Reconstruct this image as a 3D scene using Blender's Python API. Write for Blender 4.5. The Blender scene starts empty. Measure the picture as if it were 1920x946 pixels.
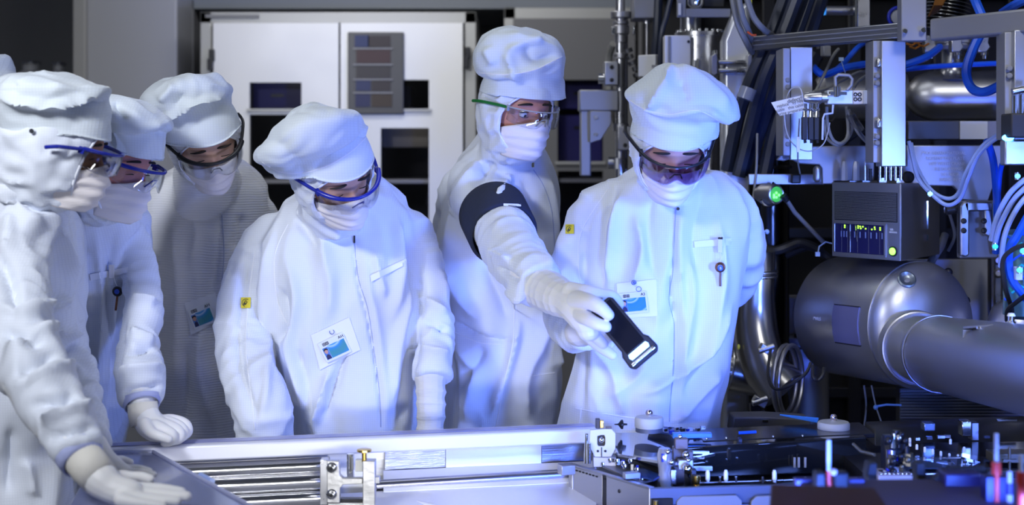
import bpy, bmesh, math, random
import numpy as np
from mathutils import Vector, Matrix, noise
from mathutils.bvhtree import BVHTree

scn = bpy.context.scene
col = scn.collection
rnd = random.Random(7)
pi = math.pi

# ------------------------------------------------------------------ camera
F, CX, HY, CZ = 2667.0, 960.0, 287.0, 1.5      # focal length in pixels, horizon row, eye height
cam_d = bpy.data.cameras.new('camera')
cam = bpy.data.objects.new('camera', cam_d); col.objects.link(cam)
cam.location = (0, 0, CZ); cam.rotation_euler = (pi / 2, 0, 0)
cam_d.sensor_width = 36; cam_d.lens = 36 * F / 1920
cam_d.shift_y = -(473 - HY) / 1920
cam_d.clip_start = 0.05
cam_d.dof.use_dof = True
cam_d.dof.focus_distance = 3.45
cam_d.dof.aperture_fstop = 2.6
scn.camera = cam

# ------------------------------------------------------------------ light and exposure
scn.view_settings.view_transform = 'Standard'
scn.view_settings.look = 'None'
scn.view_settings.exposure = -0.06
scn.view_settings.gamma = 1
scn.view_settings.use_curve_mapping = False
w = bpy.data.worlds.new('world'); scn.world = w; w.use_nodes = True
w.node_tree.nodes['Background'].inputs[0].default_value = (0.55, 0.62, 0.8, 1)
w.node_tree.nodes['Background'].inputs[1].default_value = 0.09


def area(name, loc, target, sx, sy, power, color, spread=180):
    d = bpy.data.lights.new(name, 'AREA'); d.shape = 'RECTANGLE'; d.size = sx; d.size_y = sy
    d.energy = power; d.color = color; d.spread = math.radians(spread)
    o = bpy.data.objects.new(name, d); col.objects.link(o); o.location = loc
    o.rotation_euler = (Vector(target) - Vector(loc)).to_track_quat('-Z', 'Y').to_euler()
    return o


area('luminaire_front', (-1.5, 1.1, 2.5), (-0.5, 3.5, 1.2), .3, .3, 11, (0.88, 0.92, 1.0), 100)
area('luminaire_middle', (0.1, 3.3, 2.92), (0.1, 3.5, 0), 1.6, 0.5, 7, (0.9, 0.95, 1.0))
area('luminaire_back', (-0.5, 4.75, 2.9), (-0.5, 6.3, 1.4), 1.3, 0.35, 18, (1.0, 0.99, 0.97))
area('luminaire_machine', (1.1, 1.7, 2.7), (1.75, 3.8, 1.2), 0.5, 0.5, 4, (0.95, 0.97, 1.0), 60)
area('fill_left', (-1.3, 0.9, 2.6), (-1.0, 3.3, 1.3), 0.4, 0.4, 3, (0.92, 0.95, 1.0), 60)  # second key, added to lift the workers on the left
area('blue_process_lamp', (0.62, 2.25, 0.84), (0.45, 3.45, 1.30), 0.4, 0.25, 11, (0.07, 0.17, 1.0), 90)
area('blue_side_lamp', (1.5, 1.9, 1.3), (0.3, 3.5, 1.2), 0.35, 0.35, 9, (0.14, 0.26, 1.0), 60)
area('blue_pipe_lamp', (1.15, 2.15, 0.86), (1.32, 3.05, 1.05), 0.12, 0.12, 3, (0.08, 0.16, 1.0), 60)
area('bench_work_lamp', (-0.1, 2.3, 0.81), (-0.05, 3.15, 0.79), 0.9, 0.06, 5, (0.93, 0.95, 1.0))
area('blue_chamber_lamp', (2.1, 2.6, 1.55), (0.6, 3.6, 1.4), 0.25, 0.6, 2.5, (0.22, 0.34, 1.0))


# ------------------------------------------------------------------ helpers
def P(px, py, D):
    """the point at distance D in front of the camera wall that sits at that picture position"""
    return Vector(((px - CX) * D / F, D, CZ - (py - HY) * D / F))


def tag(o, label, cat, group=None, kind=None):
    o['label'] = label
    if cat: o['category'] = cat
    if group: o['group'] = group
    if kind: o['kind'] = kind
    return o


def thing(name, label, cat, loc, group=None):
    o = bpy.data.objects.new(name, None); col.objects.link(o); o.location = Vector(loc)
    o.empty_display_size = 0.05
    tag(o, label, cat, group)
    return o


def worigin(o):
    v = Vector((0, 0, 0))
    while o is not None:
        v += o.location; o = o.parent
    return v


class MB:
    """collects shapes in world coordinates; build() links them as one mesh object"""
    def __init__(s):
        s.v = []; s.f = []

    def add(s, vs, fs):
        b = len(s.v); s.v.extend([Vector(v) for v in vs]); s.f.extend([tuple(i + b for i in f) for f in fs])
        return s

    def box(s, c, size, rz=0, R=None):
        R = R or Matrix.Rotation(rz, 3, 'Z')
        c = Vector(c); hx, hy, hz = [q / 2 for q in size]
        vs = [c + R @ Vector((x * hx, y * hy, z * hz)) for z in (-1, 1) for x, y in ((-1, -1), (1, -1), (1, 1), (-1, 1))]
        return s.add(vs, [(3, 2, 1, 0), (4, 5, 6, 7), (0, 1, 5, 4), (1, 2, 6, 5), (2, 3, 7, 6), (3, 0, 4, 7)])

    def pbox(s, x0, y0, x1, y1, D, depth, sk=0):
        """box whose front face spans those picture rows and columns at distance D"""
        a = P(x0, y0, D); b = P(x1, y1, D)
        return s.box(((a.x + b.x) / 2, D + depth / 2, (a.z + b.z) / 2), (abs(b.x - a.x), depth, abs(a.z - b.z)))

    def tube(s, pts, r, seg=12, caps=True, round_end=False, flat=1.0, up=None):
        pts = [Vector(p) for p in pts]
        n = len(pts)
        rs = list(r) if hasattr(r, '__len__') else [r] * n
        if round_end:
            d0 = (pts[0] - pts[1]).normalized(); d1 = (pts[-1] - pts[-2]).normalized()
            r0, r1 = rs[0], rs[-1]
            pre = [(pts[0] + d0 * r0 * math.sin(a), r0 * math.cos(a)) for a in (1.45, 1.1, .75, .38)]
            post = [(pts[-1] + d1 * r1 * math.sin(a), r1 * math.cos(a)) for a in (.38, .75, 1.1, 1.45)]
            pts = [p for p, _ in pre] + pts + [p for p, _ in post]
            rs = [q for _, q in pre] + rs + [q for _, q in post]; n = len(pts)
        t = []
        for i in range(n):
            a = pts[max(i - 1, 0)]; b = pts[min(i + 1, n - 1)]
            d = b - a
            t.append(d.normalized() if d.length > 1e-9 else Vector((0, 0, 1)))
        ref = up or (Vector((0, 0, 1)) if abs(t[0].z) < .9 else Vector((0, 1, 0)))
        u = (Vector(ref) - t[0] * t[0].dot(Vector(ref))).normalized()
        vs = []
        for i in range(n):
            u = (u - t[i] * u.dot(t[i]))
            u = u.normalized() if u.length > 1e-6 else Vector((1, 0, 0))
            v2 = t[i].cross(u)
            for k in range(seg):
                a = 2 * pi * k / seg
                vs.append(pts[i] + (u * math.cos(a) * flat + v2 * math.sin(a)) * rs[i])
        fs = []
        for i in range(n - 1):
            for k in range(seg):
                k2 = (k + 1) % seg
                fs.append((i * seg + k, i * seg + k2, (i + 1) * seg + k2, (i + 1) * seg + k))
        if caps:
            fs.append(tuple(range(seg - 1, -1, -1))); fs.append(tuple((n - 1) * seg + k for k in range(seg)))
        return s.add(vs, fs)

    def cyl(s, a, b, r, r2=None, seg=24):
        return s.tube([a, b], [r, r if r2 is None else r2], seg)

    def lathe(s, a, b, prof, seg=32):
        """prof: list of (t along a->b in metres, radius)"""
        a = Vector(a); d = (Vector(b) - a).normalized()
        ref = Vector((0, 0, 1)) if abs(d.z) < .9 else Vector((0, 1, 0))
        u = (ref - d * d.dot(ref)).normalized(); v2 = d.cross(u)
        vs = []; n = len(prof)
        for t, r in prof:
            for k in range(seg):
                an = 2 * pi * k / seg
                vs.append(a + d * t + (u * math.cos(an) + v2 * math.sin(an)) * max(r, 1e-5))
        fs = [(i * seg + k, i * seg + (k + 1) % seg, (i + 1) * seg + (k + 1) % seg, (i + 1) * seg + k)
              for i in range(n - 1) for k in range(seg)]
        fs.append(tuple(range(seg - 1, -1, -1))); fs.append(tuple((n - 1) * seg + k for k in range(seg)))
        return s.add(vs, fs)

    def ball(s, c, r, seg=16, sc=(1, 1, 1), R=None):
        c = Vector(c); n = seg // 2 + 1; vs = [];
        for i in range(n + 1):
            th = pi * (0.001 + .998 * i / n)
            for k in range(seg):
                a = 2 * pi * k / seg
                q = Vector((r * sc[0] * math.sin(th) * math.cos(a), r * sc[1] * math.sin(th) * math.sin(a), r * sc[2] * math.cos(th)))
                vs.append(c + (R @ q if R else q))
        fs = [(i * seg + k, (i + 1) * seg + k, (i + 1) * seg + (k + 1) % seg, i * seg + (k + 1) % seg) for i in range(n) for k in range(seg)]
        return s.add(vs, fs)

    def prism(s, pts, off, holes=None):
        """polygon (world points) extruded by the vector off"""
        off = Vector(off); n = len(pts); pts = [Vector(p) for p in pts]
        vs = pts + [p + off for p in pts]
        fs = [tuple(range(n)), tuple(range(2 * n - 1, n - 1, -1))] + [((i + 1) % n, i, n + i, n + (i + 1) % n) for i in range(n)]
        return s.add(vs, fs)

    def frame(s, outer, inner, off):
        """plate with a hole: outer and inner loops with the same number of points"""
        off = Vector(off); n = len(outer)
        vs = [Vector(p) for p in outer] + [Vector(p) for p in inner]
        vs += [p + off for p in vs]
        fs = []
        for i in range(n):
            j = (i + 1) % n
            fs += [(i, j, n + j, n + i), (2 * n + j, 2 * n + i, 3 * n + i, 3 * n + j),
                   (j, i, 2 * n + i, 2 * n + j), (n + i, n + j, 3 * n + j, 3 * n + i)]
        return s.add(vs, fs)

    def torus(s, c, axis, R, r, seg=32, seg2=10, a0=0, a1=2 * pi):
        c = Vector(c); d = Vector(axis).normalized()
        ref = Vector((0, 0, 1)) if abs(d.z) < .9 else Vector((0, 1, 0))
        u = (ref - d * d.dot(ref)).normalized(); v2 = d.cross(u)
        closed = abs(a1 - a0 - 2 * pi) < 1e-6
        n = seg if closed else seg + 1
        vs = []
        for i in range(n):
            a = a0 + (a1 - a0) * i / seg
            e = u * math.cos(a) + v2 * math.sin(a)
            for k in range(seg2):
                b = 2 * pi * k / seg2
                vs.append(c + e * (R + r * math.cos(b)) + d * r * math.sin(b))
        fs = []
        for i in range(seg if closed else seg):
            j = (i + 1) % n
            for k in range(seg2):
                fs.append((i * seg2 + k, j * seg2 + k, j * seg2 + (k + 1) % seg2, i * seg2 + (k + 1) % seg2))
        return s.add(vs, fs)

    def mesh(s, name='m'):
        m = bpy.data.meshes.new(name); m.from_pydata([tuple(v) for v in s.v], [], s.f); m.update()
        return m

    def build(s, name, mat, parent=None, bevel=0, sharp=40, label=None, cat=None, group=None, kind=None, solid=0):
        me = s.mesh(name)
        bm = bmesh.new(); bm.from_mesh(me); bmesh.ops.recalc_face_normals(bm, faces=bm.faces); bm.to_mesh(me); bm.free()
        return link(name, me, mat, parent, bevel, sharp, label, cat, group, kind, solid)


def link(name, me, mat, parent=None, bevel=0, sharp=40, label=None, cat=None, group=None, kind=None, solid=0):
    n = len(me.vertices)
    co = np.empty(n * 3, np.float32); me.vertices.foreach_get('co', co); co = co.reshape(-1, 3)
    if parent is not None:
        org = worigin(parent); loc = Vector((0, 0, 0))
    else:
        lo, hi = co.min(0), co.max(0)
        org = Vector(((lo[0] + hi[0]) / 2, (lo[1] + hi[1]) / 2, lo[2])); loc = org
    co -= np.array(org, np.float32)
    me.vertices.foreach_set('co', co.ravel()); me.update()
    o = bpy.data.objects.new(name, me); col.objects.link(o); o.location = loc
    if parent is not None: o.parent = parent
    for mm in (mat if isinstance(mat, (list, tuple)) else [mat]): me.materials.append(mm)
    me.shade_smooth(); me.set_sharp_from_angle(angle=math.radians(sharp))
    if solid:
        sd = o.modifiers.new('solid', 'SOLIDIFY'); sd.thickness = solid; sd.offset = 0
    if bevel:
        bv = o.modifiers.new('bevel', 'BEVEL'); bv.width = bevel; bv.segments = 2; bv.limit_method = 'ANGLE'; bv.angle_limit = math.radians(40)
    if label: o['label'] = label
    if cat: o['category'] = cat
    if group: o['group'] = group
    if kind: o['kind'] = kind
    return o


def smooth_path(pts, k=6):
    """Catmull-Rom through tuples or vectors of any length"""
    A = [np.array(p, float) for p in pts]; out = []
    for i in range(len(A) - 1):
        p0 = A[max(i - 1, 0)]; p1 = A[i]; p2 = A[i + 1]; p3 = A[min(i + 2, len(A) - 1)]
        for j in range(k):
            t = j / k
            out.append(.5 * ((2 * p1) + (p2 - p0) * t + (2 * p0 - 5 * p1 + 4 * p2 - p3) * t * t + (3 * p1 - p0 - 3 * p2 + p3) * t ** 3))
    out.append(A[-1])
    return out


def cable(name, pts, r_px, mat, parent=None, label=None, cat='cable', group=None, k=8, seg=8):
    """pts: (px, py, D); radius in pixels at each point's distance"""
    sp = smooth_path(pts, k)
    return MB().tube([P(*p) for p in sp], [r_px * p[2] / F for p in sp], seg).build(name, mat, parent, label=label, cat=cat if parent is None else None, group=group)


def text_obj(txt, size, c, xdir, ydir, mat, parent, name='lettering', ext=0.0004):
    cu = bpy.data.curves.new('t', 'FONT'); cu.body = txt; cu.size = size; cu.align_x = 'CENTER'; cu.align_y = 'CENTER'; cu.extrude = ext
    o = bpy.data.objects.new('t', cu); col.objects.link(o)
    dg = bpy.context.evaluated_depsgraph_get()
    me = bpy.data.meshes.new_from_object(o.evaluated_get(dg)); bpy.data.objects.remove(o)
    x = Vector(xdir).normalized(); y = Vector(ydir); y = (y - x * x.dot(y)).normalized(); z = x.cross(y)
    M = Matrix((x, y, z)).transposed().to_4x4(); M.translation = Vector(c)
    me.transform(M)
    return link(name, me, mat, parent)


# ------------------------------------------------------------------ materials
MATS = {}


def mat(name, color, rough=.5, metal=0.0, bump=0.0, bscale=40.0, stretch=None, emis=None, estr=0, coat=0, spec=.5, sss=0, var=0.0, vscale=6.0, aniso=0, rvar=0):
    if name in MATS: return MATS[name]
    m = bpy.data.materials.new(name); m.use_nodes = True; nt = m.node_tree; N = nt.nodes; L = nt.links
    b = N['Principled BSDF']
    b.inputs['Base Color'].default_value = (*color, 1); b.inputs['Roughness'].default_value = rough
    b.inputs['Metallic'].default_value = metal
    b.inputs['Specular IOR Level'].default_value = spec
    if coat: b.inputs['Coat Weight'].default_value = coat
    if sss:
        b.inputs['Subsurface Weight'].default_value = sss; b.inputs['Subsurface Radius'].default_value = (.02, .008, .005)
        b.inputs['Subsurface Scale'].default_value = .5
    if emis:
        b.inputs['Emission Color'].default_value = (*emis, 1); b.inputs['Emission Strength'].default_value = estr
    tc = N.new('ShaderNodeTexCoord')
    src = tc.outputs['Object']
    if stretch:
        mp = N.new('ShaderNodeMapping'); mp.inputs['Scale'].default_value = stretch; L.new(src, mp.inputs[0]); src2 = mp.outputs[0]
    else: src2 = src
    if bump or rvar:
        nz = N.new('ShaderNodeTexNoise'); nz.inputs['Scale'].default_value = bscale; nz.inputs['Detail'].default_value = 5; L.new(src2, nz.inputs[0])
        if bump:
            bp = N.new('ShaderNodeBump'); bp.inputs['Strength'].default_value = bump; bp.inputs['Distance'].default_value = .004
            L.new(nz.outputs[0], bp.inputs['Height']); L.new(bp.outputs[0], b.inputs['Normal'])
        if rvar:
            mr = N.new('ShaderNodeMapRange'); mr.inputs[3].default_value = max(rough - rvar, .02); mr.inputs[4].default_value = min(rough + rvar, 1)
            mr.inputs[1].default_value = .3; mr.inputs[2].default_value = .7
            L.new(nz.outputs[0], mr.inputs[0]); L.new(mr.outputs[0], b.inputs['Roughness'])
    if var:
        n2 = N.new('ShaderNodeTexNoise'); n2.inputs['Scale'].default_value = vscale; n2.inputs['Detail'].default_value = 4; L.new(src, n2.inputs[0])
        rp = N.new('ShaderNodeValToRGB')
        rp.color_ramp.elements[0].position = .3; rp.color_ramp.elements[1].position = .7
        rp.color_ramp.elements[0].color = (*[c * (1 - var) for c in color], 1); rp.color_ramp.elements[1].color = (*[min(c * (1 + var), 1) for c in color], 1)
        L.new(n2.outputs[0], rp.inputs[0]); L.new(rp.outputs[0], b.inputs['Base Color'])
    MATS[name] = m
    return m


def fabric(name, color, mode='grid', pitch=.0052, line=.86, bump=.8):
    """woven cleanroom cloth: thin conductive threads (grid) or ribs, plus fine creases"""
    if name in MATS: return MATS[name]
    m = bpy.data.materials.new(name); m.use_nodes = True; nt = m.node_tree; N = nt.nodes; L = nt.links
    b = N['Principled BSDF']; b.inputs['Roughness'].default_value = .72; b.inputs['Specular IOR Level'].default_value = .3
    b.inputs['Sheen Weight'].default_value = .25; b.inputs['Sheen Roughness'].default_value = .4
    tc = N.new('ShaderNodeTexCoord')
    nz = N.new('ShaderNodeTexNoise'); nz.inputs['Scale'].default_value = 4; nz.inputs['Detail'].default_value = 2
    L.new(tc.outputs['Object'], nz.inputs[0])
    mx = N.new('ShaderNodeVectorMath'); mx.operation = 'MULTIPLY_ADD'; mx.inputs[1].default_value = (.03, .03, .03)
    L.new(nz.outputs['Color'], mx.inputs[0]); L.new(tc.outputs['Object'], mx.inputs[2])
    outs = []
    for axis in (('X', 'Z') if mode == 'grid' else ('Z',)):
        wv = N.new('ShaderNodeTexWave'); wv.bands_direction = axis; wv.inputs['Scale'].default_value = 2 * pi / 20 / pitch
        wv.inputs['Distortion'].default_value = 0; L.new(mx.outputs[0], wv.inputs[0])
        r = N.new('ShaderNodeMapRange'); r.inputs[1].default_value = .78 if mode == 'grid' else .2; r.inputs[2].default_value = 1; L.new(wv.outputs['Fac'], r.inputs[0])
        outs.append(r.outputs[0])
    if len(outs) == 2:
        mm = N.new('ShaderNodeMath'); mm.operation = 'MAXIMUM'; L.new(outs[0], mm.inputs[0]); L.new(outs[1], mm.inputs[1]); th = mm.outputs[0]
    else: th = outs[0]
    mc = N.new('ShaderNodeMix'); mc.data_type = 'RGBA'; mc.inputs[6].default_value = (*color, 1); mc.inputs[7].default_value = (*[c * line for c in color], 1)
    L.new(th, mc.inputs[0]); L.new(mc.outputs[2], b.inputs['Base Color'])
    n2 = N.new('ShaderNodeTexNoise'); n2.noise_type = 'RIDGED_MULTIFRACTAL'; n2.inputs['Scale'].default_value = 5.5; n2.inputs['Detail'].default_value = 3
    n2.inputs['Distortion'].default_value = .5; mq = N.new('ShaderNodeMapping'); mq.inputs['Scale'].default_value = (2.0, 2.0, .75); mq.inputs['Rotation'].default_value = (0, .12, 0); L.new(tc.outputs['Object'], mq.inputs[0]); L.new(mq.outputs[0], n2.inputs[0])
    b1 = N.new('ShaderNodeBump'); b1.inputs['Strength'].default_value = bump; b1.inputs['Distance'].default_value = .03; L.new(n2.outputs[0], b1.inputs['Height'])
    b2 = N.new('ShaderNodeBump'); b2.inputs['Strength'].default_value = .25 if mode == 'grid' else .6; b2.inputs['Distance'].default_value = .0012
    L.new(th, b2.inputs['Height']); L.new(b1.outputs[0], b2.inputs['Normal']); L.new(b2.outputs[0], b.inputs['Normal'])
    MATS[name] = m
    return m


def clear(name, tint, gloss=.12, rough=.03):
    if name in MATS: return MATS[name]
    m = bpy.data.materials.new(name); m.use_nodes = True; nt = m.node_tree; N = nt.nodes; L = nt.links
    N.remove(N['Principled BSDF'])
    t = N.new('ShaderNodeBsdfTransparent'); t.inputs[0].default_value = (*tint, 1)
    g = N.new('ShaderNodeBsdfGlossy'); g.inputs['Roughness'].default_value = rough
    lw = N.new('ShaderNodeLayerWeight'); lw.inputs[0].default_value = .35
    ad = N.new('ShaderNodeMath'); ad.operation = 'MULTIPLY_ADD'; ad.inputs[1].default_value = .5; ad.inputs[2].default_value = gloss; ad.use_clamp = True
    L.new(lw.outputs['Facing'], ad.inputs[0])
    mx = N.new('ShaderNodeMixShader'); L.new(ad.outputs[0], mx.inputs[0]); L.new(t.outputs[0], mx.inputs[1]); L.new(g.outputs[0], mx.inputs[2])
    L.new(mx.outputs[0], N['Material Output'].inputs[0])
    MATS[name] = m
    return m


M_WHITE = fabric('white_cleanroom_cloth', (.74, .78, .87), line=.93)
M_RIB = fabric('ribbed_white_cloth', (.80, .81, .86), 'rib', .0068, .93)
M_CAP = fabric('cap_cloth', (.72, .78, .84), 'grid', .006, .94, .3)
M_SEAM = mat('seam_tape', (.84, .86, .92), .7)
M_MASK = mat('mask_paper', (.88, .82, .80), .85, bump=.3, bscale=60, stretch=(1, 1, 4))
M_GLOVE = mat('white_rubber_glove', (.80, .79, .78), .5, bump=.15, bscale=90, sss=.05)
M_GLOVEC = mat('cream_glove_cuff', (.74, .71, .64), .6, bump=.2, bscale=70)
M_COTTON = mat('cotton_cuff', (.66, .65, .63), .9, bump=.7, bscale=50, stretch=(.3, .3, 3))
M_DARKHAIR = mat('dark_brow', (.02, .015, .012), .8)
M_EYE = mat('eye_white', (.75, .72, .70), .2)
M_IRIS = mat('iris', (.03, .025, .02), .15)
M_BLUEP = mat('blue_plastic', (.01, .02, .30), .25)
M_BLACKP = mat('black_plastic', (.012, .012, .014), .35)
M_BLACKR = mat('black_rubber', (.02, .02, .022), .6)
M_LENS = clear('clear_lens', (.93, .94, .96), .05)
M_LENSS = clear('smoke_lens', (.72, .72, .76), .1)
M_LENSP = clear('violet_lens', (.62, .50, .66), .1)
M_YEL = mat('yellow_patch', (.75, .62, .03), .6)
M_INK = mat('black_ink', (.02, .02, .025), .6)
M_NAVY = mat('navy_cloth', (.012, .018, .045), .85, bump=.3, bscale=60)
M_STEEL = mat('stainless_steel', (.55, .55, .57), .30, 1, bump=.02, bscale=30, rvar=.06)
M_STEELR = mat('satin_steel', (.42, .42, .45), .42, 1, bump=.02, bscale=20)
M_CHROME = mat('polished_steel', (.8, .8, .8), .12, 1)
M_ALU = mat('brushed_aluminium', (.48, .49, .53), .38, 1, bump=.04, bscale=60, stretch=(1, 1, 12))
M_ALUP = mat('anodised_aluminium', (.30, .305, .34), .5, .6)
M_GREYP = mat('grey_painted_metal', (.20, .205, .23), .5)
M_BRASS = mat('brass', (.75, .50, .12), .25, 1)
M_BLACK = mat('black_metal', (.02, .02, .024), .35, .3)
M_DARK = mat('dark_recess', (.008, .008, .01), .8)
M_GLOSSB = mat('gloss_black_glass', (.010, .011, .012), .08, coat=.5)
# ------------------------------------------------------------------ people
def ring(xl, yl, xr, yr, D, dh, q=0, n=56, e=2.0):
    """closed loop: left and right picture ends at distance D, half depth dh, front lowered by q pixels"""
    a = P(xl, yl, D); b = P(xr, yr, D); c = (a + b) / 2; A = (b - a) / 2; B = Vector((0, -dh, -q * D / F))
    out = []
    for k in range(n):
        t = 2 * pi * k / n; ct, st = math.cos(t), math.sin(t)
        x = math.copysign(abs(ct) ** (2 / e), ct); y = math.copysign(abs(st) ** (2 / e), st)
        out.append(c + A * x + B * y)
    return out


def loft(mb, rings, k=5, n=56, e=2.0, cap0=True, cap1=True):
    rr = [list(r) + [0] * (7 - len(r)) for r in rings]
    sp = smooth_path(rr, k)
    vs = []
    for r in sp: vs += ring(*r[:7], n=n, e=e)
    m = len(sp)
    fs = [(i * n + j, (i + 1) * n + j, (i + 1) * n + (j + 1) % n, i * n + (j + 1) % n) for i in range(m - 1) for j in range(n)]
    if cap0: fs.append(tuple(range(n)))
    if cap1: fs.append(tuple((m - 1) * n + j for j in range(n - 1, -1, -1)))
    return mb.add(vs, fs)


def voxel(mb, size, smooth=3, fac=.5):
    """fuse overlapping closed shapes into one continuous skin"""
    me = mb.mesh('tmp')
    bm = bmesh.new(); bm.from_mesh(me); bmesh.ops.recalc_face_normals(bm, faces=bm.faces); bm.to_mesh(me); bm.free()
    o = bpy.data.objects.new('tmp', me); col.objects.link(o)
    r = o.modifiers.new('r', 'REMESH'); r.mode = 'VOXEL'; r.voxel_size = size; r.adaptivity = 0
    if smooth:
        s = o.modifiers.new('s', 'SMOOTH'); s.factor = fac; s.iterations = smooth
    dg = bpy.context.evaluated_depsgraph_get(); dg.update()
    out = bpy.data.meshes.new_from_object(o.evaluated_get(dg))
    bpy.data.objects.remove(o); bpy.data.meshes.remove(me)
    return out


def arrays(me):
    n = len(me.vertices)
    co = np.empty(n * 3); me.vertices.foreach_get('co', co); no = np.empty(n * 3)
    me.vertex_normals.foreach_get('vector', no)
    return co.reshape(-1, 3), no.reshape(-1, 3)


def setco(me, co):
    me.vertices.foreach_set('co', np.ascontiguousarray(co, np.float32).ravel()); me.update()


def nz(pts):
    nn = noise.noise
    return np.array([nn(p) for p in map(tuple, pts)])


def ridged(pts):
    return 1 - 2 * np.abs(nz(pts)) * 1.6


def seg_param(co, chain):
    """nearest point on a polyline: distance and running length"""
    best = np.full(len(co), 1e9); tt = np.zeros(len(co)); run = 0; rad = np.zeros(len(co))
    for (a, ra), (b, rb) in zip(chain[:-1], chain[1:]):
        a = np.array(a); b = np.array(b); d = b - a; L = np.linalg.norm(d) + 1e-9
        t = np.clip(((co - a) @ d) / L / L, 0, 1)
        dist = np.linalg.norm(co - (a + t[:, None] * d), axis=1)
        m = dist < best
        best[m] = dist[m]; tt[m] = (run + t * L)[m]; rad[m] = (ra + (rb - ra) * t)[m]; run += L
    return best, tt, rad


def fold(me, strokes=(), chains=(), amp=.005, seed=0, drape=(7, 7, 1.6), sleeve=.006):
    """displace the skin into cloth folds; strokes are single folds (path in picture positions, width px, height m)"""
    co, no = arrays(me)
    off = np.array([seed * 3.1, seed * 1.7, seed * .9])
    warp = np.stack([nz(co * 3 + off), nz(co * 3 + off + 20), nz(co * 3 + off + 40)], 1) * .06
    q = co + warp
    d = 2.0 * amp * ridged(q * np.array(drape) + off) + amp * .8 * ridged(q * np.array([13, 13, 5]) + off * 2)
    wa = np.zeros(len(co)); da = np.zeros(len(co))
    for ch in chains:
        dist, t, rad = seg_param(co, ch)
        wgt = np.clip((rad * 1.45 - dist) / (rad * .35 + 1e-6), 0, 1)
        a2 = np.stack([t * 9 + off[0], warp[:, 0] * 70 + q[:, 2] * 4, warp[:, 1] * 60 + q[:, 0] * 6], 1)
        r1 = ridged(a2); a3 = np.stack([t * 27 + off[1], q[:, 0] * 6, q[:, 2] * 6 + q[:, 1] * 4], 1)
        dd = sleeve * r1 + sleeve * .5 * ridged(a3)
        m = wgt > wa
        da[m] = dd[m]; wa[m] = wgt[m]
    d = d * (1 - wa) + da * wa
    px = CX + co[:, 0] * F / co[:, 1]; py = HY + (CZ - co[:, 2]) * F / co[:, 1]
    tocam = -co + np.array([0, 0, CZ]); tocam /= np.linalg.norm(tocam, axis=1)[:, None]
    face = np.clip((no * tocam).sum(1) * 3, 0, 1)
    for path, wd, h in strokes:
        pp = np.array(smooth_path(path, 6)); bd = np.full(len(co), 1e9); run = []
        L = np.concatenate([[0], np.cumsum(np.linalg.norm(np.diff(pp[:, :2], axis=0), axis=1))]); tot = L[-1] + 1e-9
        tb = np.zeros(len(co))
        for i in range(len(pp) - 1):
            a = pp[i, :2]; b = pp[i + 1, :2]; dv = b - a; l2 = (dv @ dv) + 1e-9
            t = np.clip(((px - a[0]) * dv[0] + (py - a[1]) * dv[1]) / l2, 0, 1)
            dist = np.hypot(px - a[0] - t * dv[0], py - a[1] - t * dv[1]); m = dist < bd
            bd[m] = dist[m]; tb[m] = ((L[i] + t * math.sqrt(l2)) / tot)[m]
        env = np.clip(np.minimum(tb, 1 - tb) * 5 + .15, 0, 1)
        d += 2.2 * h * np.exp(-(np.abs(bd) / wd) ** 1.5) * env * face
    setco(me, co + no * d[:, None])
    return me


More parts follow.
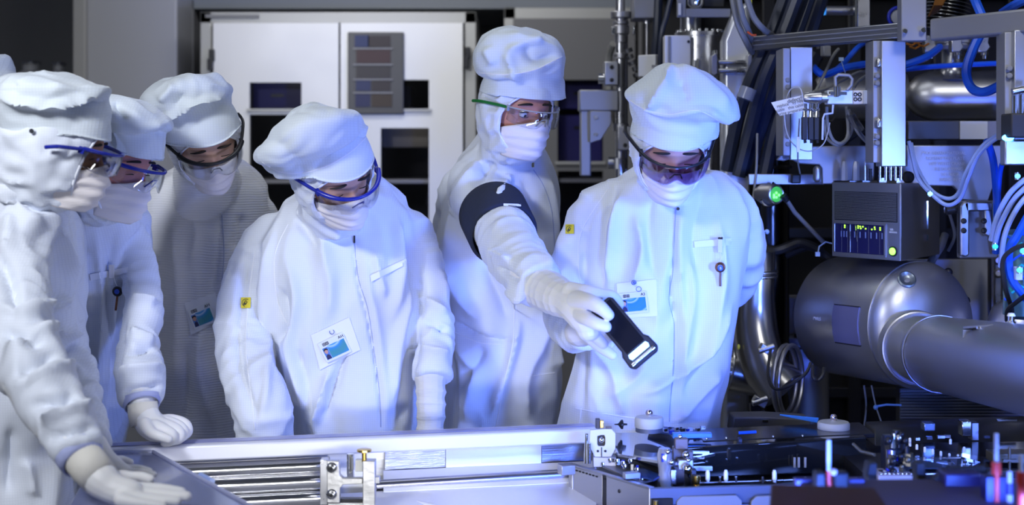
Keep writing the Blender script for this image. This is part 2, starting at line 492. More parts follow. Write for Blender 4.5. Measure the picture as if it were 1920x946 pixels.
class Surf:
    """ray casts from the camera station onto a garment, so that patches and seams lie on the cloth"""
    def __init__(s, me, org=Vector((0, 0, 0))):
        vs = [v.co.copy() + org for v in me.vertices]
        s.t = BVHTree.FromPolygons(vs, [tuple(p.vertices) for p in me.polygons])

    def hit(s, px, py):
        o = Vector((0, 0, CZ)); d = (P(px, py, 1) - o).normalized()
        h, n, i, di = s.t.ray_cast(o, d)
        return h, n

    def seam(s, name, path, r, m, parent, k=10, lift=0, label=None):
        pts = []
        for p in smooth_path(path, k):
            h, n = s.hit(*p[:2])
            if h is not None:
                if n.y > 0: n = -n
                pts.append(h + n * lift)
        if len(pts) < 3: return None
        A = [Vector((0, 0, 0))] * len(pts)
        sm = [pts[0]] + [(pts[i - 1] + pts[i] * 2 + pts[i + 1]) / 4 for i in range(1, len(pts) - 1)] + [pts[-1]]
        return MB().tube(sm, r, 6).build(name, m, parent, label=label)

    def patch(s, name, quad, m, parent, lift=.0025, n=10, th=.0012, label=None, smooth=1):
        """quad: four picture corners TL, TR, BR, BL"""
        g = [[None] * (n + 1) for _ in range(n + 1)]
        tl, tr, br, bl = [Vector(q) for q in quad]
        last = None
        for j in range(n + 1):
            for i in range(n + 1):
                u, v = i / n, j / n
                q = tl * (1 - u) * (1 - v) + tr * u * (1 - v) + br * u * v + bl * (1 - u) * v
                h, nn = s.hit(q.x, q.y)
                if h is None: h = last or P(q.x, q.y, 3.4)
                last = h; g[j][i] = h
        for _ in range(smooth):
            g2 = [[p.copy() for p in r] for r in g]
            for j in range(n + 1):
                for i in range(n + 1):
                    nb = [g[a][b] for a, b in ((j - 1, i), (j + 1, i), (j, i - 1), (j, i + 1)) if 0 <= a <= n and 0 <= b <= n]
                    av = sum(nb, Vector((0, 0, 0))) / len(nb)
                    g2[j][i] = Vector((g[j][i].x, min(g[j][i].y, (av.y + g[j][i].y) / 2), g[j][i].z))
            g = g2
        mb = MB(); vs = []
        for off in (lift + th, lift):
            for r in g:
                for p in r:
                    d = (Vector((0, 0, CZ)) - p).normalized(); vs.append(p + d * off)
        N1 = (n + 1) ** 2; fs = []
        for j in range(n):
            for i in range(n):
                a = j * (n + 1) + i
                fs.append((a, a + n + 1, a + n + 2, a + 1)); fs.append((N1 + a, N1 + a + 1, N1 + a + n + 2, N1 + a + n + 1))
        for i in range(n):
            for a, b in ((i, i + 1), ((n) * (n + 1) + i + 1, n * (n + 1) + i), ((i + 1) * (n + 1), i * (n + 1)), (i * (n + 1) + n, (i + 1) * (n + 1) + n)):
                fs.append((a, b, N1 + b, N1 + a))
        mb.add(vs, fs)
        return mb.build(name, m, parent, label=label), g


class Head:
    """skull frame: x to the viewer's right side of the face, y forward, z up; eyes at z = 0"""
    def __init__(s, ex, ey, D, f, l, sc=1.0):
        f = Vector(f).normalized(); l = Vector(l); l = (l - f * f.dot(l)).normalized(); u = l.cross(f)
        if u.z < 0: u = -u
        s.f, s.l, s.u, s.sc = f, l, u, sc
        s.o = P(ex, ey, D) - f * .085 * sc
        s.R = Matrix((l, f, u)).transposed()

    def w(s, x, y, z):
        return s.o + s.R @ Vector((x, y, z)) * s.sc


def g2(a, b, wa, wb):
    return math.exp(-(a / wa) ** 2 - (b / wb) ** 2)


def head_mesh(mb, H, n=64, m=56):
    vs = []
    for i in range(m + 1):
        th = pi * (.002 + .996 * i / m)
        for k in range(n):
            a = 2 * pi * k / n
            x = math.sin(th) * math.cos(a); y = math.sin(th) * math.sin(a); z = math.cos(th)
            X = x * .074; Y = y * .094; Z = z * .118
            if Z < 0:
                q = (-Z / .118) ** 1.6; X *= 1 - .32 * q; Y = Y * (1 - .12 * q) + .012 * q
            if y > 0:
                Y += .024 * g2(X, Z + .040, .011, .017) + .012 * g2(X, Z + .018, .009, .02)
                for sx in (-1, 1):
                    Y -= .011 * g2(X - sx * .031, Z + .002, .017, .013)
                    Y += .0065 * g2(X - sx * .031, Z + .003, .0135, .009)
                    Y += .004 * g2(X - sx * .030, Z - .020, .022, .009)
                    Y += .006 * g2(X - sx * .042, Z + .040, .018, .018)
                Y += .007 * g2(X, Z + .072, .022, .010) + .007 * g2(X, Z + .105, .02, .014)
            vs.append(H.w(X, Y, Z))
    fs = [(i * n + k, (i + 1) * n + k, (i + 1) * n + (k + 1) % n, i * n + (k + 1) % n) for i in range(m) for k in range(n)]
    mb.add(vs, fs)
    for sx in (-1, 1):   # ears
        mb.ball(H.w(sx * .074, -.01, -.015), .03, 12, (.3, .6, 1), H.R)


def make_hood(H, mtl, root, open_w=.064, open_h=.082, oc=-.026, bag=1.0, seed=0):
    n, m = 88, 64
    vs = []; keep = []
    for i in range(m + 1):
        th = pi * (.01 + .98 * i / m)
        for k in range(n):
            a = 2 * pi * k / n
            x = math.sin(th) * math.cos(a); y = math.sin(th) * math.sin(a); z = math.cos(th)
            X = x * .091 * bag; Y = y * .108 * bag - .010; Z = z * .142 - .012
            inside = y > 0 and (X / open_w) ** 2 + ((Z - oc) / open_h) ** 2 < 1
            if Z > .02: X *= 1 - .16 * (Z - .02) / .11; Y *= 1 - .10 * (Z - .02) / .11; Z = .02 + (Z - .02) * .88
            r = .006 * (ridged([(x * 3 + seed, y * 3, z * 4)])[0])
            q = Vector((X, Y, Z)) + Vector((x, y, z)) * r * (0 if y > .55 and Z > -.05 else 1)
            # snap the rim of the opening onto an ellipse
            e = math.sqrt((X / open_w) ** 2 + ((Z - oc) / open_h) ** 2)
            vs.append(H.w(*q)); keep.append(inside)
    fs = []
    for i in range(m):
        for k in range(n):
            f = (i * n + k, (i + 1) * n + k, (i + 1) * n + (k + 1) % n, i * n + (k + 1) % n)
            if sum(keep[v] for v in f) < 3: fs.append(f)
    mb = MB(); mb.add(vs, fs)
    me = mb.mesh('hood')
    bm = bmesh.new(); bm.from_mesh(me)
    bmesh.ops.delete(bm, geom=[v for v in bm.verts if not v.link_faces], context='VERTS')
    for _ in range(6):   # relax the rim
        bl = [v for v in bm.verts if v.is_boundary]
        new = {}
        for v in bl:
            nb = [e.other_vert(v) for e in v.link_edges if e.is_boundary]
            if len(nb) == 2: new[v] = v.co * .4 + (nb[0].co + nb[1].co) * .3
        for v, c in new.items(): v.co = c
    bmesh.ops.recalc_face_normals(bm, faces=bm.faces)
    bm.to_mesh(me); bm.free()
    o = link('hood', me, mtl, root, sharp=60, solid=.0025)
    # elastic rim
    pts = []
    for k in range(49):
        a = 2 * pi * k / 48
        X = open_w * 1.0 * math.cos(a); Z = oc + open_h * 1.0 * math.sin(a)
        zz = (Z + .012) / .142; xx = X / (.091 * bag); yy = math.sqrt(max(0, 1 - zz * zz - xx * xx))
        pts.append(H.w(X, yy * .108 * bag - .010, Z))
    MB().tube(pts, .0028, 8).build('hood_rim', M_SEAM, root)
    return o


def make_mask(H, root, drop=0.0, lift=0.0):
    n, m = 30, 22
    vs = []
    for j in range(m + 1):
        v = j / m
        z = -.014 - v * (.108 + drop) + lift
        bulge = math.sin(min(v * 1.15, 1) * pi) ** .6
        for i in range(n + 1):
            u = -1 + 2 * i / n
            a = u * 1.38
            wd = .069 - .018 * max(0, v - .35) / .65
            x = wd * math.sin(a)
            zt = z - (1 - v) ** 2 * .034 * (abs(u) ** 1.3)          # upper edge dips from the nose bridge to the cheeks
            cen = float(np.interp(v, [0, .1, .35, .6, .8, 1], [.112, .119, .128, .125, .119, .096]))
            side = .090 - .012 * v ** 2
            yf = side + (cen - side) * math.exp(-(u * 1.5) ** 2)
            y = yf * math.cos(a) ** .75 + .012 * (1 - math.cos(a))
            pl = .0032 * math.sin(v * 24) * (1 if .12 < v < .85 else .2)
            y += pl + .002 * math.sin(u * 9 + v * 7)
            vs.append(H.w(x, y, zt))
    fs = [(j * (n + 1) + i, j * (n + 1) + i + 1, (j + 1) * (n + 1) + i + 1, (j + 1) * (n + 1) + i) for j in range(m) for i in range(n)]
    mb = MB(); mb.add(vs, fs)
    o = mb.build('face_mask', M_MASK, root, sharp=80, solid=.0015)
    for sx in (-1, 1):
        MB().tube([H.w(sx * .066, .035, -.036 + lift), H.w(sx * .078, .02, -.034), H.w(sx * .088, .0, -.03)], .0016, 6).build('ear_loop', M_SEAM, o)
    return o


def make_goggles(H, root, fm, lm, tw=.079, zt=.018, hgt=.055, temple=True, z0=0.0, thick=.0035, tm=None, tl=.135, wing=.0125, browbar=True, label=None):
    def pt(u, z, out=0):
        a = u * 1.12
        x = tw * math.sin(a) / math.sin(1.12); y = .137 - .064 * (1 - math.cos(a)) / (1 - math.cos(1.12)) + out - .12 * (zt - z) * 0
        return H.w(x, y, z + z0)
    n = 28
    g = MB()
    if browbar:
        for s_ in (0,):
            g.tube([pt(-1 + 2 * i / n, zt) for i in range(n + 1)], [thick * (1 + .5 * abs(-1 + 2 * i / n)) for i in range(n + 1)], 8)
    # nose piece
    g.tube([H.w(-.014, .118, -.026 + z0), H.w(-.007, .132, -.006 + z0), H.w(.007, .132, -.006 + z0), H.w(.014, .118, -.026 + z0)], .0018, 6)
    for sx in (-1, 1):
        g.box(H.w(sx * tw * .985, .070, zt - .004 + z0), (.008, .012, .014), R=H.R)
    fr = g.build('safety_goggles', fm, root, sharp=50, label=label)
    vs = []; m = 10
    for j in range(m + 1):
        v = j / m
        for i in range(n + 1):
            u = -1 + 2 * i / n
            lowz = zt - hgt * (1 - .28 * abs(u) ** 3) + .018 * math.exp(-(u / .16) ** 2)
            vs.append(pt(u, zt + (lowz - zt) * v, .002 * math.sin(v * pi)))
    fs = [(j * (n + 1) + i, j * (n + 1) + i + 1, (j + 1) * (n + 1) + i + 1, (j + 1) * (n + 1) + i) for j in range(m) for i in range(n)]
    MB().add(vs, fs).build('lens', lm, fr, sharp=80, solid=.0022)
    if temple:
        for sx in (-1, 1):
            pts = [H.w(sx * tw * .985, .072, zt - .002 + z0), H.w(sx * (tw + wing), .072 - tl * .31, zt - .004 + z0), H.w(sx * (tw + wing * 2.0), .072 - tl * .68, zt - .008 + z0), H.w(sx * (tw + wing * 1.8), .072 - tl, zt - .016 + z0)]
            sp = [Vector(p) for p in smooth_path(pts, 5)]
            MB().tube(sp, [.0042] * len(sp), 8, flat=1).build('temple_arm', tm or fm, fr)
    return fr


def eyes(H, root, openk=.3, look=-.5, skin=None):
    for sx in (-1, 1):
        c = H.w(sx * .031, .0775, -.003)
        if openk > .5:
            MB().ball(c, .0108 * H.sc, 16).build('eye', M_EYE, root)
            d = (H.f + H.l * .15 - H.u * .35).normalized()
            MB().ball(c + d * .0075, .0048, 12).build('iris', M_IRIS, root)
        # lash line and brow
        yl = .0905 if openk > .5 else .0895
        zz = .004 if openk > .5 else -.006
        MB().tube([H.w(sx * (.031 + t * .0145), yl - .006 * t * t - .0005, zz - .003 * t * t) for t in (-1, -.5, 0, .5, 1)], [.0006, .0011, .0013, .0012, .0006], 6).build('eyelashes', M_DARKHAIR, root)
        if openk > .5:
            MB().tube([H.w(sx * (.031 + t * .0145), yl - .005 * t * t, -.010 + .002 * t * t) for t in (-1, -.5, 0, .5, 1)], .0007, 6).build('eyelashes', M_DARKHAIR, root)
        MB().tube([H.w(sx * (.032 + t * .02), .0955 - .009 * (t + .25) ** 2 - .0015, .0215 + .004 * (1 - t * t) - .002 * t) for t in (-1, -.5, 0, .5, 1)], [.0018, .003, .0032, .0026, .0012], 8, flat=1).build('eyebrow', M_DARKHAIR, root)


def skin_mat(name, c):
    return mat(name, c, .5, bump=.12, bscale=120, sss=.12, var=.12, vscale=18)


def chain(pts):
    """pts: (px, py, D, r px) -> [(point, r m)] smoothed"""
    sp = smooth_path([tuple(p) for p in pts], 5)
    return [(P(p[0], p[1], p[2]), p[3] * p[2] / F) for p in sp]


def glove(name, parts, m, root, vox=.0024, label=None, cuffwr=0.0, sm=4):
    """parts: list of chains (px, py, D, r px); one continuous hand"""
    mb = MB(); big = None
    for c in parts:
        ch = chain(c)
        mb.tube([p for p, _ in ch], [r for _, r in ch], 14, round_end=True)
        big = big or ch
    me = voxel(mb, vox, sm)
    if cuffwr:
        co, no = arrays(me)
        dist, t, rad = seg_param(co, big)
        d = cuffwr * ridged(np.stack([t * 30, co[:, 0] * 5, co[:, 2] * 5], 1))
        setco(me, co + no * d[:, None])
    return link(name, me, m, root, sharp=80, label=label)


def build_person(lab, head, cap, torso, arms, gloves=(), strokes=(), skin=(.55, .30, .2), cloth=None, amp=.0045, seed=1,
                 gog=None, mask=True, capstrokes=(), capamp=.004, hoodkw={}, legs=True, voxs=.0062, eyekw={}, base=None, neckr=.062, face=True, capseam=None, sleeve=.0045, hemz=.037):
    cloth = cloth or M_WHITE
    H = Head(*head)
    hips = torso[-1]
    D0 = hips[4]; c0 = P((hips[0] + hips[2]) / 2, hips[1], D0)
    root = thing('person', lab, 'person', (c0.x, D0, 0))
    sk = skin_mat('skin_%d' % seed, skin)
    # body: head, neck and trunk in one skin
    mb = MB(); head_mesh(mb, H)
    t0 = torso[min(2, len(torso) - 1)]
    tc = P((t0[0] + t0[2]) / 2, t0[1] + 30, t0[4] + .02)
    hb = H.w(0, -.02, -.07)
    mb.tube([H.w(0, -.015, -.02), hb, hb * .5 + tc * .5, tc], [.058, .055, .056, .09], 20, round_end=True)
    mb.tube([tc, tc * .4 + c0 * .6], [.09, .08], 20, round_end=True)
    body = link('body', voxel(mb, .0036, 2), sk, root, sharp=80)
    if face: eyes(H, body, **eyekw)
    # coverall
    mb = MB()
    loft(mb, torso, e=2.25)
    chains = []
    for a in arms:
        ch = chain(a); chains.append(ch)
        mb.tube([p for p, _ in ch], [r for _, r in ch], 22, round_end=False)
        mb.ball(ch[0][0], ch[0][1] * .98, 16)
    mb.tube([H.w(0, -.02, -.055), hb, tc], [neckr, neckr * 1.1, neckr * 1.6], 22, round_end=True)
    if legs:
        wpx = (hips[2] - hips[0]) * D0 / F
        for sx in (-1, 1):
            x = c0.x + sx * wpx * .24
            mb.tube([(x, D0, c0.z + .02), (x, D0, c0.z - .25), (c0.x + sx * wpx * .27, D0 - .02, .48), (c0.x + sx * wpx * .27, D0 + .02, .1)],
                    [wpx * .25, wpx * .23, .095, .085], 18)
    me = voxel(mb, voxs, 4)
    fold(me, strokes, chains, amp, seed, sleeve=sleeve)
    cov = link('coverall', me, cloth, root, sharp=80)
    S = Surf(me, worigin(root))
    if legs:
        for sx in (-1, 1):
            x = c0.x + sx * (hips[2] - hips[0]) * D0 / F * .27
            b = MB(); b.tube([(x, D0 + .04, .05), (x, D0 - .06, .045), (x, D0 - .17, .035)], [.05, .05, .034], 14, round_end=True)
            b.tube([(x, D0 + .02, .05), (x, D0 + .02, .22)], [.055, .075], 14)
            link('boot', voxel(b, .008, 3), M_SEAM, root, sharp=80)
    hood = make_hood(H, cloth, root, seed=seed, **hoodkw)
    if mask: make_mask(H, root, **(mask if isinstance(mask, dict) else {}))
    if gog: make_goggles(H, root, **gog)
    if cap:
        fit = []
        for r in cap:
            r = list(r); cy = (r[1] + r[3]) / 2
            bt = min((abs(HY + (CZ - H.w(0, -.012, t).z) * F / H.w(0, -.012, t).y - cy), t) for t in [k * .004 for k in range(-4, 30)])[1]
            r[4] = H.w(0, -.012, bt).y + .004
            fit.append(r)
        ds = [r[4] for r in fit]
        for i, r in enumerate(fit): r[4] = (ds[max(i - 1, 0)] + ds[i] * 2 + ds[min(i + 1, len(ds) - 1)]) / 4
        cap = fit
        cm = MB(); loft(cm, cap, k=7, n=112, e=2.0, cap0=False)
        m2 = cm.mesh('cap')
        bm = bmesh.new(); bm.from_mesh(m2); bmesh.ops.recalc_face_normals(bm, faces=bm.faces); bm.to_mesh(m2); bm.free()
        co, no = arrays(m2); off = seed * 2.3
        q = co + .04 * np.stack([nz(co * 6 + off), nz(co * 6 + off + 9), nz(co * 6 + off + 18)], 1)
        d = 1.5 * capamp * ridged(q * 8 + off) + capamp * .7 * ridged(q * 18 + off)
        setco(m2, co + no * d[:, None])
        fold(m2, capstrokes, (), 0.0, seed)
        co, no = arrays(m2); Rm = np.array(H.R); lc = (co - np.array(H.o)) @ Rm      # drape over the skull
        sc_ = np.array([.0955, .1155, .138]); cc_ = np.array([0, -.008, 0]); e_ = np.linalg.norm((lc - cc_) / sc_, axis=1)
        k_ = np.where(e_ < 1.0, 1.0 / np.maximum(e_, .2), 1.0)
        lo_ = lc[:, 2] < .03
        l2 = cc_ + (lc - cc_) * k_[:, None]; l2[lo_, 2] = lc[lo_, 2]
        hem = np.interp(lc[:, 1], [-.07, 0, .05], [-.01, .020, hemz])
        l2[:, 2] = np.maximum(l2[:, 2], hem)
        setco(m2, l2 @ Rm.T + np.array(H.o))
        cp = link('bouffant_cap', m2, M_CAP, root, sharp=80, solid=.003)
        if capseam:
            Surf(m2, worigin(root)).seam('cap_seam', capseam, .0022, M_SEAM, cp, lift=.0005)
    for g in gloves: glove(parent_fix(g), root=root, **{k: v for k, v in g.items() if k != 'name'})
    return root, S, H, cov


def parent_fix(g): return g['name']


def card(S, quad, group, label, wave=True, ltr='A3', holder=None):
    """photo identity card, top-level, lying in its pocket: quad TL TR BR BL of the colour field plus portrait"""
    hs = []
    for q in quad:
        h, n = S.hit(*q); hs.append(h if h is not None else P(q[0], q[1], 3.3))
    c = sum(hs, Vector((0, 0, 0))) / 4
    X = ((hs[1] - hs[0]) + (hs[2] - hs[3])) / 2; Y = ((hs[0] - hs[3]) + (hs[1] - hs[2])) / 2
    x = X.normalized(); Y = Y - x * x.dot(Y); y = Y.normalized(); z = x.cross(y)
    if z.y > 0: z = -z
    W, Hh = X.length, Y.length
    mx = max((h - c).dot(z) for h in hs); c = c + z * (mx + .006)
    R = Matrix((x, y, z)).transposed()
    t = thing('identity_badge', label, 'badge', c, group)
    MB().box(c + y * Hh * .12, (W * 1.14, Hh * 1.55, .0012), R=R).build('card', mat('card_white', (.80, .84, .90), .35), t, bevel=.0008)
    MB().box(c + x * W * .12 + z * .001, (W * .76, Hh * .96, .0006), R=R).build('colour_field', badge_mat(), t)
    cx = c - x * W * .38 + z * .001
    MB().box(cx - y * Hh * .03, (W * .22, Hh * .9, .0006), R=R).build('portrait', mat('portrait_ground', (.08, .22, .62), .4), t)
    p = MB(); p.ball(cx + z * .0008 + y * Hh * .12, Hh * .16, 14, (.8, 1.05, .08), R); p.build('portrait_face', mat('portrait_skin', (.62, .34, .26), .5), t)
    p = MB(); p.ball(cx + z * .0006 + y * Hh * .24, Hh * .17, 14, (.9, .75, .08), R); p.build('portrait_hair', M_INK, t)
    p = MB(); p.prism([cx + z * .0006 + x * W * a + y * Hh * b for a, b in ((-.1, -.45), (.1, -.45), (.08, -.2), (.02, -.1), (-.02, -.1), (-.08, -.2))], z * .0004)
    p.build('portrait_suit', mat('portrait_suit', (.03, .03, .10), .6), t)
    text_obj(ltr, Hh * .30, c + x * W * .42 + y * Hh * .68 + z * .001, x, y, M_INK, t)
    for k in (-1, 0):   # two small squared marks
        cc = c - x * W * (.36 + k * .14 - .02) + y * Hh * .66 + z * .001; s_ = Hh * .11
        f = MB(); o_ = [cc + x * a * s_ + y * b * s_ for a, b in ((-1, -1), (1, -1), (1, 1), (-1, 1))]; i_ = [cc + (q - cc) * .68 for q in o_]
        f.frame(o_, i_, z * .0004); f.box(cc, (s_ * 1.9, s_ * .25, .0006), R=R); f.box(cc, (s_ * .25, s_ * 1.9, .0006), R=R)
        f.build('printed_mark', M_INK, t)
    return t


def badge_mat():
    if 'badge' in MATS: return MATS['badge']
    m = bpy.data.materials.new('badge_picture'); m.use_nodes = True; nt = m.node_tree; N = nt.nodes; L = nt.links
    b = N['Principled BSDF']; b.inputs['Roughness'].default_value = .35
    tc = N.new('ShaderNodeTexCoord'); wv = N.new('ShaderNodeTexWave'); wv.wave_type = 'RINGS'; wv.rings_direction = 'Y'
    mp = N.new('ShaderNodeMapping'); mp.inputs['Location'].default_value = (-.1, 0, .9); mp.inputs['Scale'].default_value = (.9, 0, -.8); L.new(tc.outputs['Generated'], mp.inputs[0])
    L.new(mp.outputs[0], wv.inputs[0]); wv.inputs['Scale'].default_value = .22; wv.inputs['Distortion'].default_value = .3; wv.inputs['Detail'].default_value = 1
    r = N.new('ShaderNodeValToRGB'); e = r.color_ramp.elements
    e[0].color = (.45, .60, .74, 1); e[1].color = (.05, .30, .36, 1); e[1].position = 1
    for p_, c_ in ((.3, (.22, .48, .70, 1)), (.5, (.02, .30, .70, 1)), (.62, (.50, .72, .88, 1)), (.78, (.03, .28, .62, 1))):
        q = e.new(p_); q.color = c_
    L.new(wv.outputs['Fac'], r.inputs[0]); L.new(r.outputs[0], b.inputs['Base Color'])
    MATS['badge'] = m
    return m


def esd_patch(S, cx, cy, s, root, rot=0):
    c_, s_ = math.cos(rot), math.sin(rot)
    def q(x, y): return (cx + (x * c_ - y * s_) * s, cy + (x * s_ + y * c_) * s)
    p, g = S.patch('warning_patch', [q(-1, -1.1), q(1, -1.1), q(1, 1.1), q(-1, 1.1)], M_YEL, root, n=4, label='small yellow square warning patch with a black triangle sign')
    c = g[2][2]; d = (Vector((0, 0, CZ)) - c).normalized(); k = s * c.y / F
    x = Vector((1, 0, 0)); x = (x - d * x.dot(d)).normalized(); y = d.cross(x).normalized(); x, y = x * c_ - y * s_, x * s_ + y * c_
    b = MB(); c = c + d * .0055
    b.torus(c, d, k * .78, k * .06, 24, 6)
    b.tube([c + x * k * .6 * a + y * k * b_ * .6 for a, b_ in ((-.8, -.6), (0, .85), (.8, -.6), (-.8, -.6))], k * .09, 6)
    b.tube([c + x * k * -.3 + y * k * -.1, c + x * k * .1 + y * k * -.25, c + x * k * .3 + y * k * .2], k * .1, 6)
    b.build('patch_sign', M_INK, p)


def pocket(S, quad, root, name='badge_pocket'):
    p, g = S.patch(name, quad, M_SEAM, root, lift=.0015, n=12, th=.0015)
    return p


def key_on_strap(S, strap, kx, ky, D, ln, label, name='key', tagc=None, rot=0.05):
    pass


# ---- third from the right group: worker behind with the scanner arm, worker on the right, and so on
def worker_right():
    cap = [(1196, 262, 1338, 266, 3.38, .100, 20), (1194, 240, 1340, 246, 3.40, .104, 20), (1190, 212, 1343, 222, 3.42, .106, 20), (1186, 195, 1350, 212, 3.42, .112, 22),
           (1180, 183, 1378, 224, 3.43, .125, 12), (1177, 176, 1385, 214, 3.44, .130, 6), (1186, 166, 1372, 182, 3.45, .125, 0), (1212, 146, 1335, 150, 3.46, .10, 0), (1240, 127, 1292, 130, 3.46, .05, 0), (1254, 121, 1266, 122, 3.46, .012, 0)]
    torso = [(1190, 318, 1335, 318, 3.52, .075, 10), (1150, 338, 1372, 336, 3.53, .10, 14), (1112, 368, 1395, 362, 3.54, .125, 10), (1096, 420, 1402, 415, 3.54, .145, 0), (1098, 500, 1398, 500, 3.53, .155, 0),
             (1098, 580, 1390, 580, 3.53, .155, 0), (1088, 660, 1368, 660, 3.54, .15, 0), (1066, 740, 1350, 740, 3.55, .15, 0), (1052, 800, 1345, 800, 3.56, .15, 0), (1048, 880, 1345, 880, 3.57, .15, 0), (1055, 940, 1345, 940, 3.57, .14, 0)]
    armL = [(1128, 385, 3.56, 44), (1096, 440, 3.56, 46), (1074, 510, 3.56, 44), (1062, 580, 3.51, 42), (1074, 618, 3.42, 38), (1098, 622, 3.33, 33)]
    armR = [(1368, 376, 3.55, 42), (1392, 430, 3.57, 38), (1398, 490, 3.62, 34), (1386, 535, 3.68, 30), (1340, 560, 3.74, 28)]
    st = [([(1150, 350), (1130, 420), (1120, 520), (1128, 560)], 9, -.012), ([(1165, 360), (1150, 440), (1140, 530)], 10, .012),
          ([(1262, 392), (1262, 480), (1256, 540), (1264, 600), (1262, 700), (1258, 780)], 3.5, -.006), ([(1274, 400), (1276, 520), (1282, 620), (1278, 780)], 8, .006),
          ([(1290, 470), (1300, 560), (1275, 690)], 10, .008), ([(1345, 400), (1350, 500), (1330, 620), (1290, 700)], 12, .012), ([(1370, 560), (1330, 640), (1270, 700), (1200, 740)], 10, .012),
          ([(1365, 620), (1320, 690), (1280, 740)], 9, -.008), ([(1345, 690), (1300, 750), (1270, 790)], 10, .01), ([(1110, 640), (1150, 700), (1170, 780)], 10, .009),
          ([(1190, 400), (1205, 470), (1180, 540)], 12, .008), ([(1220, 360), (1215, 450), (1230, 520)], 10, -.006), ([(1320, 360), (1300, 440), (1310, 520)], 10, -.006), ([(1210, 620), (1200, 700), (1130, 750)], 12, .008)]
    gl = [dict(name='glove', parts=[[(1086, 622, 3.30, 27), (1110, 622, 3.26, 25), (1128, 624, 3.22, 24), (1145, 626, 3.2, 18)], [(1130, 612, 3.2, 10), (1150, 618, 3.17, 8), (1160, 630, 3.16, 7)],
                                    [(1135, 624, 3.2, 9), (1152, 636, 3.17, 8)], [(1130, 634, 3.2, 9), (1145, 646, 3.17, 8)], [(1124, 640, 3.2, 8), (1136, 652, 3.17, 7)], [(1120, 608, 3.2, 9), (1138, 600, 3.16, 8)]], m=M_GLOVEC, cuffwr=.002)]
    root, S, H, cov = build_person('rightmost worker in blue lit white coverall looking down, floppy cap and violet goggles', (1266, 302, 3.28, (.02, -.84, -.54), (1, .03, -.02)), cap, torso, [armL, armR], gl, st, skin=(.60, .33, .23), seed=6, hemz=.040,
                                   gog=dict(fm=M_BLACKP, lm=M_LENSP, tw=.080, zt=.016, hgt=.052, thick=.0028), capstrokes=[([(1262, 124), (1245, 165), (1215, 205)], 8, .010), ([(1262, 124), (1310, 150), (1370, 205)], 10, .008), ([(1180, 185), (1250, 212), (1320, 205), (1370, 232)], 5, .006), ([(1275, 150), (1290, 190)], 10, -.006)],
                                   hoodkw=dict(open_w=.079, open_h=.084, oc=-.030), capseam=[(1182, 188), (1215, 207), (1258, 214), (1310, 207), (1355, 230)])
    pocket(S, [(1156, 531), (1231, 523), (1233, 592), (1162, 596)], root)
    card(S, [(1168, 559), (1214, 555), (1213, 581), (1169, 585)], 'identity badges in chest pockets', 'badge lettered A3 in the pocket of the rightmost worker', ltr='A3')
    esd_patch(S, 1068, 429, 8, root)
    MB_ = S.seam('zip_line', [(1268, 392), (1264, 450), (1262, 510), (1254, 560), (1264, 610), (1263, 690), (1256, 760), (1255, 790)], .0012, mat('seam_shadow', (.35, .40, .6), .8), root)
    S.seam('shoulder_seam', [(1140, 355), (1092, 430), (1085, 500), (1095, 560)], .0014, M_SEAM, root)
    S.seam('pocket_seam', [(1080, 765), (1150, 778), (1240, 790)], .0014, M_SEAM, root)
    S.seam('pocket_seam', [(1090, 765), (1085, 800), (1075, 840)], .0014, M_SEAM, root)
    S.patch('pen_loop', [(1301, 452), (1371, 446), (1371, 459), (1303, 464)], M_SEAM, root, n=8)
    h, n = S.hit(1349, 455)
    c = h + Vector((0, -.009, 0)); k = 3.38 / F
    t = thing('key', 'bronze key with round blue tag hanging from the pen loop of rightmost worker', 'key', c + Vector((0, 0, -.10)))
    b = MB(); b.box(c + Vector((0, 0, -.004)), (.011, .004, .038)); b.build('clip', mat('cream_plastic', (.7, .66, .6), .5), t, bevel=.001)
    MB().box(c + Vector((0, -.001, .012)), (.013, .005, .006)).build('clip_top', M_CHROME, t, bevel=.001)
    h2 = S.hit(1349, 500)[0] + Vector((0, -.012, 0))
    MB().tube([c + Vector((0, 0, -.02)), (c + h2) / 2 + Vector((.002, -.004, 0)), h2 + Vector((0, 0, .01))], .0008, 6).build('string', M_SEAM, t)
    bz = mat('dark_bronze', (.20, .09, .05), .35, .9)
    b = MB(); b.torus(h2, (0, 1, 0), .0095, .003, 20, 8); b.build('key_bow', bz, t)
    MB().box(h2 + Vector((0, 0, -.027)), (.005, .0025, .036)).build('key_blade', bz, t, bevel=.0008)
    d = MB().lathe(h2 + Vector((0, -.0045, -.002)), h2 + Vector((0, 0, -.002)), [(0, .0065), (.002, .0065)], 20).build('key_tag', mat('blue_tag', (.03, .10, .6), .4), t)
    text_obj('B', .009, h2 + Vector((0, -.0055, -.002)), (1, 0, 0), (0, 0, 1), M_SEAM, t)
    MB().lathe(S.hit(1271, 391)[0] + Vector((0, -.004, 0)), S.hit(1271, 391)[0], [(0, .004), (.003, .0045)], 16).build('snap_button', M_CHROME, root)
    b = MB(); cc = S.hit(1197, 541)[0] + Vector((0, -.008, 0)); b.torus(cc, (0, 1, .1), .006, .0007, 20, 6); b.build('pocket_emblem', mat('slate_ink', (.10, .14, .3), .6), root)
    b = MB(); cc = S.hit(1188, 529)[0] + Vector((0, -.006, 0)); b.torus(cc, (0, 1, .1), .0052, .001, 20, 6); b.ball(cc, .003, 8, (1, .3, 1)); b.build('snap_button', mat('slate_ink', (.10, .14, .3), .6), root)
    return root


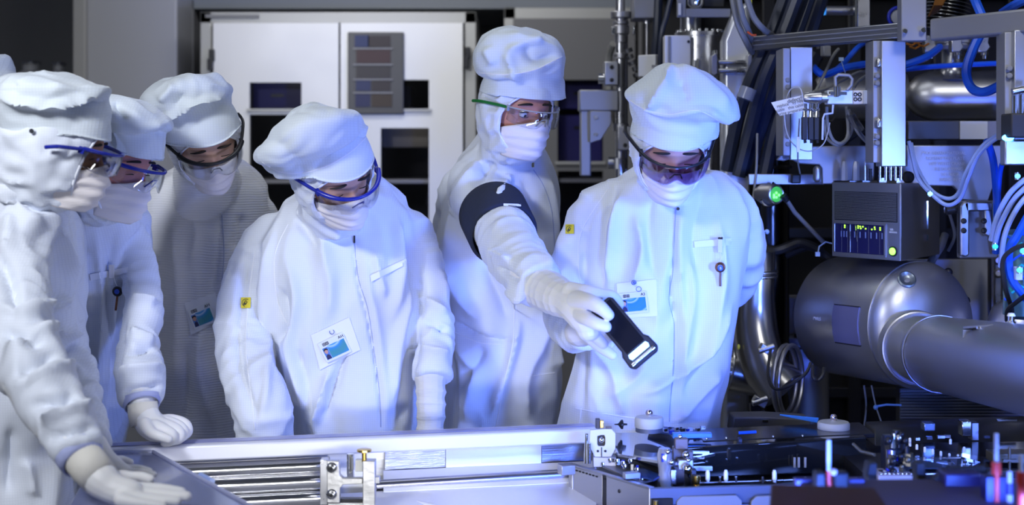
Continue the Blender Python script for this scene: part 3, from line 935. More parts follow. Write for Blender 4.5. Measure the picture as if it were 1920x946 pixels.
def worker_scanner():
    cap = [(917, 172, 1056, 186, 3.70, .098, 10), (914, 155, 1055, 165, 3.72, .10, 10), (912, 142, 1052, 148, 3.73, .104, 8), (898, 134, 1056, 137, 3.74, .112, 6), (893, 118, 1057, 120, 3.75, .118, 0),
           (893, 95, 1056, 100, 3.76, .118, 0), (906, 74, 1040, 78, 3.77, .105, 0), (930, 60, 1014, 62, 3.77, .07, 0), (958, 55, 985, 56, 3.77, .02, 0)]
    torso = [(915, 236, 1005, 262, 3.84, .075, 20), (892, 262, 1022, 290, 3.85, .10, 18), (862, 300, 1035, 320, 3.86, .125, 10), (842, 350, 1044, 355, 3.86, .14, 0), (824, 420, 1045, 420, 3.85, .15, 0), (818, 490, 1046, 490, 3.85, .155, 0),
             (832, 560, 1045, 560, 3.84, .15, 0), (842, 640, 1048, 640, 3.84, .15, 0), (842, 710, 1052, 710, 3.84, .15, 0), (836, 780, 1040, 780, 3.85, .15, 0), (832, 850, 1036, 850, 3.85, .15, 0), (835, 920, 1036, 920, 3.85, .14, 0)]
    arm = [(888, 345, 3.82, 50), (915, 385, 3.70, 54), (938, 425, 3.58, 54), (958, 465, 3.45, 54), (985, 505, 3.33, 52), (1015, 535, 3.24, 44)]
    armb = [(862, 350, 3.88, 36), (848, 430, 3.92, 40), (842, 520, 3.96, 40), (850, 610, 3.96, 38), (862, 690, 3.93, 34)]
    st = [([(905, 300), (860, 380), (845, 480)], 12, .012), ([(925, 300), (890, 360)], 10, -.01), ([(960, 320), (940, 360), (930, 380)], 8, .008), ([(835, 500), (870, 560), (900, 600)], 12, .012), ([(850, 600), (900, 630), (960, 640)], 4, -.008),
          ([(975, 600), (950, 700), (920, 780)], 9, .012), ([(900, 480), (930, 540), (955, 600)], 10, -.012), ([(1035, 560), (1010, 640), (985, 720), (990, 790)], 12, .012), ([(860, 640), (890, 700), (880, 790)], 12, .014), ([(905, 650), (875, 720)], 9, -.012),
          ([(1030, 630), (1040, 690)], 8, .01), ([(1020, 320), (1035, 400), (1030, 500)], 9, .008), ([(975, 330), (1000, 380), (1010, 460)], 8, -.008), ([(925, 470), (960, 490)], 6, .01), ([(930, 500), (975, 525)], 6, -.01), ([(950, 540), (985, 560)], 6, .01)]
    D1 = 3.13
    gl = [dict(name='glove', label='white glove holding the scanner', cuffwr=.0012, parts=[
        [(992, 527, 3.300, 40), (1020, 541, 3.240, 40), (1045, 555, 3.160, 37), (1068, 566, 3.100, 33), (1085, 580, 3.060, 32), (1100, 600, 3.040, 30), (1104, 615, 3.040, 24)],
        [(1070, 545, 3.080, 18), (1105, 550, 3.050, 15), (1130, 552, 3.050, 11), (1150, 556, 3.060, 10), (1162, 570, 3.070, 8)],            # thumb over the top edge
        [(1082, 563, 3.040, 19), (1102, 564, 2.99, 15), (1124, 575, 2.962, 13), (1141, 590, 2.958, 10.5)],
        [(1085, 586, 3.040, 17), (1100, 596, 2.99, 13.5), (1118, 606, 2.965, 12), (1136, 612, 2.960, 10.5)],
        [(1088, 600, 3.060, 17), (1098, 614, 3.060, 13.5), (1114, 628, 3.070, 11.5), (1130, 643, 3.070, 10)],
        [(1094, 612, 3.080, 15), (1108, 632, 3.090, 12), (1126, 650, 3.100, 10.5), (1148, 665, 3.100, 9)]], m=M_GLOVE, sm=2, vox=.0019)]
    root, S, H, cov = build_person('worker with navy armband reaching out the scanner, clear green armed glasses', (1003, 213, 3.62, (.50, -.80, -.24), (.86, .50, -.02)), cap, torso, [arm, armb], gl, st, skin=(.58, .27, .20), seed=5, eyekw=dict(openk=.8),
                                   gog=dict(fm=mat('clear_rim', (.35, .36, .38), .1), lm=M_LENS, tw=.076, zt=.014, hgt=.045, thick=.0015, tm=mat('green_black_arm', (.01, .16, .03), .35)),
                                   capstrokes=[([(950, 100), (985, 80), (1020, 75)], 6, .007), ([(950, 100), (965, 135), (975, 148)], 7, .009), ([(905, 140), (960, 138), (1010, 128), (1052, 105)], 5, .006), ([(912, 90), (930, 120)], 10, .008), ([(985, 75), (1000, 110), (1045, 100)], 9, -.006)],
                                   hoodkw=dict(open_w=.079, open_h=.082, oc=-.028), capseam=[(900, 136), (950, 140), (1005, 130), (1053, 106)], amp=.005)
    # mask's small print, armband, label
    ch = chain([(925, 400, 3.655, 56), (943, 437, 3.55, 57)])
    a, b_ = ch[0][0], ch[-1][0]; ax = (b_ - a).normalized()
    bnd = MB(); bnd.tube([a - ax * .012, a, (a + b_) / 2, b_, b_ + ax * .01], [.082, .088, .087, .086, .080], 40, caps=False)
    ab = bnd.build('armband', M_NAVY, root, solid=.004, sharp=80)
    esd_patch(S, 908, 372, 8, root, .2)
    sl, g = Surf(ab.data, worigin(root)).patch('woven_label', [(944, 381), (977, 382), (977, 391), (944, 390)], M_SEAM, ab, n=4)
    text_obj('||||||||||', .008, (g[2][2] + Vector((0, -.006, 0))), (1, 0, -.05), (0, 0, 1), M_INK, ab)
    S.seam('side_seam', [(965, 560), (962, 640), (945, 720), (930, 800)], .0016, M_SEAM, root)
    S.seam('waist_seam', [(852, 622), (900, 642), (938, 645)], .0013, M_SEAM, root)
    S.seam('pocket_seam', [(985, 706), (1040, 698)], .0013, M_SEAM, root)
    S.seam('zip_line', [(1000, 318), (1020, 350), (1035, 400), (1040, 470)], .0013, mat('seam_shadow', (.35, .40, .6), .8), root)
    MB().box(S.hit(999, 309)[0] + Vector((0, -.006, 0)), (.008, .004, .014)).build('zip_pull', M_CHROME, root, bevel=.001)
    MB().tube([H.w(.052, .07, -.062), H.w(.062, .066, -.064)], .004, 6).build('mask_tab', M_SEAM, root)
    return root


def worker_centre():
    cap = [(546, 372, 690, 305, 3.38, .098, 16), (536, 350, 692, 285, 3.40, .105, 16), (524, 328, 690, 262, 3.42, .110, 14), (508, 316, 692, 250, 3.43, .115, 14),
           (484, 300, 692, 240, 3.45, .140, 20), (481, 288, 686, 232, 3.46, .150, 8), (497, 262, 680, 216, 3.48, .148, 0), (522, 232, 662, 204, 3.50, .12, 0), (556, 207, 632, 198, 3.50, .07, 0), (582, 197, 606, 196, 3.5, .02, 0)]
    torso = [(570, 352, 718, 352, 3.56, .08, 30), (545, 376, 745, 372, 3.58, .11, 26), (510, 410, 775, 402, 3.60, .135, 14), (488, 460, 790, 452, 3.60, .155, 0), (480, 530, 798, 530, 3.59, .165, 0), (492, 610, 798, 610, 3.58, .165, 0),
             (515, 690, 790, 690, 3.58, .16, 0), (535, 750, 785, 750, 3.58, .16, 0), (540, 830, 782, 830, 3.59, .16, 0), (542, 900, 780, 900, 3.6, .15, 0)]
    armL = [(512, 440, 3.60, 44), (478, 500, 3.58, 48), (456, 580, 3.54, 50), (454, 650, 3.48, 50), (470, 710, 3.40, 54), (492, 770, 3.34, 54), (500, 850, 3.34, 50)]
    armR = [(768, 430, 3.62, 40), (792, 500, 3.60, 40), (808, 570, 3.56, 38), (814, 630, 3.50, 36), (812, 680, 3.46, 35), (812, 708, 3.44, 36)]
    st = [([(520, 420), (500, 520), (498, 620), (500, 760)], 10, .008), ([(470, 470), (455, 560), (450, 680), (480, 790)], 9, -.008), ([(540, 480), (560, 560), (545, 640), (560, 700), (590, 780)], 11, .012), ([(525, 540), (540, 600), (525, 640)], 8, -.014),
          ([(560, 650), (575, 720), (590, 790)], 8, -.010), ([(620, 690), (605, 740), (592, 800)], 9, .012), ([(650, 660), (620, 740), (605, 790)], 7, -.010), ([(664, 440), (670, 520), (690, 600), (706, 700), (712, 800)], 3.2, -.006), ([(680, 440), (690, 530), (712, 640), (722, 800)], 8, .005),
          ([(600, 440), (620, 540), (615, 600)], 12, .008), ([(740, 400), (755, 500), (735, 600)], 12, .010), ([(770, 540), (745, 650), (728, 760)], 10, .012), ([(785, 620), (765, 700), (745, 790)], 9, -.01), ([(760, 420), (785, 500), (790, 600)], 7, -.012),
          ([(565, 395), (620, 430), (690, 425)], 9, .008), ([(560, 410), (600, 470)], 8, -.008), ([(700, 470), (720, 560)], 9, .008), ([(795, 560), (835, 590)], 6, .008), ([(795, 600), (840, 620)], 6, -.008), ([(790, 650), (840, 665)], 7, .008)]
    gl = [dict(name='glove', label='white glove with long wrinkled cotton cuff', cuffwr=.0028, parts=[[(808, 700, 3.45, 30), (808, 730, 3.43, 28), (808, 760, 3.42, 27), (808, 790, 3.41, 26), (806, 820, 3.40, 26), (804, 845, 3.4, 30), (802, 868, 3.39, 26)],
                                      [(790, 860, 3.39, 9), (786, 890, 3.37, 8), (786, 905, 3.36, 7)], [(800, 868, 3.39, 9), (798, 898, 3.37, 8), (798, 915, 3.36, 7)], [(810, 868, 3.39, 9), (810, 898, 3.37, 8), (810, 915, 3.36, 7)], [(820, 862, 3.39, 9), (823, 890, 3.37, 8), (823, 905, 3.36, 7)], [(788, 838, 3.38, 9), (776, 862, 3.35, 8)]], m=M_COTTON)]
    root, S, H, cov = build_person('worker in the middle bending down, blue framed goggles, tilted bouffant cap', (658, 354, 3.28, (.56, -.60, -.57), (.72, .55, .40)), cap, torso, [armL, armR], gl, st, skin=(.60, .34, .24), seed=4, hemz=.045,
                                   gog=dict(fm=M_BLUEP, lm=M_LENS, tw=.079, zt=.017, hgt=.052, thick=.0042), capstrokes=[([(484, 298), (530, 326), (600, 318), (650, 290), (690, 255)], 5, .008), ([(590, 198), (560, 250), (555, 310)], 10, .005), ([(600, 198), (620, 250)], 14, -.005), ([(590, 198), (640, 220), (680, 250)], 10, .005), ([(510, 270), (525, 310)], 7, -.006)],
                                   hoodkw=dict(open_w=.079, open_h=.084, oc=-.028), capseam=[(492, 303), (528, 322), (575, 322), (620, 307), (660, 282), (686, 256)])
    pocket(S, [(583, 628), (655, 594), (676, 655), (600, 693)], root)
    card(S, [(606, 649), (648, 630), (652, 656), (612, 675)], 'identity badges in chest pockets', 'tilted badge in the pocket of the bending worker in the middle', ltr='AH')
    esd_patch(S, 461, 567, 9, root)
    S.patch('pen_loop', [(694, 516), (762, 484), (764, 494), (696, 528)], M_SEAM, root, n=8)
    S.seam('zip_line', [(664, 446), (672, 520), (690, 580), (702, 660), (712, 740), (714, 800)], .0013, mat('seam_shadow', (.35, .40, .6), .8), root)
    S.seam('sleeve_seam', [(478, 470), (466, 560), (462, 660), (474, 760), (478, 805)], .0016, M_SEAM, root)
    S.seam('shoulder_seam', [(540, 420), (515, 480), (520, 560), (540, 610)], .0013, M_SEAM, root)
    b = MB(); cc = S.hit(623, 621)[0] + Vector((0, -.008, 0)); b.torus(cc, (0, 1, .1), .0055, .0008, 20, 6, .5, 5.2); b.build('pocket_emblem', mat('slate_ink', (.10, .14, .3), .6), root)
    MB().box(S.hit(665, 448)[0] + Vector((0, -.006, 0)), (.004, .003, .018)).build('zip_pull', M_INK, root)
    return root


def worker_behind():
    cap = [(304, 290, 442, 245, 3.70, .098, 20), (302, 262, 438, 222, 3.72, .104, 18), (296, 232, 428, 196, 3.74, .108, 14), (282, 215, 428, 178, 3.75, .115, 10), (268, 194, 430, 164, 3.76, .122, 4), (278, 178, 418, 152, 3.77, .118, 0),
           (300, 160, 408, 144, 3.78, .095, 0), (335, 148, 400, 141, 3.78, .05, 0), (360, 143, 385, 141, 3.78, .015, 0)]
    torso = [(322, 320, 462, 318, 3.92, .08, 20), (295, 340, 480, 334, 3.93, .11, 16), (280, 372, 500, 362, 3.94, .135, 8), (276, 430, 508, 425, 3.94, .15, 0), (280, 520, 505, 520, 3.93, .155, 0), (285, 620, 500, 620, 3.93, .155, 0),
             (288, 720, 495, 720, 3.93, .155, 0), (290, 830, 490, 830, 3.93, .155, 0), (292, 900, 490, 900, 3.93, .14, 0)]
    armL = [(300, 410, 3.95, 38), (290, 500, 3.98, 38), (292, 600, 4.0, 36), (296, 700, 3.98, 34), (300, 760, 3.96, 32)]
    armR = [(482, 400, 3.96, 36), (492, 480, 4.0, 36), (490, 580, 4.04, 34), (480, 680, 4.04, 32), (470, 740, 4.03, 30)]
    st = [([(350, 385), (370, 430), (360, 500)], 10, .008), ([(415, 380), (410, 480), (400, 560)], 8, -.008), ([(330, 420), (340, 560), (330, 700)], 12, .010), ([(380, 620), (375, 700), (400, 790)], 12, .012), ([(345, 640), (350, 720), (340, 800)], 10, -.009), ([(455, 400), (440, 470)], 9, -.008), ([(330, 370), (380, 400), (430, 370)], 8, .008)]
    root, S, H, cov = build_person('worker in ribbed coverall behind the row, dark framed clear goggles and boxy cap', (398, 292, 3.58, (.38, -.72, -.58), (.86, .38, .30)), cap, torso, [armL, armR], (), st, skin=(.64, .38, .26), seed=3, hemz=.046, cloth=M_RIB,
                                   gog=dict(fm=M_BLACKP, lm=M_LENS, tw=.080, zt=.015, hgt=.050, thick=.0045), capstrokes=[([(300, 222), (350, 198), (428, 170)], 5, .010), ([(300, 190), (330, 160)], 8, .008), ([(330, 200), (345, 175)], 6, -.006)],
                                   hoodkw=dict(open_w=.079, open_h=.084, oc=-.028), amp=.0042)
    pocket(S, [(346, 568), (404, 548), (414, 600), (358, 628)], root)
    card(S, [(359, 588), (395, 575), (399, 600), (364, 615)], 'identity badges in chest pockets', 'badge in the pocket of the ribbed coverall', ltr='AH')
    S.seam('zip_line', [(416, 400), (420, 480), (412, 560)], .0012, mat('seam_shadow', (.35, .40, .6), .8), root)
    MB().box(S.hit(415, 398)[0] + Vector((0, -.006, 0)), (.006, .003, .014)).build('zip_pull', M_CHROME, root, bevel=.0008)
    return root


def worker_profile():
    cap = [(205, 290, 302, 302, 3.30, .085, 6), (204, 268, 302, 278, 3.31, .09, 4), (200, 245, 303, 246, 3.32, .094, 0), (192, 228, 316, 238, 3.33, .105, 0), (188, 212, 312, 224, 3.34, .11, 0), (188, 198, 290, 204, 3.35, .10, 0), (196, 187, 262, 190, 3.35, .075, 0), (210, 182, 240, 183, 3.35, .03, 0)]
    torso = [(165, 395, 268, 400, 3.44, .08, 10), (140, 425, 272, 425, 3.46, .12, 4), (100, 470, 276, 465, 3.49, .15, 0), (80, 540, 282, 540, 3.50, .15, 0), (70, 620, 272, 620, 3.50, .15, 0), (60, 700, 250, 700, 3.50, .15, 0), (40, 780, 236, 780, 3.50, .15, 0), (30, 850, 226, 850, 3.50, .15, 0), (30, 930, 225, 930, 3.50, .14, 0)]
    armR = [(248, 455, 3.44, 32), (264, 520, 3.38, 34), (268, 590, 3.30, 35), (260, 650, 3.22, 38), (262, 700, 3.16, 44), (264, 730, 3.12, 44), (266, 752, 3.10, 36)]
    armL = [(140, 470, 3.50, 38), (120, 560, 3.55, 38), (130, 650, 3.58, 36), (150, 720, 3.56, 34)]
    st = [([(180, 430), (190, 560), (180, 680), (175, 780)], 8, .008), ([(215, 440), (200, 560), (215, 680), (200, 780)], 8, -.008), ([(160, 470), (155, 560)], 8, .008), ([(232, 520), (225, 600), (215, 700)], 8, -.012), ([(250, 560), (290, 570)], 7, .009), ([(245, 620), (290, 640)], 7, .01), ([(235, 665), (290, 650)], 6, -.01), ([(225, 700), (300, 690)], 7, .010), ([(232, 735), (305, 720)], 6, -.009)]
    gl = [dict(name='glove', label='white glove resting as a loose fist on the rail', cuffwr=.0010, parts=[
        [(264, 742, 3.10, 25), (268, 765, 3.09, 24), (274, 780, 3.08, 25), (284, 797, 3.07, 27), (300, 805, 3.06, 24)],
        [(290, 791, 3.08, 17), (318, 793, 3.09, 13), (338, 801, 3.09, 11), (344, 815, 3.08, 10), (330, 823, 3.07, 9)],
        [(292, 795, 3.06, 17), (316, 799, 3.06, 13), (334, 808, 3.06, 11), (336, 821, 3.05, 10), (320, 827, 3.05, 8)],
        [(290, 801, 3.04, 16), (310, 807, 3.035, 12), (324, 815, 3.035, 10), (322, 826, 3.04, 9), (308, 829, 3.04, 8)],
        [(288, 795, 3.10, 16), (322, 788, 3.12, 12), (346, 795, 3.12, 11), (352, 809, 3.11, 9), (342, 818, 3.1, 8)],
        [(272, 795, 3.03, 14), (284, 811, 3.01, 11), (302, 818, 3.00, 9.5), (316, 823, 3.0, 8)]], m=M_GLOVE)]
    root, S, H, cov = build_person('worker in profile, second from the left, pink face between hood and white mask', (262, 322, 3.26, (.88, -.36, -.30), (.36, .93, -.05)), cap, torso, [armR, armL], gl, st, skin=(.62, .26, .21), seed=2,
                                   gog=dict(fm=M_BLUEP, lm=M_LENS, tw=.078, zt=.013, hgt=.050, thick=.0035), hoodkw=dict(open_w=.080, open_h=.088, oc=-.032), capstrokes=[([(192, 236), (250, 240), (312, 232)], 5, .007), ([(215, 190), (235, 225)], 7, -.006)])
    MB().tube([P(265, 744, 3.105), P(266, 754, 3.10), P(267, 760, 3.095)], [36 * 3.1 / F, 33 * 3.1 / F, 31 * 3.1 / F], 28, caps=False).build('sleeve_cuff', mat('violet_knit', (.42, .46, .74), .8, bump=.4, bscale=90), root, solid=.004)
    MB().tube([P(267, 756, 3.09), P(269, 775, 3.085), P(272, 796, 3.08)], [27 * 3.09 / F, 27.5 * 3.09 / F, 26 * 3.09 / F], 28, caps=False).build('glove_cuff', M_GLOVEC, root, solid=.002)
    S.seam('zip_line', [(150, 440), (152, 540), (138, 640), (142, 720)], .0013, mat('seam_shadow', (.35, .40, .6), .8), root)
    S.patch('pen_loop', [(168, 514), (240, 500), (240, 511), (170, 526)], M_SEAM, root, n=8)
    h = S.hit(212, 508)[0] + Vector((0, -.012, 0)); dk = min(S.hit(x_, y_)[0].y for x_, y_ in ((220, 540), (214, 555), (226, 555), (220, 575), (212, 508))); h2 = P(220, 546, dk - .014)
    t = thing('key', 'dark key on a short string at the chest of the worker in profile', 'key', h2 + Vector((0, 0, -.05)))
    MB().box(h, (.012, .005, .032)).build('clip', mat('cream_plastic', (.7, .66, .6), .5), t, bevel=.001)
    MB().tube([h, h2 + Vector((0, 0, .01))], .0008, 6).build('string', M_SEAM, t)
    bz = mat('dark_bronze', (.20, .09, .05), .35, .9)
    MB().torus(h2, (0, 1, .1), .0085, .0038, 20, 8).build('key_bow', M_INK, t)
    MB().lathe(h2 + Vector((0, -.005, 0)), h2, [(0, .006), (.003, .006)], 16).build('key_tag', mat('blue_tag', (.03, .10, .6), .4), t)
    MB().box(h2 + Vector((-.002, 0, -.028)), (.005, .003, .034), R=Matrix.Rotation(.12, 3, 'Y')).build('key_blade', bz, t, bevel=.0008)
    return root


def worker_left():
    cap = [(20, 268, 194, 275, 2.98, .10, 8), (10, 240, 195, 250, 3.0, .105, 6), (0, 212, 195, 215, 3.01, .11, 4), (-12, 192, 197, 188, 3.02, .118, 2), (-16, 178, 200, 166, 3.03, .125, 0), (-4, 164, 172, 158, 3.04, .118, 0), (22, 151, 146, 149, 3.05, .09, 0), (55, 145, 118, 144, 3.05, .05, 0), (78, 143, 98, 143, 3.05, .015, 0)]
    torso = [(-10, 372, 120, 380, 3.10, .09, 0), (-50, 395, 138, 405, 3.12, .13, 0), (-80, 440, 148, 440, 3.13, .155, 0), (-88, 520, 146, 520, 3.13, .17, 0), (-85, 620, 148, 620, 3.13, .17, 0), (-75, 720, 152, 720, 3.12, .17, 0), (-70, 800, 145, 800, 3.12, .17, 0), (-75, 870, 132, 870, 3.12, .165, 0), (-78, 960, 132, 960, 3.12, .16, 0)]
    armR = [(35, 430, 2.98, 60), (28, 520, 2.90, 62), (30, 600, 2.82, 62), (50, 670, 2.74, 62), (90, 740, 2.66, 58), (128, 800, 2.60, 50), (150, 850, 2.56, 42)]
    armL = [(96, 450, 3.20, 38), (104, 540, 3.22, 38), (118, 630, 3.16, 38), (140, 700, 3.06, 38), (156, 770, 2.96, 36), (172, 830, 2.86, 34)]
    st = [([(0, 330), (40, 400), (80, 440)], 12, .012), ([(60, 380), (110, 450), (140, 520)], 12, .012), ([(-10, 470), (30, 560), (10, 600)], 14, -.014), ([(0, 575), (60, 585), (130, 560)], 9, .014), ([(0, 620), (80, 640)], 10, -.014), ([(20, 650), (90, 620), (150, 640)], 9, .012),
          ([(30, 700), (110, 660)], 9, -.012), ([(50, 720), (120, 690), (160, 700)], 8, .011), ([(60, 760), (150, 740)], 9, -.010), ([(80, 790), (170, 760)], 8, .011), ([(90, 820), (180, 800)], 8, -.009), ([(20, 400), (10, 480)], 12, .01), ([(50, 860), (60, 930)], 10, .008), ([(20, 800), (15, 930)], 12, -.008)]
    Dh = 2.56
    gl = [dict(name='glove', label='white gloved hand laid flat with long cream cuff', cuffwr=.0012, parts=[
        [(142, 838, 2.575, 34), (162, 868, 2.55, 33), (185, 895, 2.53, 33), (212, 915, 2.52, 30), (245, 925, 2.515, 26)],
        [(235, 916, 2.53, 15), (275, 916, 2.54, 12.5), (310, 918, 2.54, 11), (340, 922, 2.54, 9)],
        [(235, 922, 2.515, 15), (275, 924, 2.52, 12.5), (315, 927, 2.52, 11), (350, 930, 2.52, 9)],
        [(232, 930, 2.50, 15), (270, 934, 2.50, 12), (305, 937, 2.50, 11), (332, 939, 2.50, 9)],
        [(226, 936, 2.485, 14), (255, 942, 2.48, 11), (285, 946, 2.48, 10), (305, 948, 2.48, 8)],
        [(200, 900, 2.54, 16), (232, 893, 2.56, 12), (262, 893, 2.57, 10), (282, 898, 2.57, 8.5)]], m=M_GLOVE),
        dict(name='glove', label='white gloved hand further back on the panel', parts=[
            [(178, 835, 2.83, 24), (192, 858, 2.80, 23), (208, 876, 2.78, 24), (228, 888, 2.76, 20)], [(228, 880, 2.77, 10), (258, 878, 2.78, 8), (280, 883, 2.78, 7)], [(230, 886, 2.75, 10), (262, 885, 2.76, 8), (288, 889, 2.76, 7)],
            [(228, 892, 2.74, 10), (258, 893, 2.74, 8), (280, 896, 2.74, 7)], [(222, 897, 2.72, 10), (248, 900, 2.72, 8), (268, 902, 2.72, 7)], [(205, 868, 2.80, 11), (226, 862, 2.82, 9), (244, 866, 2.82, 7)]], m=M_GLOVE)]
    root, S, H, cov = build_person('nearest worker at the left edge, face turned right, leaning with both hands on the panel', (180, 290, 2.98, (.95, .08, -.30), (-.06, .99, .05)), cap, torso, [armR, armL], gl, st, skin=(.60, .30, .15), seed=8,
                                   gog=dict(fm=M_BLUEP, lm=M_LENSS, tw=.080, zt=.014, hgt=.048, thick=.0032, wing=.019, tl=.065), hoodkw=dict(open_w=.066, open_h=.084, oc=-.028, bag=1.06), capamp=.005, capstrokes=[([(0, 182), (50, 192), (110, 195), (155, 182), (198, 168)], 6, .010), ([(120, 205), (160, 200), (190, 190)], 6, -.008), ([(30, 150), (20, 180)], 9, -.006)], amp=.006, sleeve=.006, voxs=.008)
    MB().tube([P(146, 846, 2.57), P(151, 855, 2.562), P(156, 864, 2.555)], [42 * 2.57 / F, 41 * 2.56 / F, 38 * 2.56 / F], 28, caps=False).build('sleeve_cuff', mat('violet_knit', (.42, .46, .74), .8, bump=.4, bscale=90), root, solid=.004)
    MB().tube([P(152, 853, 2.56), P(168, 874, 2.545), P(188, 897, 2.53)], [35.5 * 2.56 / F, 35.5 * 2.55 / F, 34 * 2.53 / F], 28, caps=False).build('glove_cuff', M_GLOVEC, root, solid=.002)
    Sh = None
    k = MB(); k.lathe(H.w(-.106, -.03, .02), H.w(-.09, -.03, .02), [(0, .005), (.004, .005)], 14); k.build('snap_button', M_CHROME, root)
    return root


def worker_edge():
    cap = [(-125, 205, 8, 205, 3.62, .10, 8), (-128, 180, 8, 182, 3.64, .105, 4), (-135, 158, 34, 152, 3.66, .12, 0), (-130, 140, 22, 132, 3.67, .115, 0), (-110, 118, 12, 112, 3.68, .09, 0), (-80, 105, 6, 106, 3.68, .04, 0)]
    torso = [(-130, 262, 10, 262, 3.75, .08, 0), (-170, 290, 50, 290, 3.76, .12, 0), (-190, 360, 68, 360, 3.77, .15, 0), (-190, 500, 66, 500, 3.77, .155, 0), (-185, 650, 60, 650, 3.77, .155, 0), (-180, 800, 55, 800, 3.77, .155, 0), (-178, 900, 52, 900, 3.77, .14, 0)]
    aL = [(-165, 340, 3.77, 38), (-185, 480, 3.78, 38), (-180, 620, 3.74, 34), (-150, 720, 3.66, 32)]
    aR = [(45, 340, 3.77, 38), (62, 480, 3.78, 38), (58, 620, 3.74, 34), (40, 720, 3.66, 32)]
    build_person('worker cut by the upper left edge, only a cap corner showing', (-52, 222, 3.58, (.3, -.9, -.3), (.95, .3, 0)), cap, torso, [aL, aR], (), (), seed=9, voxs=.012, gog=dict(fm=M_BLACKP, lm=M_LENS))


worker_right(); worker_scanner(); worker_centre(); worker_behind(); worker_profile(); worker_left(); worker_edge()


# ---- the handheld scanner
def scanner():
    # long axis from (1128,570) to (1214,674); short axis at right angles; the face looks at the camera and a little up
    a = P(1125, 570, 3.015); b = P(1213, 675, 2.98)
    y = (b - a).normalized(); x = Vector((.77, 0, .60)); x = (x - y * y.dot(x)).normalized(); z = x.cross(y)
    if z.y > 0: z = -z
    L = (b - a).length; W = .060
    R = Matrix((x, y, z)).transposed(); c = (a + b) / 2
    t = thing('handheld_scanner', 'black rugged handheld scanner held out in the white glove', 'scanner', c)
    def pt(u, v, k=0): return c + x * u + y * v + z * k
    ol = [(-W / 2 + .006, -L / 2), (W / 2 - .006, -L / 2), (W / 2, -L / 2 + .008), (W / 2, L * .20), (W / 2 + .006, L * .26), (W / 2 + .008, L * .44), (W / 2, L / 2), (-W / 2, L / 2), (-W / 2 - .008, L * .44), (-W / 2 - .006, L * .26), (-W / 2, L * .20), (-W / 2, -L / 2 + .008)]
    MB().prism([pt(u, v, -.010) for u, v in ol], z * .020).build('body', M_BLACKR, t, bevel=.004)
    MB().prism([pt(u, v, .0098) for u, v in ((-W / 2 + .006, -L / 2 + .006), (W / 2 - .006, -L / 2 + .006), (W / 2 - .006, L * .27), (-W / 2 + .006, L * .27))], z * .0012).build('screen', mat('dark_screen', (.008, .008, .01), .25), t, bevel=.001)
    MB().prism([pt(u, L * .335 + v, .010) for u, v in ((-.023, -.007), (.023, -.007), (.026, 0), (.023, .007), (-.023, .007), (-.026, 0))], z * .0015).build('scan_window', mat('scan_window_lit', (.5, .75, .95), .1, emis=(.45, .72, 1.0), estr=1.6), t, bevel=.001)
    MB().tube([pt(-.025, L * .43, .009), pt(.025, L * .43, .009)], .0048, 12).build('latch_bar', M_STEEL, t)
    for sx in (-1, 1):
        MB().tube([pt(sx * .023, L * .43, .009), pt(sx * .030, L * .43, .009)], .0062, 12).build('latch_knob', M_CHROME, t)
    MB().prism([pt(u, v, -.002) for u, v in ((-.014, -L / 2 - .004), (.014, -L / 2 - .004), (.014, -L / 2 + .004), (-.014, -L / 2 + .004))], z * .009).build('top_cap', mat('pale_blue_plastic', (.25, .45, .75), .3), t, bevel=.002)


scanner()
# ------------------------------------------------------------------ the room
M_WALL = mat('wall_paint', (.27, .27, .27), .55)
M_COL = mat('column_panel', (.42, .43, .47), .45)
M_FLOOR = mat('vinyl_floor', (.22, .23, .25), .35, bump=.05)
M_CEIL = mat('ceiling_panel', (.55, .56, .58), .6)
MB().box((0, 3.2, -.03), (7.6, 8.6, .06)).build('floor', M_FLOOR, kind='structure')
MB().box((0, 3.2, 3.03), (7.6, 8.6, .06)).build('ceiling', M_CEIL, kind='structure')
MB().box((0, 7.45, 1.5), (7.6, .1, 3)).build('wall_back', M_WALL, kind='structure')
MB().box((-3.75, 3.2, 1.5), (.1, 8.6, 3)).build('wall_left', M_WALL, kind='structure')
MB().box((3.75, 3.2, 1.5), (.1, 8.6, 3)).build('wall_right', M_WALL, kind='structure')
a = P(140, 0, 6.2); b = P(332, 0, 6.2)
MB().box(((a.x + b.x) / 2, 6.75, 1.5), (b.x - a.x, 1.1, 3.0)).build('trim_1', M_COL, kind='structure', bevel=.01)
MB().box((P(150, 0, 6.17).x, 6.17, 1.5), (.055, .03, 3.0)).build('trim_2', mat('pale_strip', (.38, .38, .38), .45), kind='structure', bevel=.005)
a = P(332, 0, 6.5); b = P(1300, 0, 6.5)
MB().box(((a.x + b.x) / 2, 6.95, 2.58), (b.x - a.x, .9, .84)).build('wall_soffit', mat('soffit_panel', (.20, .225, .27), .5), kind='structure')
MB().box((P(345, 0, 6.55).x, 6.9, 1.1), (.11, .8, 2.2)).build('trim_3', mat('grey_jamb', (.20, .205, .23), .5), kind='structure')

M_CAB = mat('cabinet_steel', (.80, .80, .80), .42, .35, rvar=.05, bscale=3)
M_CABF = mat('cabinet_frame_steel', (.42, .42, .41), .4, .5)
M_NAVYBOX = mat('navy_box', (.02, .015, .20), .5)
M_WGLASS = clear('window_glass', (.85, .85, .88), .01, .12)


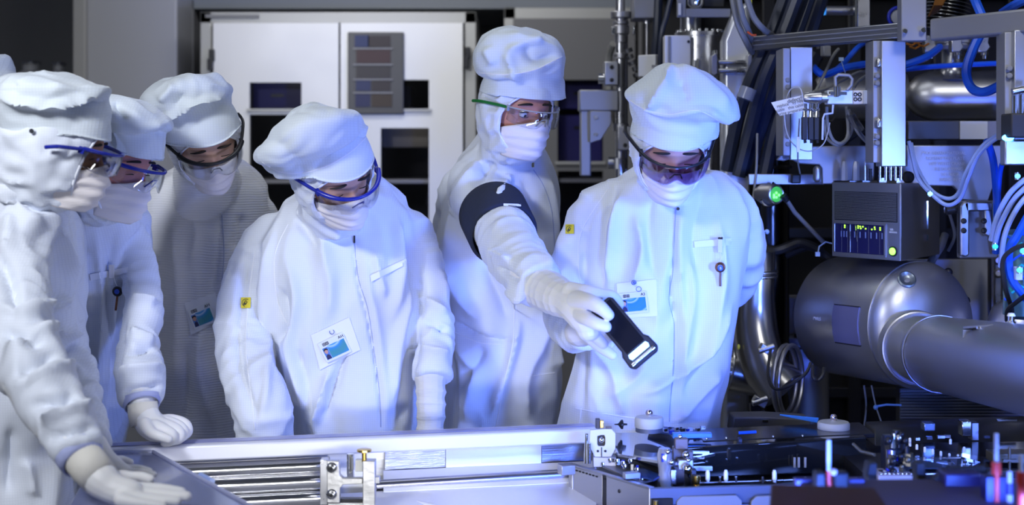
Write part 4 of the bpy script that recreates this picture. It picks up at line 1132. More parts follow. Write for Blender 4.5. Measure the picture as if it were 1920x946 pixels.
def cabinet(x0, x1, ytop, D, label, doors, dx=.55, mdoor=None):
    mdoor = mdoor or M_CAB
    a = P(x0, ytop, D); b = P(x1, ytop, D); H = a.z; W = b.x - a.x; cx = (a.x + b.x) / 2; px = D / F
    t = thing('storage_cabinet', label, 'cabinet', (cx, D + dx / 2, 0))
    f = MB()
    fr = 22 * px
    f.box((a.x + fr / 2, D + dx / 2, H / 2), (fr, dx, H)); f.box((b.x - fr / 2, D + dx / 2, H / 2), (fr, dx, H))
    f.box((cx, D + dx / 2, H - fr / 2), (W, dx, fr)); f.box((cx, D + dx / 2, .05), (W, dx, .1)); f.box((cx, D + dx - .01, H / 2), (W, .02, H))
    for z in (.5, .95, 1.38): f.box((cx, D + dx / 2, z), (W - 2 * fr, dx - .04, .02))
    f.build('carcass', M_CABF, t, bevel=.004)
    m = MB(); m.box((cx, D + dx - .03, H / 2 ), (W - 2 * fr, .01, H - .2)); m.build('back_lining', M_DARK, t)
    for (dx0, dx1, wins) in doors:
        d = MB(); y = D - .012
        A = P(dx0, ytop + 22, D); B = P(dx1, ytop + 22, D); zt = A.z; zb = .1
        # door as a grid of rails and stiles around its window openings (all windows share their columns)
        cols = sorted({(P(w[0], 0, D).x, P(w[2], 0, D).x) for w in wins})
        xs = [A.x] + [v for c in cols for v in c] + [B.x]
        def bx(xa, xb, za, zb_): d.box(((xa + xb) / 2, y, (za + zb_) / 2), (abs(xb - xa), .03, abs(zb_ - za)))
        for i in range(0, len(xs), 2): bx(xs[i], xs[i + 1], zb, zt)
        for c in cols:
            ws = sorted([(P(0, w[3], D).z, P(0, w[1], D).z) for w in wins if abs(P(w[0], 0, D).x - c[0]) < 1e-6])
            z = zb
            for lo, hi in ws:
                bx(c[0], c[1], z, lo); z = hi
            bx(c[0], c[1], z, zt)
        dr = d.build('door', mdoor, t)
        for w_ in wins:
            q = MB(); q.pbox(w_[0], w_[1], w_[2], w_[3], D - .014, .004); q.build('pane', M_WGLASS, dr)
            q = MB(); c0 = P(w_[0], w_[3], D); c1 = P(w_[2], w_[3], D); q.box(((c0.x + c1.x) / 2, D - .035, c0.z), (c1.x - c0.x + .02, .02, .012)); q.build('ledge', M_CABF, dr)
    return t


cb = cabinet(375, 893, 22, 6.0, 'tall stainless cabinet with two windowed doors behind the workers', [(402, 636, [(470, 155, 567, 207), (470, 215, 567, 440)]), (640, 868, [(715, 150, 805, 207), (715, 240, 805, 460)])])
for px_, y0 in ((396, 92), (877, 88)):
    h = MB(); h.pbox(px_ - 5, y0, px_ + 5, y0 + 22, 5.95, .03); h.pbox(px_ - 8, y0 + 18, px_ + 2, y0 + 40, 5.94, .03); h.build('hinge', M_BLACK, cb, bevel=.003)
for (x0, x1) in ((402, 404), (636, 640), (866, 868)):
    pass
MB().pbox(385, 27, 485, 33, 5.985, .004).build('name_strip', mat('strip_grey', (.25, .25, .25), .6), cb)
# what stands behind the cabinet's glass
for i, (x0, y0, x1, y1, m_, lb) in enumerate(((474, 152, 566, 206, M_NAVYBOX, 'navy blue box behind the upper left cabinet window'), (716, 160, 770, 206, M_BLACKP, 'black box behind the upper right cabinet window'))):
    q = MB(); q.pbox(x0, y0, x1, y1, 6.12, .25); c = P(x0, y1, 6.12); t = q.build('storage_box', m_, bevel=.004, label=lb, cat='box')
    MB().pbox((x0 + x1) / 2 - 12, (y0 + y1) / 2 - 3, (x0 + x1) / 2 + 12, (y0 + y1) / 2 + 3, 6.114, .006).build('grip', M_BLACK, t)
for (cx_, cy_, n_, lb) in ((520, 440, 5, 'coil of black hose in the lower left cabinet compartment'), (775, 440, 6, 'coil of black hose in the lower right cabinet compartment')):
    c = MB()
    for k in range(n_):
        c.torus(P(cx_ + (8 if cx_ > 600 else 20), cy_ + 10, 6.2) + Vector((0, .05 * (k % 2), 0)), (0, 1, .1 * k), .34 - .03 * k, .014, 40, 8, .2, 2.9)
    c.build('hose_coil', M_BLACKR, label=lb, cat='hose')
q = MB(); q.pbox(716, 222, 803, 276, 6.16, .3); q.build('carton', mat('beige_carton', (.36, .33, .26), .7), label='beige carton on the cabinet shelf right of the paper holder', cat='box', bevel=.004)
hd = thing('document_holder', 'grey plastic document holder with coloured leaflets on the right cabinet door', 'document holder', P(706, 215, 5.95))
MB().pbox(652, 60, 757, 214, 5.950, .018).build('tray', mat('holder_grey', (.07, .07, .075), .35), hd, bevel=.004)
for (x0, y0, x1, y1, c_) in ((665, 66, 692, 88, (0.009, 0.023, 0.113)), (690, 67, 732, 88, (0.023, 0.013, 0.018)), (668, 92, 732, 118, (0.045, 0.013, 0.018)), (668, 122, 732, 146, (0.032, 0.027, 0.032)), (667, 150, 695, 170, (0.013, 0.023, 0.099)), (697, 150, 732, 170, (0.027, 0.018, 0.023)), (666, 176, 694, 200, (0.009, 0.013, 0.081)), (697, 176, 735, 200, (0.041, 0.023, 0.013))):
    MB().pbox(x0, y0, x1, y1, 5.945, .008).build('leaflet', mat('leaf_%d_%d' % (x0, y0), c_, .4), hd)
for y in (90, 120, 148, 173): MB().pbox(662, y, 736, y + 2, 5.940, .012).build('divider', mat('divider_grey', (.35, .35, .36), .4), hd)

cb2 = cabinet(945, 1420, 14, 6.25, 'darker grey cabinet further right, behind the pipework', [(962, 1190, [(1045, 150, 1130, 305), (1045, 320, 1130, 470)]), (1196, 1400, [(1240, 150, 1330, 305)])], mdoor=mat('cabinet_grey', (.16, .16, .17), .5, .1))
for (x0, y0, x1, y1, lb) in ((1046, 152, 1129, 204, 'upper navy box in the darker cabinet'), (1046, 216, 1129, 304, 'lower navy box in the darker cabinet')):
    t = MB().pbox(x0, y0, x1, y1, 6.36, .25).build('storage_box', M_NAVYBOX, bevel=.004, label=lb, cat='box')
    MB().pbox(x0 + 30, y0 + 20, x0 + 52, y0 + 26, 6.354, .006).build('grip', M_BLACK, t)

# steel vessels on a wall shelf at the far left
sh = MB(); sh.box((P(60, 0, 6.9).x, 6.98, P(0, 178, 6.9).z - .02), (.75, .36, .03)); sh.build('wall_shelf', M_CABF, label='steel wall shelf at the far left behind the nearest worker', cat='shelf', bevel=.003)
zs = P(0, 178, 6.9).z - .005
for x, y0, r, lb in ((45, 116, 22, 'left steel vessel with a bright top on the far wall shelf'), (98, 118, 14, 'right slimmer steel vessel on the far wall shelf')):
    c = P(x, y0, 6.85); rr = r * 6.85 / F; h = c.z - zs
    t = MB().lathe((c.x, 6.95, zs), (c.x, 6.95, c.z), [(0, rr * .9), (.01, rr), (h * .72, rr), (h * .8, rr * .7), (h * .9, rr * .7), (h, rr * .82)], 28).build('steel_vessel', mat('pale_vessel', (.85, .85, .85), .5, .2), label=lb, cat='vessel')
    MB().torus((c.x, 6.95, c.z), (0, 0, 1), rr * .8, .008, 24, 8).build('rim', M_CHROME, t)

# ------------------------------------------------------------------ the vacuum machine on the right
hs = thing('dark_backdrop', 'black backdrop wall added to darken the gaps behind the pipework', 'backdrop', (P(1600, 0, 5.4).x, 5.7, 0))
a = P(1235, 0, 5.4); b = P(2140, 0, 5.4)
MB().box(((a.x + b.x) / 2, 5.75, 1.4), (b.x - a.x, .7, 2.8)).build('backdrop_wall', M_DARK, hs)  # black box added as a backdrop so the gaps stay dark
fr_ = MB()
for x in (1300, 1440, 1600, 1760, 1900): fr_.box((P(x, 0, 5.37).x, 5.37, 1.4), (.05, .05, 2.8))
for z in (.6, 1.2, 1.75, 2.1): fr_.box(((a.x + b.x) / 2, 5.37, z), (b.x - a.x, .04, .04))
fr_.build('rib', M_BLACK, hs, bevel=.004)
M_CABLE = mat('grey_cable', (.23, .23, .22), .5)
M_CABLEB = mat('black_cable', (.014, .014, .016), .45)
M_NAVYH = mat('slate_hose', (.016, .022, .045), .38)
M_BLUEH = mat('blue_hose', (.01, .09, .65), .3)
M_PALET = mat('pale_translucent_tube', (.30, .40, .75), .3)

# pipe stand at the left of the machine
t = thing('pipe_stand', 'tall clamped steel pipe stand between the dark cabinet and the tall worker', 'pipe stand', P(1160, 600, 4.7) * Vector((1, 1, 0)) if False else Vector((P(1160, 0, 4.7).x, 4.7, 0)))
D = 4.7
x = P(1163, 0, D).x
MB().cyl((x, D, 0), (x, D, 2.3), .016).build('pole', M_STEEL, t)
MB().cyl((P(1174, 0, D).x, D + .05, .3), (P(1174, 0, D).x, D + .05, 1.95), .010).build('pole', M_STEELR, t)
for y0, y1, r in ((22, 34, 19), (40, 46, 15), (48, 64, 16), (66, 80, 12), (100, 110, 14), (232, 246, 15)): MB().cyl(P(1164, y0, D), P(1164, y1, D), r * D / F).build('collar', M_STEELR, t, bevel=.002)
q = MB(); q.pbox(1147, 50, 1154, 64, D - .02, .04); q.pbox(1187, 48, 1191, 64, D - .02, .04); q.build('wing_bolt', M_CHROME, t, bevel=.002)
q = MB(); q.pbox(1133, 115, 1160, 160, D - .05, .05); q.build('clamp_plate', M_ALU, t, bevel=.004)
for y in (126, 150): MB().lathe(P(1147, y, D - .055), P(1147, y, D), [(0, .006), (.008, .008)], 12).build('bolt', M_BLACK, t)
MB().cyl(P(1122, 147, D - .03), P(1134, 147, D - .03), .017).build('knob', M_CHROME, t)
q = MB(); q.pbox(1086, 168, 1160, 208, D - .03, .10); q.pbox(1088, 205, 1108, 330, D - .02, .05); q.build('bracket', M_ALUP, t, bevel=.005)
q = MB(); q.prism([P(a_, b_, D - .04) for a_, b_ in ((1106, 208), (1146, 208), (1146, 232), (1126, 262), (1106, 268))], (0, .012, 0)); q.build('gusset', M_ALUP, t, bevel=.002)
for y in (220, 252): MB().lathe(P(1118, y, D - .045), P(1118, y, D), [(0, .007), (.01, .008)], 12).build('bolt', M_STEEL, t)
q = MB(); q.pbox(1158, 236, 1185, 282, D - .05, .05); q.build('clamp_plate', M_STEELR, t, bevel=.004)
for y in (246, 272): MB().lathe(P(1172, y, D - .055), P(1172, y, D), [(0, .006), (.008, .008)], 12).build('bolt', M_BLACK, t)
q = MB(); q.cyl(P(1140, 305, D), P(1160, 305, D), .02); q.cyl(P(1160, 296, D), P(1160, 316, D), .026); q.build('fitting', M_STEEL, t)
cable('hose', [(1150, 82, 4.75), (1142, 110, 4.8), (1144, 180, 4.8), (1156, 230, 4.78), (1180, 250, 4.78)], 7, M_CABLE, label='grey hose hugging the pipe stand', cat='hose')
q = MB()
for k in range(9): q.cyl(P(1176 + k * 4.5, 92 + k * 11, 4.66), P(1179 + k * 4.5, 99 + k * 11, 4.66), (9 - (k % 2) * 3) * 4.7 / F, seg=12)
q.build('flexible_coupling', mat('dark_steel', (.12, .12, .13), .4, .8), t)

q = thing('terminal_box', 'plain grey box at the upper edge beside the pipe stand', 'box', P(1215, 34, 4.6))
MB().pbox(1188, -40, 1242, 34, 4.6, .14).build('case', M_ALUP, q, bevel=.004)
MB().cyl(P(1213, 36, 4.66), P(1213, 44, 4.66), .014).build('gland', M_STEEL, q)
MB().cyl(P(1213, 44, 4.66), P(1213, 108, 4.66), .006).build('conduit', M_STEELR, q)
q = thing('sensor_box', 'small white box with a grey label next to a slate hose', 'box', P(1220, 146, 4.4))
MB().box(P(1221, 124, 4.45), (.062, .06, .068), rz=-.6).build('case', mat('white_plastic', (.62, .62, .60), .4), q, bevel=.003)
MB().box(P(1230, 124, 4.408), (.026, .003, .008), rz=-.2).build('label', M_GREYP, q)
cable('hose', [(1260, -12, 4.4), (1250, 30, 4.4), (1240, 70, 4.4), (1238, 150, 4.42), (1236, 260, 4.45)], 5, M_NAVYH, label='thin slate blue hose hanging left of the white plated column', cat='hose')
cable('hose', [(1235, -12, 4.6), (1232, 60, 4.6), (1226, 130, 4.62), (1220, 260, 4.65)], 8, M_NAVYH, label='thicker dark blue hose behind the thin one', cat='hose')

# flanged chamber column
t = thing('chamber_column', 'wide stainless chamber column with bolted rim behind the right worker', 'vacuum column', (P(1305, 0, 4.4).x, 4.4, 0))
D = 4.4; x = P(1312, 0, D).x; zt = P(0, 62, D).z
MB().lathe((x, D, 0), (x, D, zt), [(0, .12), (zt - .45, .072), (zt - .012, .072), (zt - .012, .078), (zt, .078)], 40).build('shell', M_STEEL, t)
MB().pbox(1246, 66, 1295, 330, D - .09, .05).build('cover_plate', mat('white_steel', (.66, .66, .67), .4, .3), t, bevel=.003)
MB().pbox(1253, 68, 1258, 330, D - .095, .01).build('cover_strip', M_GREYP, t)
for k in range(10):
    a_ = pi + pi * (k + .5) / 10
    MB().cyl((x + .07 * math.cos(a_), D + .07 * math.sin(a_), zt), (x + .07 * math.cos(a_), D + .07 * math.sin(a_), zt + .008), .006, seg=10).build('bolt', M_CHROME, t)
MB().cyl((x - .028, D, zt), (x - .028, D, zt + .25), .033).build('neck', M_STEEL, t)
q = MB(); q.pbox(1270, -30, 1286, 32, D - .12, .02); q.pbox(1286, 16, 1370, 32, D - .12, .02); q.build('mounting_frame', M_GREYP, t, bevel=.002)
MB().pbox(1272, 6, 1277, 28, D - .13, .008).build('level_strip', mat('white_plastic', (.62, .62, .60), .4), t)
q = MB(); q.pbox(1287, -30, 1360, 15, D - .06, .05); q.build('motor_block', M_BLACKR, t, bevel=.006)
q = MB(); q.lathe(P(1305, -10, D - .10), P(1305, 16, D - .10), [(0, .026), (.03, .026), (.043, .015), (.05, .004)], 20); q.build('motor_cap', M_CHROME, t)
MB().lathe(P(1291, 78, D - .095), P(1291, 78, D), [(0, .004), (.006, .005)], 10).build('bolt', M_BLACK, t)
for px_ in (1299, 1308): MB().cyl(P(px_, 110, D - .085), P(px_, 210, D - .085), .0035).build('guide_rod', M_CHROME, t)

t = thing('foreline_column', 'bright slanted-top steel column with a double clamp flange', 'vacuum column', (P(1380, 0, 4.25).x, 4.25, 0))
D = 4.25; x = P(1380, 0, D).x
q = MB(); q.prism([P(a_, b_, D - .02) for a_, b_ in ((1356, 75), (1378, 20), (1405, 0), (1412, 110), (1406, 900), (1356, 900))], (0, .08, 0)); q.build('shell', mat('pale_steel', (.72, .73, .76), .38, .8), t, bevel=.012)
for y in (117, 133): MB().pbox(1346, y - 5, 1402, y + 3, D - .05, .06).build('flange', M_STEEL, t, bevel=.004)
for x0, x1 in ((1333, 1343), (1400, 1408)):
    q = MB(); q.prism([P(a_, b_, D - .06) for a_, b_ in ((x0, 105), (x1, 98), (x1 + 3, 106), (x1 + 3, 138), (x0 + 6, 142), (x0, 138))], (0, .05, 0)); q.build('clamp_claw', M_STEELR, t, bevel=.003)
    MB().cyl(P((x0 + x1) / 2 + 2, 94, D - .04), P((x0 + x1) / 2 + 2, 104, D - .04), .007).build('bolt', M_CHROME, t)

# hose bundle and loose cables over it
for i, pts in enumerate(([(1500, -20, 4.0), (1470, 60, 4.02), (1432, 150, 4.05), (1408, 240, 4.1), (1385, 330, 4.12)], [(1522, -20, 4.03), (1494, 60, 4.05), (1458, 150, 4.08), (1428, 240, 4.13), (1404, 330, 4.15)],
                         [(1478, -20, 4.07), (1444, 70, 4.07), (1408, 150, 4.10), (1384, 220, 4.14), (1364, 320, 4.17)], [(1546, -20, 4.09), (1520, 60, 4.09), (1484, 150, 4.12), (1454, 240, 4.11), (1434, 330, 4.075)])):
    cable('hose', pts, 13, M_NAVYH, label='slate blue hose in the diagonal bundle right of the double clamp', group='diagonal hose bundle', cat='hose')
cable('hose', [(1525, 100, 4.38), (1485, 170, 4.38), (1445, 250, 4.38), (1425, 330, 4.38), (1415, 460, 4.38)], 22, M_CABLEB, label='thick black corrugated hose under the diagonal bundle', cat='hose')
MB().tube([P(1404, 165, 4.0), P(1396, 186, 4.0)], 16 * 4 / F, 16).build('cable_label', mat('clear_tape', (.25, .27, .32), .2), label='translucent tape label wrapped on the diagonal bundle', cat='label')
for pts, lb in (([(1372, -12, 3.95), (1382, 40, 3.95), (1400, 80, 3.97), (1410, 98, 4.05)], 'leftmost grey cable looping down to the beam end'), ([(1384, -12, 3.92), (1392, 30, 3.92), (1404, 60, 3.95), (1412, 90, 4.08)], 'middle grey cable of the three at the beam end'),
                ([(1398, -12, 3.9), (1412, 30, 3.9), (1432, 55, 3.92), (1448, 66, 4.06)], 'rightmost grey cable of the three at the beam end')):
    cable('cable', pts, 6, M_CABLE, label=lb)
MB().pbox(1402, -20, 1410, 12, 3.98, .01).build('warning_tape', mat('yellow_tape', (.8, .7, .02), .5), label='strip of yellow tape at the top edge above the beam end', cat='tape')
MB().tube([P(1402, 60, 3.93), P(1410, 66, 3.92), P(1418, 66, 3.92)], .003, 8).build('cable_tie', mat('red_plastic', (.6, .08, .02), .4), label='small red tie on the grey cables', cat='cable tie')

# machine frame: beams and posts
t = thing('pipe_rack', 'aluminium profile frame of beams and posts carrying the upper pipework', 'frame', (P(1660, 0, 3.7).x, 3.7, 0))
zt, zb = P(0, 68, 4.0).z, P(0, 94, 4.0).z


def hbeam(x0, D0, x1, D1, z0, z1, dep, name, m, **k):
    p0 = P(x0, 0, D0); p1 = P(x1, 0, D1); d = Vector((p1.x - p0.x, p1.y - p0.y, 0)); n_ = Vector((-d.y, d.x, 0)).normalized() * dep
    f = [(p0.x, p0.y), (p1.x, p1.y), (p1.x + n_.x, p1.y + n_.y), (p0.x + n_.x, p0.y + n_.y)]
    return MB().prism([Vector((a_, b_, z0)) for a_, b_ in f], (0, 0, z1 - z0)).build(name, m, t, **k)


hbeam(1410, 4.0, 1692, 3.57, zb, zt, .05, 'beam', M_ALU, bevel=.003)
for k in (.3, .62): hbeam(1410, 3.998, 1690, 3.568, zb + (zt - zb) * k, zb + (zt - zb) * k + .003, .004, 'profile_groove', M_GREYP)
hbeam(1742, 3.52, 1990, 3.18, zb - .012, zt + .004, .05, 'beam', M_ALUP, bevel=.006)
MB().pbox(1690, -60, 1738, 77, 3.53, .04).build('upright_plate', M_ALUP, t, bevel=.003)
for px_, py_ in ((1697, 58), (1731, 56)):
    MB().lathe(P(px_, py_, 3.51), P(px_, py_, 3.53), [(0, .005), (.003, .0068), (.02, .0068)], 16).build('bolt', M_CHROME, t)


def holes(px_, ys, D_, slot=None):
    for y in ys: MB().lathe(P(px_, y, D_ - .003), P(px_, y, D_ + .004), [(0, .0045), (.002, .0068), (.006, .007)], 14).build('bolt', M_GREYP, t)
    if slot:
        q = MB()
        for y0_, y1_ in slot: q.tube([P(px_ + 3, y0_, D_ - .002), P(px_ + 3, y1_, D_ - .002)], .008, 14, round_end=True)
        q.build('slot_plug', M_STEEL, t)


MB().pbox(1468, 90, 1482, 292, 3.78, .10).build('post_flange', M_ALUP, t, bevel=.002)
MB().pbox(1482, 88, 1524, 300, 3.80, .02).build('post', M_ALU, t, bevel=.002)
holes(1477, (150, 163, 256, 270), 3.78)
MB().pbox(1637, 76, 1653, 305, 3.62, .08).build('post_flange', M_ALUP, t, bevel=.002)
MB().pbox(1653, 76, 1699, 312, 3.60, .06).build('post', M_ALU, t, bevel=.002)
holes(1645, (142, 156, 256, 268), 3.61, [(114, 122), (226, 236)])
MB().pbox(1884, 60, 1902, 262, 3.30, .06).build('post_flange', M_ALUP, t, bevel=.002)
MB().pbox(1902, 56, 1990, 268, 3.28, .05).build('post', M_ALU, t, bevel=.002)
holes(1893, (128, 142), 3.29)
# bracket plate with a rounded cut-out under the left post
o_ = [(1468, 288), (1500, 272), (1562, 272), (1640, 272), (1640, 345), (1542, 345), (1540, 345), (1538, 345)]
q = MB(); q.prism([P(a_, b_, 3.84) for a_, b_ in ((1456, 300), (1468, 286), (1500, 274), (1640, 272), (1640, 339), (1564, 339), (1562, 345), (1542, 345), (1541, 316), (1536, 309), (1500, 307), (1482, 298), (1470, 302))], (0, .012, 0))
q.build('bracket_plate', mat('grey_plate', (.25, .25, .27), .45, .5), t, bevel=.003)
MB().tube([P(1532, 318, 3.835), P(1532, 334, 3.835)], .011, 16, round_end=True).build('slot_plug', M_STEELR, t)
MB().pbox(1404, 326, 1546, 346, 3.98, .012).build('strap', M_STEELR, t, bevel=.002)
q = MB(); q.pbox(1484, 326, 1502, 344, 3.96, .02); q.build('strap_buckle', M_BLACK, t, bevel=.004)

# pipes behind the frame
t = thing('manifold_pipe', 'large horizontal steel manifold pipe with a flanged neck behind the frame', 'vacuum pipe', P(1790, 226, 4.15))
D = 4.15; r = 47 * D / F; yc = 180
prof = [(0, .02), (.008, .036), (.03, .058), (.07, r), (.9, r)]
M_PIPE = mat('pipe_steel', (.40, .40, .42), .38, 1, bump=.02)
MB().lathe(P(1699, yc, D), P(1999, yc - 2, D), prof, 48).build('shell', M_PIPE, t)
MB().cyl(P(1850, yc, D), P(1850, yc, 5.36), .03).build('wall_support', M_STEELR, t)
MB().lathe(P(1787, 150, D - .02), P(1787, 75, D - .02), [(0, .058), (.012, .042), (.03, .034), (.16, .034)], 32).build('neck', M_STEEL, t)
MB().lathe(P(1787, 94, D - .02), P(1787, 74, D - .02), [(0, .062), (.010, .066), (.012, .060), (.016, .060), (.018, .066), (.03, .066)], 32).build('flange', M_STEELR, t)
for px_ in (1746, 1796, 1846):
    c = MB(); c.prism([P(a_, b_, D - .115) for a_, b_ in ((px_ - 12, 66), (px_ + 10, 66), (px_ + 8, 80), (px_ + 12, 88), (px_ + 4, 98), (px_ - 12, 98))], (0, .03, 0)); cl = c.build('clamp_claw', M_STEEL, t, bevel=.003)
    MB().lathe(P(px_, 97, D - .10), P(px_, 112, D - .10), [(0, .011), (.01, .011), (.011, .007), (.02, .006)], 14).build('bolt', M_CHROME, cl)
q = MB(); n_ = 15
prf = []
for k in range(n_): prf += [(k * .0105, .040), (k * .0105 + .004, .066), (k * .0105 + .006, .066)]
q.lathe(P(1768, 62, D - .02), P(1790, -60, D - .02), prf, 40); q.build('bellows', M_CHROME, t)
t2 = thing('dark_manifold_pipe', 'dull grey pipe running behind the sensor arm', 'vacuum pipe', P(1590, 226, 4.3))
MB().lathe(P(1528, 181, 4.32), P(1700, 181, 4.32), [(0, .05), (.02, .072), (.27, .072)], 40).build('shell', M_STEELR, t2)
MB().cyl(P(1620, 181, 4.32), P(1620, 181, 5.36), .03).build('wall_support', M_STEELR, t2)
MB().torus(P(1560, 181, 4.32), (1, 0, 0), .073, .003, 40, 6).build('weld_ring', M_STEELR, t2)
t = thing('duct_box', 'rectangular steel duct below the large manifold pipe', 'duct', P(1795, 262, 3.95))
MB().pbox(1702, 226, 1884, 262, 3.95, .1).build('shell', mat('duct_grey', (.14, .14, .15), .35, .7), t, bevel=.003)
MB().pbox(1800, 227, 1852, 261, 3.945, .01).build('bright_panel', mat('white_steel', (.66, .66, .67), .4, .3), t, bevel=.001)
MB().pbox(1852, 227, 1884, 261, 3.944, .01).build('grey_panel', M_GREYP, t, bevel=.001)

# engraved plate under the duct
t = thing('engraved_plate', 'bluish grey machined plate with rows of faint engraving', 'plate', P(1780, 350, 3.78))
q = MB(); q.prism([P(a_, b_, 3.78) for a_, b_ in ((1700, 272), (1880, 272), (1880, 300), (1852, 380), (1800, 374), (1796, 356), (1788, 349), (1708, 347), (1696, 330), (1690, 312), (1700, 310))], (0, .02, 0))
q.build('plate_body', mat('plate_satin', (.40, .42, .50), .45, .7), t, bevel=.003)
eng = mat('engraving', (.62, .65, .75), .5)
for k, s_ in enumerate(('MAX. LOAD MATERIAL', 'NO STEP ON PLATE', 'LIFT WITH CRANE', 'SEE DRAWING', 'DETAIL A', 'MADE IN DE')):
    text_obj(s_, .0115, P(1770 + k * 3, 287 + k * 10, 3.776), (1, 0, 0), (0, 0, 1), eng, t, ext=.0002)
MB().lathe(P(1703, 332, 3.75), P(1703, 332, 3.78), [(0, .012), (.004, .016), (.03, .016)], 20).build('boss', M_BLACK, t)

# slotted handle bracket
t = thing('handle_bracket', 'grey block bracket with a U shaped slot right of the module', 'bracket', P(1832, 486, 3.7))
q = MB(); D = 3.7
for pth in ([(1806, 380), (1818, 376), (1818, 478), (1810, 482), (1801, 478), (1801, 386)], [(1806, 378), (1862, 378), (1862, 396), (1818, 396), (1812, 400)], [(1846, 392), (1862, 392), (1862, 440), (1852, 444), (1846, 438)]):
    q.prism([P(a_, b_, D) for a_, b_ in pth], (0, .03, 0))
q.build('handle', M_ALU, t, bevel=.004)
MB().pbox(1800, 376, 1872, 484, D + .03, .03).build('back_plate', M_ALUP, t, bevel=.004)
for a_, b_ in ((1805, 414), (1805, 432), (1843, 414), (1843, 432)):
    MB().lathe(P(a_ + 2, b_, D - .004), P(a_ + 2, b_, D + .03), [(0, .004), (.002, .0075), (.03, .0078)], 14).build('bolt', M_BLACK, t)
q = MB(); q.cyl(P(1774, 394, D + .04), P(1806, 388, D + .04), .013); q.build('pin_shaft', M_BLACK, t)
MB().torus(P(1771, 391, D + .03), (1, -.3, 0), .010, .0018, 20, 6).build('pull_ring', M_STEEL, t)

# lower right panels
t = thing('equipment_cover', 'pale grey panel with a vertical steel rod behind the tank', 'panel', P(1815, 600, 4.1))
MB().pbox(1700, 486, 1856, 640, 4.3, .02).build('panel_sheet', mat('panel_grey', (.34, .34, .36), .45, .2), t, bevel=.002)
MB().pbox(1856, 478, 1860, 640, 4.18, .02).build('panel_edge', M_BLACK, t)
MB().pbox(1864, 470, 1880, 640, 4.1, .03).build('rod', M_STEEL, t, bevel=.006)
for y in (488, 512): MB().lathe(P(1872, y, 4.07), P(1872, y, 4.1), [(0, .008), (.006, .014), (.03, .014)], 16).build('bolt', M_STEELR, t)
MB().tube([P(1740, 500, 3.95), P(1764, 462, 3.97), P(1772, 440, 4.0)], .011, 12).build('stay_bar', M_GREYP, label='grey diagonal stay bar behind the electronics module', cat='bar')

# ------------------------------------------------------------------ electronics module
t = thing('electronics_module', 'steel electronics module with a vent grille, card window and green lights', 'electronics box', P(1660, 490, 3.75))
A0 = P(1562, 0, 3.84); B0 = P(1690, 0, 3.66); C0 = P(1762, 0, 3.90)
A0.z = B0.z = C0.z = 0
e1 = (B0 - A0); e2 = (C0 - B0); D0_ = A0 + e2
ztop, zbot = P(0, 344, 3.66).z, P(0, 489, 3.66).z
n1 = Vector((e1.y, -e1.x, 0)).normalized()
if n1.y > 0: n1 = -n1
u1 = e1.normalized(); UZ = Vector((0, 0, 1))


def onfront(u, v, k=0):   # u 0..1 along the front, v 0..1 downwards
    return A0 + e1 * u + UZ * (ztop + (zbot - ztop) * v) + n1 * k


MB().prism([v + UZ * zbot for v in (A0, B0, C0, D0_)], UZ * (ztop - zbot)).build('case', M_STEELR, t, bevel=.002)


def fpanel(u0, v0, u1_, v1, k0, k1): return MB().prism([onfront(u0, v0, k0), onfront(u1_, v0, k0), onfront(u1_, v1, k0), onfront(u0, v1, k0)], n1 * (k1 - k0))


fpanel(.0, .0, 1, 1, 0, .004).build('front_panel', M_ALU, t, bevel=.001)
g = MB()
for k in range(20):
    v = .13 + k * .0185; g.prism([onfront(.05, v, .004), onfront(.95, v, .004), onfront(.95, v + .009, .004), onfront(.05, v + .009, .004)], n1 * .0018)
fpanel(.04, .12, .96, .505, .0035, .0045).build('grille_back', M_BLACK, t)
g.build('vent_grille', M_ALU, t)
fpanel(.05, .55, .78, .94, .004, .0046).build('card_window', mat('card_dark', (.01, .01, .07), .15), t)
g = MB()
for (u0, v0, u1_, v1) in ((.03, .53, .80, .55), (.03, .94, .80, .965), (.03, .53, .05, .96), (.78, .53, .80, .96)): g.prism([onfront(u0, v0, .004), onfront(u1_, v0, .004), onfront(u1_, v1, .004), onfront(u0, v1, .004)], n1 * .004)
g.build('window_frame', M_ALU, t)
for u in (.055, .29): MB().tube([onfront(u, .56, .009), onfront(u, .93, .009)], .0016, 8).build('card_rail', M_CHROME, t)
MB().tube([onfront(.37, .56, .009), onfront(.385, .66, .011), onfront(.40, .78, .009)], .0014, 8).build('ribbon_edge', M_CHROME, t)
lab = mat('slot_label', (.18, .26, .55), .5)
for k, u in enumerate((.14, .18, .22, .27, .34, .42, .50, .58, .66, .74)):
    fpanel(u, .65, u + .013, .73, .005, .0056).build('slot_label', lab, t)
    if k % 2: fpanel(u - .03, .57, u - .028, .93, .005, .0056).build('card_edge', M_GREYP, t)
led = mat('green_yellow_led', (.3, .8, .05), .4, emis=(.45, 1.0, .05), estr=2.2)
for (u, v) in ((.20, .575), (.20, .60), (.40, .575), (.40, .60), (.43, .58), (.44, .605), (.47, .58), (.51, .605), (.60, .61), (.64, .58), (.645, .605), (.72, .585), (.72, .61)):
    MB().ball(onfront(u, v, .006), .0021, 8).build('indicator_light', led, t)
text_obj('SBL', .008, onfront(.88, .60, .0045), u1, UZ, eng, t); text_obj('MODULE', .006, onfront(.90, .635, .0045), u1, UZ, eng, t)
MB().lathe(onfront(.90, .88, .012), onfront(.90, .88, 0), [(0, .006), (.003, .0095), (.012, .0095)], 20).build('power_light', mat('green_lamp', (.2, .9, .1), .3, emis=(.25, 1, .08), estr=3), t)
MB().torus(onfront(.90, .88, .006), n1, .0115, .002, 20, 6).build('lamp_ring', M_BLACK, t)
q = MB()
